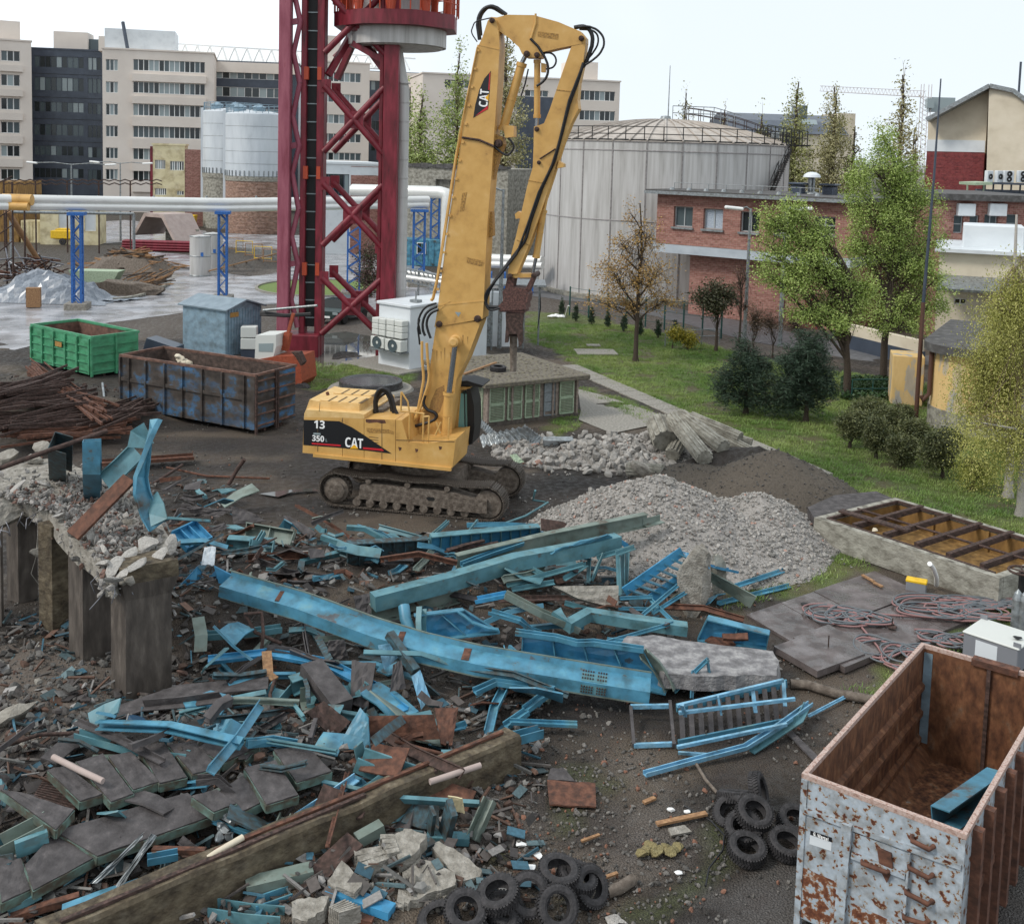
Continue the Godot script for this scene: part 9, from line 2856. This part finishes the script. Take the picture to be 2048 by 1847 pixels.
		var p0:=gc(D2,q[0],q[1],q[2]); var p1:=gc(D2,q[3],q[4],q[5])
		m.tube([p0,p1],q[6],-1,14)
		var dir:=(p1-p0).normalized()
		var sx:=dir.cross(Vector3.UP).normalized()
		for i in 12:
			var off:Vector3=sx.rotated(dir,TAU*i/12)*q[6]
			m.bar(p0+off,p1+off,0.07,0.07)
		solo("fluted_column",m,mats.oldconcrete,"%s of the pile by the path"%q[7],"column")
	m=M.new(); m.rock(base(gc(D2,725,585)),Vector3(0.75,0.4,0.5),31,0.2,1); solo("concrete_block",m,mats.concrete,"rounded pale block at the foot of the column pile","concrete block")
	m=M.new(); m.rock(Transform3D(Basis(Vector3(0,0,1),-0.3),gc(D2,425,600,0.35)),Vector3(0.8,0.3,0.4),32,0.1,1); solo("concrete_block",m,mats.concrete,"long pale tilted block left of the column pile","concrete block")
	for q in[[1260,860,0.5,1560,800,1.0,1640,860,0.6,1280,930,0.2,"main crumpled sheet"],[1270,760,0.9,1370,850,0.5,1340,880,0.4,1260,800,0.7,"upright strip"],[1540,790,1.0,1660,880,0.4,1620,930,0.2,1500,850,0.6,"folded flap"]]:
		m=M.new()
		var c:=trail(D1,q.slice(0,12))
		for i in 16:
			var u:=i/16.0
			var v:=(i+1)/16.0
			var o:=Vector3(0,0.09 if i%2 else 0.0,0)
			var o2b:=Vector3(0,0.0 if i%2 else 0.09,0)
			plate4(m,[c[0].lerp(c[1],u)+o,c[0].lerp(c[1],v)+o2b,c[3].lerp(c[2],v)+o2b,c[3].lerp(c[2],u)+o],0.012,0.05,i)
		solo("corrugated_sheet",m,mats.galv,"%s of pale corrugated cladding behind the excavator"%q[12],"cladding")
	pl("cladding_panel",D1,[1660,865,0.7,1845,865,0.7,1843,945,0.15,1662,942,0.15],0.05,0.01,"cabinwhite","flat dirty white panel beside the corrugated cladding","panel",2,"galv")
	pc("red_bar",D1,[1480,962,0.2,1790,962,0.2],"U",0.14,0.1,"rust","rusty red bar lying before the white panel")
	pl("teal_scrap",D1,[1450,975,0.4,1490,970,0.4,1540,1020,0.15,1490,1030,0.15],0.03,0.05,"palegreen","small pale teal sheet before the corrugated cladding")
	var bm:=[]
	for k in 5:
		var w:=M.new()
		w.sweep([Vector3(-0.5,0,0),Vector3(-0.2,-0.01+0.004*k,0.004*k),Vector3(0.15,-0.005,0),Vector3(0.5,0.004*(k-2),0)],pf("B",0.007,0.012))
		bm.append(w.mesh())
	for i in 230:
		var band:=i%6
		var e:Array=[[-60,690,420,610,1.5],[200,560,640,810,1.0],[-40,760,540,700,1.1],[-40,900,600,800,0.8],[60,950,840,900,0.45],[540,860,930,760,0.6]][band]
		var p0:=gc(C6,e[0]+r.randfn()*25,e[1]+r.randfn()*36,e[4]+r.randf()*0.4)
		var p1:=gc(C6,e[2]+r.randfn()*45,e[3]+r.randfn()*36,e[4]*0.75+r.randf()*0.4)
		var d:=p1-p0
		var ln:=d.length()*r.randf_range(0.7,1.1)
		d=d.normalized()
		var z:=d.cross(Vector3.UP).normalized()
		var sc:=r.randf_range(5.0,11.0)
		var o:=share("rusty_bar",bm[i%5],[mats.darkrust,mats.rust,mats.darkrust][i%3],self,Transform3D(Basis(d*ln,z.cross(d)*sc,z*sc),(p0+p1)/2+Vector3(0,-0.1,0)))
		tag(o,"long rusty steel bar in the heap before the green container","steel bar","rusty bars heaped before the green container")
	heap("scrap_bed","bed of dark rusty scrap under the heap of bars",[[gc(C6,150,800),6.0,3.6,1.25],[gc(C6,520,880),3.4,2.0,0.5]],1600,0.03,0.14,0.09,0.3,"rubble")
	for q in[["U",0.5,0.1,"rust",[640,1150,0.25,1220,1110,0.25],"wide flat rust-brown channel lying behind the twisted plate"],["O",0.05,0,"darkrust",[970,1280,0.1,1150,1165,0.3],"rusty rod propped on the yard, left part"],["O",0.04,0,"rust",[1050,1180,0.15,1300,1235,0.1,1700,1250,0.1],"long rusty rod lying flat on the yard"],["O",0.07,0,"darkrust",[1440,1290,0.1,1490,1200,0.5,1540,1130,0.9],"short dark pipe propped up on the yard"],["B",0.1,0.06,"rust",[480,960,0.4,800,900,0.6],"rusty lath over the heap of bars"],["O",0.05,0,"galv",[645,650,0.9,660,780,0.45,740,800,0.3],"bent pale tube standing right of the heap of bars"]]:
		pc("yard_scrap",C6,q[4],q[0],q[1],q[2],q[3],q[5],"scrap metal")
	pl("brown_board",E3,[900,180,0.12,1195,200,0.1,1200,345,0.06,915,330,0.08],0.03,0.03,"rust","brown cracked board lying flat on the dirt","board")
	pl("grey_board",E3,[920,110,0.15,1000,105,0.15,1070,185,0.08,900,180,0.08],0.03,0.03,"plate","grey plate peeping out above the brown board","board")
	pl("grey_tile",E3,[1640,475,0.08,1740,455,0.08,1785,495,0.05,1660,520,0.05],0.04,0.0,"concrete","flat grey tile lying on the dirt near the plank","tile")
	for q in[["B",0.1,0.04,"wood",[1570,450,0.06,1875,385,0.1],"long pale plank lying on the dirt"],["B",0.08,0.04,"wood",[1490,320,0.06,1560,290,0.08],"short plank piece on the dirt"],["B",0.05,0.03,"wood",[1110,555,0.04,1220,515,0.05],"small yellow splinter of wood"],["O",0.09,0,"mud",[1265,870,0.06,1350,840,0.06,1425,790,0.06],"short muddy log right of the bottom tyre heap"],["B",0.06,0.03,"wood",[1260,775,0.05,1330,750,0.05],"broken lath beside the bottom tyre heap"],["O",0.015,0,"hose",[1740,340,0.05,1900,430,0.04,1985,520,0.04,1975,610,0.04,1890,720,0.04,1870,830,0.04],"thin black cable snaking over the dirt"],["O",0.03,0,"mud",[1810,80,0.1,1870,180,0.08,1940,260,0.06],"muddy pipe pointing at the side tyre heap"]]:
		pc("ground_piece",E3,q[4],q[0],q[1],q[2],q[3],q[5],"debris")
	pc("old_pipe",D6,[540,1245,0.1,640,1250,0.1,800,1300,0.1,1060,1345,0.1],"O",0.1,0,"mud","old muddy pipe lying along the front of the slab pad","pipe")
	m=M.new()
	for i in 9:m.rock(Transform3D(Basis(Vector3.UP,i),gc(E3,1480+i*28,630-(i%3)*22,0.05)),Vector3(0.16,0.07,0.12),600+i,0.5,1)
	solo("foam_lump",m,mats.foam,"torn lump of yellow insulation wool on the dirt","insulation")
	for q in[[745,575,0.12],[840,640,0.1],[790,715,0.14],[1700,745,0.1],[1655,360,0.13],[1755,375,0.09],[1300,1030,0.2]]:
		m=M.new(); m.rock(base(gc(E3,q[0],q[1],0.04)),Vector3(q[2],0.04,q[2]*0.7),int(q[0]),0.4,1); solo("white_scrap",m,mats.white if q[1]<900 else mats.palerubble,"scrap of white litter on the dirt, %s"%{745:"pair above the tyre heap",840:"left of the topmost tyre",790:"just behind the bottom tyres",1700:"right of the wool",1655:"left one by the plank",1755:"right one by the plank",1300:"pale flat lump at the bottom edge"}[int(q[0])],"litter")
	scraps(130,330,1230,1015,1235,60.0,0.55,"in the wreckage behind the long beam",31)
	scraps(70,420,1130,1300,1500,-40.0,0.55,"in the heap below the long beam",32)
	scraps(75,-20,900,1500,1740,-150.0,0.5,"among the fallen steps",33)
	scraps(14,900,1500,1180,1290,60.0,0.4,"under the large blue panel",34)
	shards(650,300,1350,990,1330,60.0,41,"litter of small metal and concrete shards in the middle wreckage")
	shards(700,-60,1080,1380,1850,-60.0,42,"litter of small metal and concrete shards in the lower wreckage")
	shards(300,-40,420,1240,1480,0.0,43,"litter of shards at the foot of the broken piers")
func step(k:Array,a:Array,h:float,label:String)->void:
	var q:=[]
	for i in range(0,8,2):q.append(gc(k,a[i],a[i+1],h+(0.1 if i<4 else 0.0)))
	var m:=M.new()
	plate4(m,q,0.03,0.02,int(a[0]))
	var o:=thing("stair_step",label,"stair step",base(m.lows()))
	part("top_plate",m,mats.plate,o,true)
	for e in[[3,2],[2,1],[0,3]]:
		m=M.new(); m.bar(q[e[0]]-Vector3(0,0.09,0),q[e[1]]-Vector3(0,0.09,0),0.03,0.13); part("fascia",m,mats.stepgreen,o,true)
func leaf(m:M,r:RandomNumberGenerator,p:Vector3,s:float,asp:float,droop:float)->void:
	var d:=Vector3(r.randfn(),r.randfn()*0.5-droop,r.randfn()).normalized()
	var n:=d.cross(Vector3(r.randfn(),r.randfn()+0.5,r.randfn())).normalized()*s*asp*0.5
	m.tri(p-d*s*0.5,p+n,p+d*s*0.5)
	m.tri(p-d*s*0.5,p+d*s*0.5,p-n)
func tree(called:String,label:String,cat:String,p:Vector3,h:float,r0:float,lobes:Array,n:int,ls:float,ca:Color,cc:Color,sd:int,opt:={})->Node3D:
	var r:=RandomNumberGenerator.new(); r.seed=sd
	var o:=thing(called,label,cat,base(p),opt.get("group",""))
	var m:=M.new()
	var tp:=[]
	var k:=7
	var wob:float=opt.get("wob",0.12)
	for i in k:tp.append(Vector3(r.randfn()*wob*i/k+opt.get("lean",0.0)*h*i/k,h*i/(k-1.0),r.randfn()*wob*i/k))
	m.tube(tp,r0,r0*0.25,9)
	m.tube([Vector3(0,-0.05,0),Vector3(0,0.25,0)],r0*1.5,r0*1.0,9)
	var tw:=M.new()
	var ends:=[]
	var vol:=0.0
	for q in lobes:vol+=q[1].x*q[1].y*q[1].z
	var nt:int=opt.get("twigs",120)
	for q in lobes:
		var c:Vector3=q[0]
		var y0:float=clampf(c.y-Vector2(c.x,c.z).length()*0.9-q[1].y*0.5,h*0.25,h*0.97)
		var a:Vector3=tp[clampi(int(y0/h*(k-1)),0,k-1)]
		a.y=y0
		var mid:=a.lerp(c,0.5)+Vector3(r.randfn(),r.randf(),r.randfn())*0.2
		if a.distance_to(c)>0.6:m.tube([a,mid,c],r0*0.42,r0*0.14,6)
		var cnt2:=int(nt*(q[1].x*q[1].y*q[1].z)/vol)+4
		for i in cnt2:
			var u:=Vector3(r.randfn(),r.randfn(),r.randfn()).normalized()*pow(r.randf(),0.4)
			var e:Vector3=c+u*q[1]
			var s0:Vector3
			if opt.get("upright",false):s0=Vector3(c.x*0.6,maxf(0.3,e.y-q[1].y*r.randf_range(0.25,0.6)),c.z*0.6)
			else:s0=a.lerp(c,r.randf_range(0.35,1.0))if r.randf()<0.7 else tp[r.randi_range(2,k-2)]
			var bend:=s0.lerp(e,0.55)+Vector3(r.randfn()*0.1,0.12*s0.distance_to(e),r.randfn()*0.1)
			tw.tube([s0,bend,e],r0*0.1,r0*0.03,4,false)
			ends.append([bend,e])
	part("trunk",m,mats[opt.get("bark","bark")],o)
	part("branches",tw,mats[opt.get("twigbark",opt.get("bark","bark"))],o)
	if n>0:
		var lf:=M.new(); lf.colored=true
		var spread:float=opt.get("spread",0.3)
		for i in n:
			var e:Array=ends[r.randi()%ends.size()]
			var t:=r.randf_range(opt.get("t0",0.1),1.1)
			var ph:Vector3=e[0].lerp(e[1],t)+Vector3(r.randfn(),r.randfn(),r.randfn())*spread
			var v:=clampf(0.5+0.3*r.randfn()+0.4*fine_noise.get_noise_3dv(ph*9.0),0,1)
			lf.col=ca.lerp(cc,v)
			if opt.has("hang"):
				var len2:float=r.randf_range(0.4,1.0)*opt.hang
				var cur:=ph
				for j in 5:
					cur+=Vector3(r.randfn()*0.03,-len2/5,r.randfn()*0.03)
					leaf(lf,r,cur+Vector3(r.randfn(),r.randfn(),r.randfn())*0.06,ls,0.5,1.2)
			else:
				leaf(lf,r,ph,ls*r.randf_range(0.7,1.3),opt.get("asp",0.6),opt.get("droop",0.2))
		var cr:=part("crown",lf,mats[opt.get("leafmat","leaf")],o)
		cr.set_meta("kind","stuff")
	return o
func lobesof(k:Array,p:Vector3,a:Array,deep:=0.8)->Array:
	var d:=-p.z
	var s:float=d/F/k[2]
	var r:=[]
	for i in range(0,a.size(),4):
		var c:=dc(k,a[i],a[i+1],d)-p
		c.z=sin(i*1.7)*a[i+2]*s*0.35
		r.append([c,Vector3(a[i+2]*s,a[i+3]*s,a[i+2]*s*deep)])
	return r
func poplar(k:Array,x:float,ytop:float,hw:float,d:float,ca:Color,cc:Color,n:int,sd:int,label:String)->void:
	var top:=dc(k,x,ytop,d)
	var p:=Vector3(top.x,0,top.z)
	var h:=top.y
	var w:float=hw/k[2]/F*d
	var lb:=[]
	for i in 9:
		var t:=i/8.0
		lb.append([Vector3(0,lerpf(h*0.12,h*0.96,t),0),2.0*Vector3(w*(0.12+1.05*pow(1.0-t,0.6))*minf(1.0,0.45+3.0*t),h*0.07,w*(0.14+pow(1.0-t,0.6)))])
	tree("poplar_tree",label,"poplar",p,h,0.28,lb,n*4,0.28,ca,cc,sd,{"upright":true,"t0":0.4,"twigs":420,"spread":0.36,"twigbark":"twig","wob":0.2,"group":"poplars in the background","droop":-0.6})
func garden()->void:
	var p:Vector3
	var green:=Color(0.24,0.34,0.07)
	var lime:=Color(0.5,0.6,0.19)
	p=g(1271,721)
	tree("maple_tree","slender tree with sparse orange-brown young leaves on the lawn","tree",p,8.6,0.14,lobesof(C4,p,[640,930,60,120,600,1120,130,130,760,1060,110,150,520,1280,170,120,800,1280,150,130,640,1330,170,120,470,1470,160,90,860,1460,150,90,660,1490,190,90]),7000,0.11,Color(0.3,0.16,0.05),Color(0.58,0.38,0.13),3,{"twigs":330,"spread":0.17,"t0":0.4,"bark":"bark"})
	p=g(1767,761)
	tree("leafy_tree","tallest bright green tree, its trunk right of the forked one","tree",p,11.5,0.2,lobesof(C5,p,[800,470,110,130,740,640,170,160,900,680,150,170,680,900,150,190,850,950,190,180,1050,880,130,170,1100,1080,120,150,760,1180,200,120,1000,1280,200,130,900,1480,240,120,1120,1500,130,130,640,760,110,140,960,820,200,160,620,1120,130,120,800,1560,140,90,1130,1300,140,140,1020,1590,150,80,980,1180,160,130]),48000,0.1,green,lime,4,{"twigs":330,"spread":0.2,"wob":0.25,"t0":0.3})
	p=g(1694,791)
	tree("leafy_tree","spreading bright green tree with a forked trunk before the brick house","tree",p,6.4,0.2,lobesof(C5,p,[150,960,130,110,240,900,110,90,90,1290,100,90,300,1130,150,130,250,1330,150,110,430,1280,130,120,470,1480,120,100,620,1500,120,110,560,1330,120,100,720,1380,110,110,120,1120,120,110,330,960,90,100,420,1050,110,110,300,1500,130,90,500,1600,120,80],0.9),34000,0.1,green,lime,5,{"twigs":300,"spread":0.19,"wob":0.3,"lean":-0.03,"t0":0.3})
	for q in[[1492,827,[820,60,50,50,840,130,100,60,750,190,90,50,890,210,110,60,740,280,80,45,870,300,110,45,710,240,50,30,930,150,60,40],6,"smaller dark blue-green pine on the lawn, left of the bigger one"],[1612,843,[1090,20,70,50,1160,50,60,50,1080,90,100,60,1030,150,130,80,1130,150,110,80,1000,240,110,70,1110,250,140,80,1180,220,70,90,1060,330,140,50,960,300,80,50],7,"bigger dark blue-green pine on the lawn before the forked tree"]]:
		p=g(q[0],q[1])
		tree("pine_tree",q[4],"pine",p,3.0 if q[3]==6 else 4.0,0.11,lobesof(D2,p,q[2]),15000 if q[3]==6 else 24000,0.2,Color(0.018,0.04,0.022),Color(0.055,0.1,0.055),q[3],{"twigs":300,"spread":0.13,"asp":0.13,"leafmat":"needle","droop":-0.3,"group":"pines on the lawn"})
	p=g(1432,702)
	tree("small_tree","small dark tree with a dense brownish crown and twin stems beside the brick house","tree",p,3.6,0.1,lobesof(C4,p,[1060,1430,80,60,1170,1400,100,70,1150,1480,110,60,1240,1440,60,60]),4200,0.14,Color(0.04,0.045,0.02),Color(0.1,0.1,0.05),8,{"twigs":160,"spread":0.2})
	p=g(1478,692)
	tree("bare_tree","bare twiggy tree still without leaves right of the small dark tree","tree",p,5.0,0.08,lobesof(C4,p,[1300,1330,70,130,1250,1420,60,80,1340,1480,60,90]),260,0.1,Color(0.16,0.09,0.05),Color(0.25,0.15,0.08),9,{"twigs":260,"spread":0.1})
	for q in[[1545,715,1480,1580,120,90,"bare brown shrub beneath the spreading green tree"],[1505,720,1400,1560,60,110,"thin bare shrub left of the brown shrub"],[1600,720,1640,1600,80,70,"dark tangled shrub at the trunk of the spreading tree"]]:
		p=g(q[0],q[1])
		tree("bare_shrub",q[6],"shrub",p,2.0,0.05,lobesof(C4,p,[q[2],q[3],q[4],q[5]]),900,0.09,Color(0.07,0.045,0.03),Color(0.16,0.1,0.06),int(q[0]),{"twigs":240,"spread":0.12})
	for i in 8:
		p=gc(C4,[222,308,402,500,600,698,808,910][i],[1553,1584,1606,1622,1645,1668,1686,1690][i])
		tree("cypress_shrub","small pointed cypress, %s in the row from the left along the garden road"%["first","second","third","fourth","fifth","sixth","seventh","eighth"][i],"cypress",p,1.15,0.03,[[Vector3(0,0.35,0),Vector3(0.24,0.35,0.24)],[Vector3(0,0.75,0),Vector3(0.17,0.3,0.17)],[Vector3(0,1.05,0),Vector3(0.07,0.22,0.07)]],1500,0.09,Color(0.015,0.04,0.02),Color(0.05,0.09,0.035),20+i,{"twigs":60,"spread":0.04,"droop":-0.8,"asp":0.4,"leafmat":"needle","group":"little cypresses along the garden road"})
	for q in[[1345,698,920,1660,55,45,"yellow flowering shrub by the grey hand rail"],[1375,700,1000,1690,45,50,"yellow-green shrub right of the yellow flowering one"]]:
		p=g(q[0],q[1])
		tree("flowering_shrub",q[6],"shrub",p,0.9,0.04,lobesof(C4,p,[q[2],q[3],q[4],q[5]]),2200,0.1,Color(0.12,0.15,0.03),Color(0.5,0.4,0.04),int(q[0]),{"twigs":90,"spread":0.14})
	for q in[[1700,895,1292,405,84,80,"clipped olive shrub standing leftmost on its stem"],[1752,918,1388,445,62,95,"clipped dark shrub second from the left"],[1768,880,1440,390,80,85,"dark shrub behind the second clipped one"],[1812,898,1548,430,80,66,"dark clipped shrub close to the mast"],[1806,932,1500,510,80,76,"rounded olive shrub in the front row"],[1885,957,1645,520,90,105,"largest rounded shrub before the ochre house"],[1905,935,1700,470,75,65,"shrub with long leaves against the ochre wall"],[1725,865,1360,340,95,60,"brownish low shrub at the back near the pine"],[1790,845,1500,360,50,40,"low shrub against the ochre shed"]]:
		p=g(q[0],q[1])
		tree("clipped_shrub",q[6],"shrub",p,1.0,0.06,lobesof(D2,p,[q[2],q[3],q[4],q[5],q[2]-q[4]*0.3,q[3]-q[5]*0.3,q[4]*0.6,q[5]*0.6,q[2]+q[4]*0.4,q[3]-5,q[4]*0.55,q[5]*0.7]),7500,0.085,Color(0.04,0.055,0.022),Color(0.19,0.2,0.08),int(q[0]),{"twigs":170,"spread":0.09,"asp":0.5,"group":"shrubs before the ochre house"})
	p=gc(D2,1390,245)
	var r:=RandomNumberGenerator.new(); r.seed=3
	var iv:=M.new(); iv.colored=true
	for i in 2600:
		iv.col=Color(0.02,0.05,0.015).lerp(Color(0.06,0.12,0.04),r.randf())
		var q:=gc(D2,r.randf_range(1240,1465),r.randf_range(212,300))
		leaf(iv,r,q+Vector3(0,r.randf()*0.3,0),0.16,0.8,0.0)
	solo("ivy_bed",iv,mats.leaf,"dark ivy covering the ground around the two tree trunks","ivy","","stuff")
	for q in[[2016,993,[1990,-60,60,120,1950,-180,60,120,1880,20,110,110,1790,120,100,110,1930,200,120,120,1800,280,90,100,2060,120,100,150],9.5,51,"nearer weeping birch trunk half cut by the right edge, yellow-green strands"],[2042,1030,[2120,60,100,160,2080,300,90,120,2000,390,90,70,1990,-220,90,140,1900,-140,90,110,1830,390,90,60,1920,480,90,40],10.0,52,"white birch trunk at the right edge in front of the shrubs"]]:
		p=g(q[0],q[1])
		tree("birch_tree",q[5],"birch",p,q[3],0.15,lobesof(D2,p,q[2]),6500,0.07,Color(0.3,0.31,0.06),Color(0.55,0.52,0.17),q[4],{"twigs":260,"spread":0.3,"hang":1.5,"bark":"birchbark","twigbark":"twig","lean":-0.02,"group":"weeping birches at the right edge"})
	p=g(1945,980)
	tree("weeping_shrub","yellow-green weeping shrub hanging before the ochre house's foot","shrub",p,1.6,0.06,lobesof(D2,p,[1790,560,70,40,1860,570,60,40]),800,0.07,Color(0.2,0.23,0.04),Color(0.42,0.42,0.1),53,{"twigs":90,"spread":0.15,"hang":0.9})
	var oc:=[Color(0.27,0.28,0.1),Color(0.5,0.5,0.22)]
	var gr:=[Color(0.24,0.32,0.09),Color(0.46,0.52,0.19)]
	var br:=[Color(0.28,0.26,0.13),Color(0.5,0.46,0.25)]
	for q in[[C4,1655,130,85,130,oc,2600,"tall poplar with a bare top, left of the pale gable behind the tank"],[C4,1890,160,90,128,br,3000,"tall brownish poplar right of its twin behind the tank"],[C4,1442,330,55,128,oc,900,"short poplar just right of the tank's floodlight"],[C4,978,200,55,150,br,700,"poplar top showing over the tank dome"],[C4,1215,300,40,150,br,500,"small poplar tip above the tank's right rim"],[C5,935,90,95,110,br,1500,"tall bare poplar behind the brightest green tree"],[C5,640,400,45,128,br,700,"thin poplar beside the house chimney"],[C3,160,255,95,125,gr,2600,"tall loose green poplar left of the boom"],[C3,395,150,90,122,br,3400,"tall brownish poplar between boom and stick"],[C2,800,440,60,128,gr,1800,"bright green poplar before the dark office wing"],[C2,870,480,70,126,gr,2200,"broad green poplar beside the office wing"],[C5,1010,420,30,128,br,300,"little bare tree under the crane mast"]]:
		poplar(q[0],q[1],q[2],q[3],q[4],q[5][0],q[5][1],q[6],int(q[1]+q[2]),q[7])
	p=gc(C2,610,1500)
	tree("flowering_shrub","bush with pink blossom seen through the foot of the red tower","shrub",p,3.0,0.1,lobesof(C2,p,[600,1290,60,60,590,1390,60,80,630,1430,40,70]),3600,0.16,Color(0.05,0.08,0.025),Color(0.2,0.09,0.1),61,{"twigs":150,"spread":0.3})
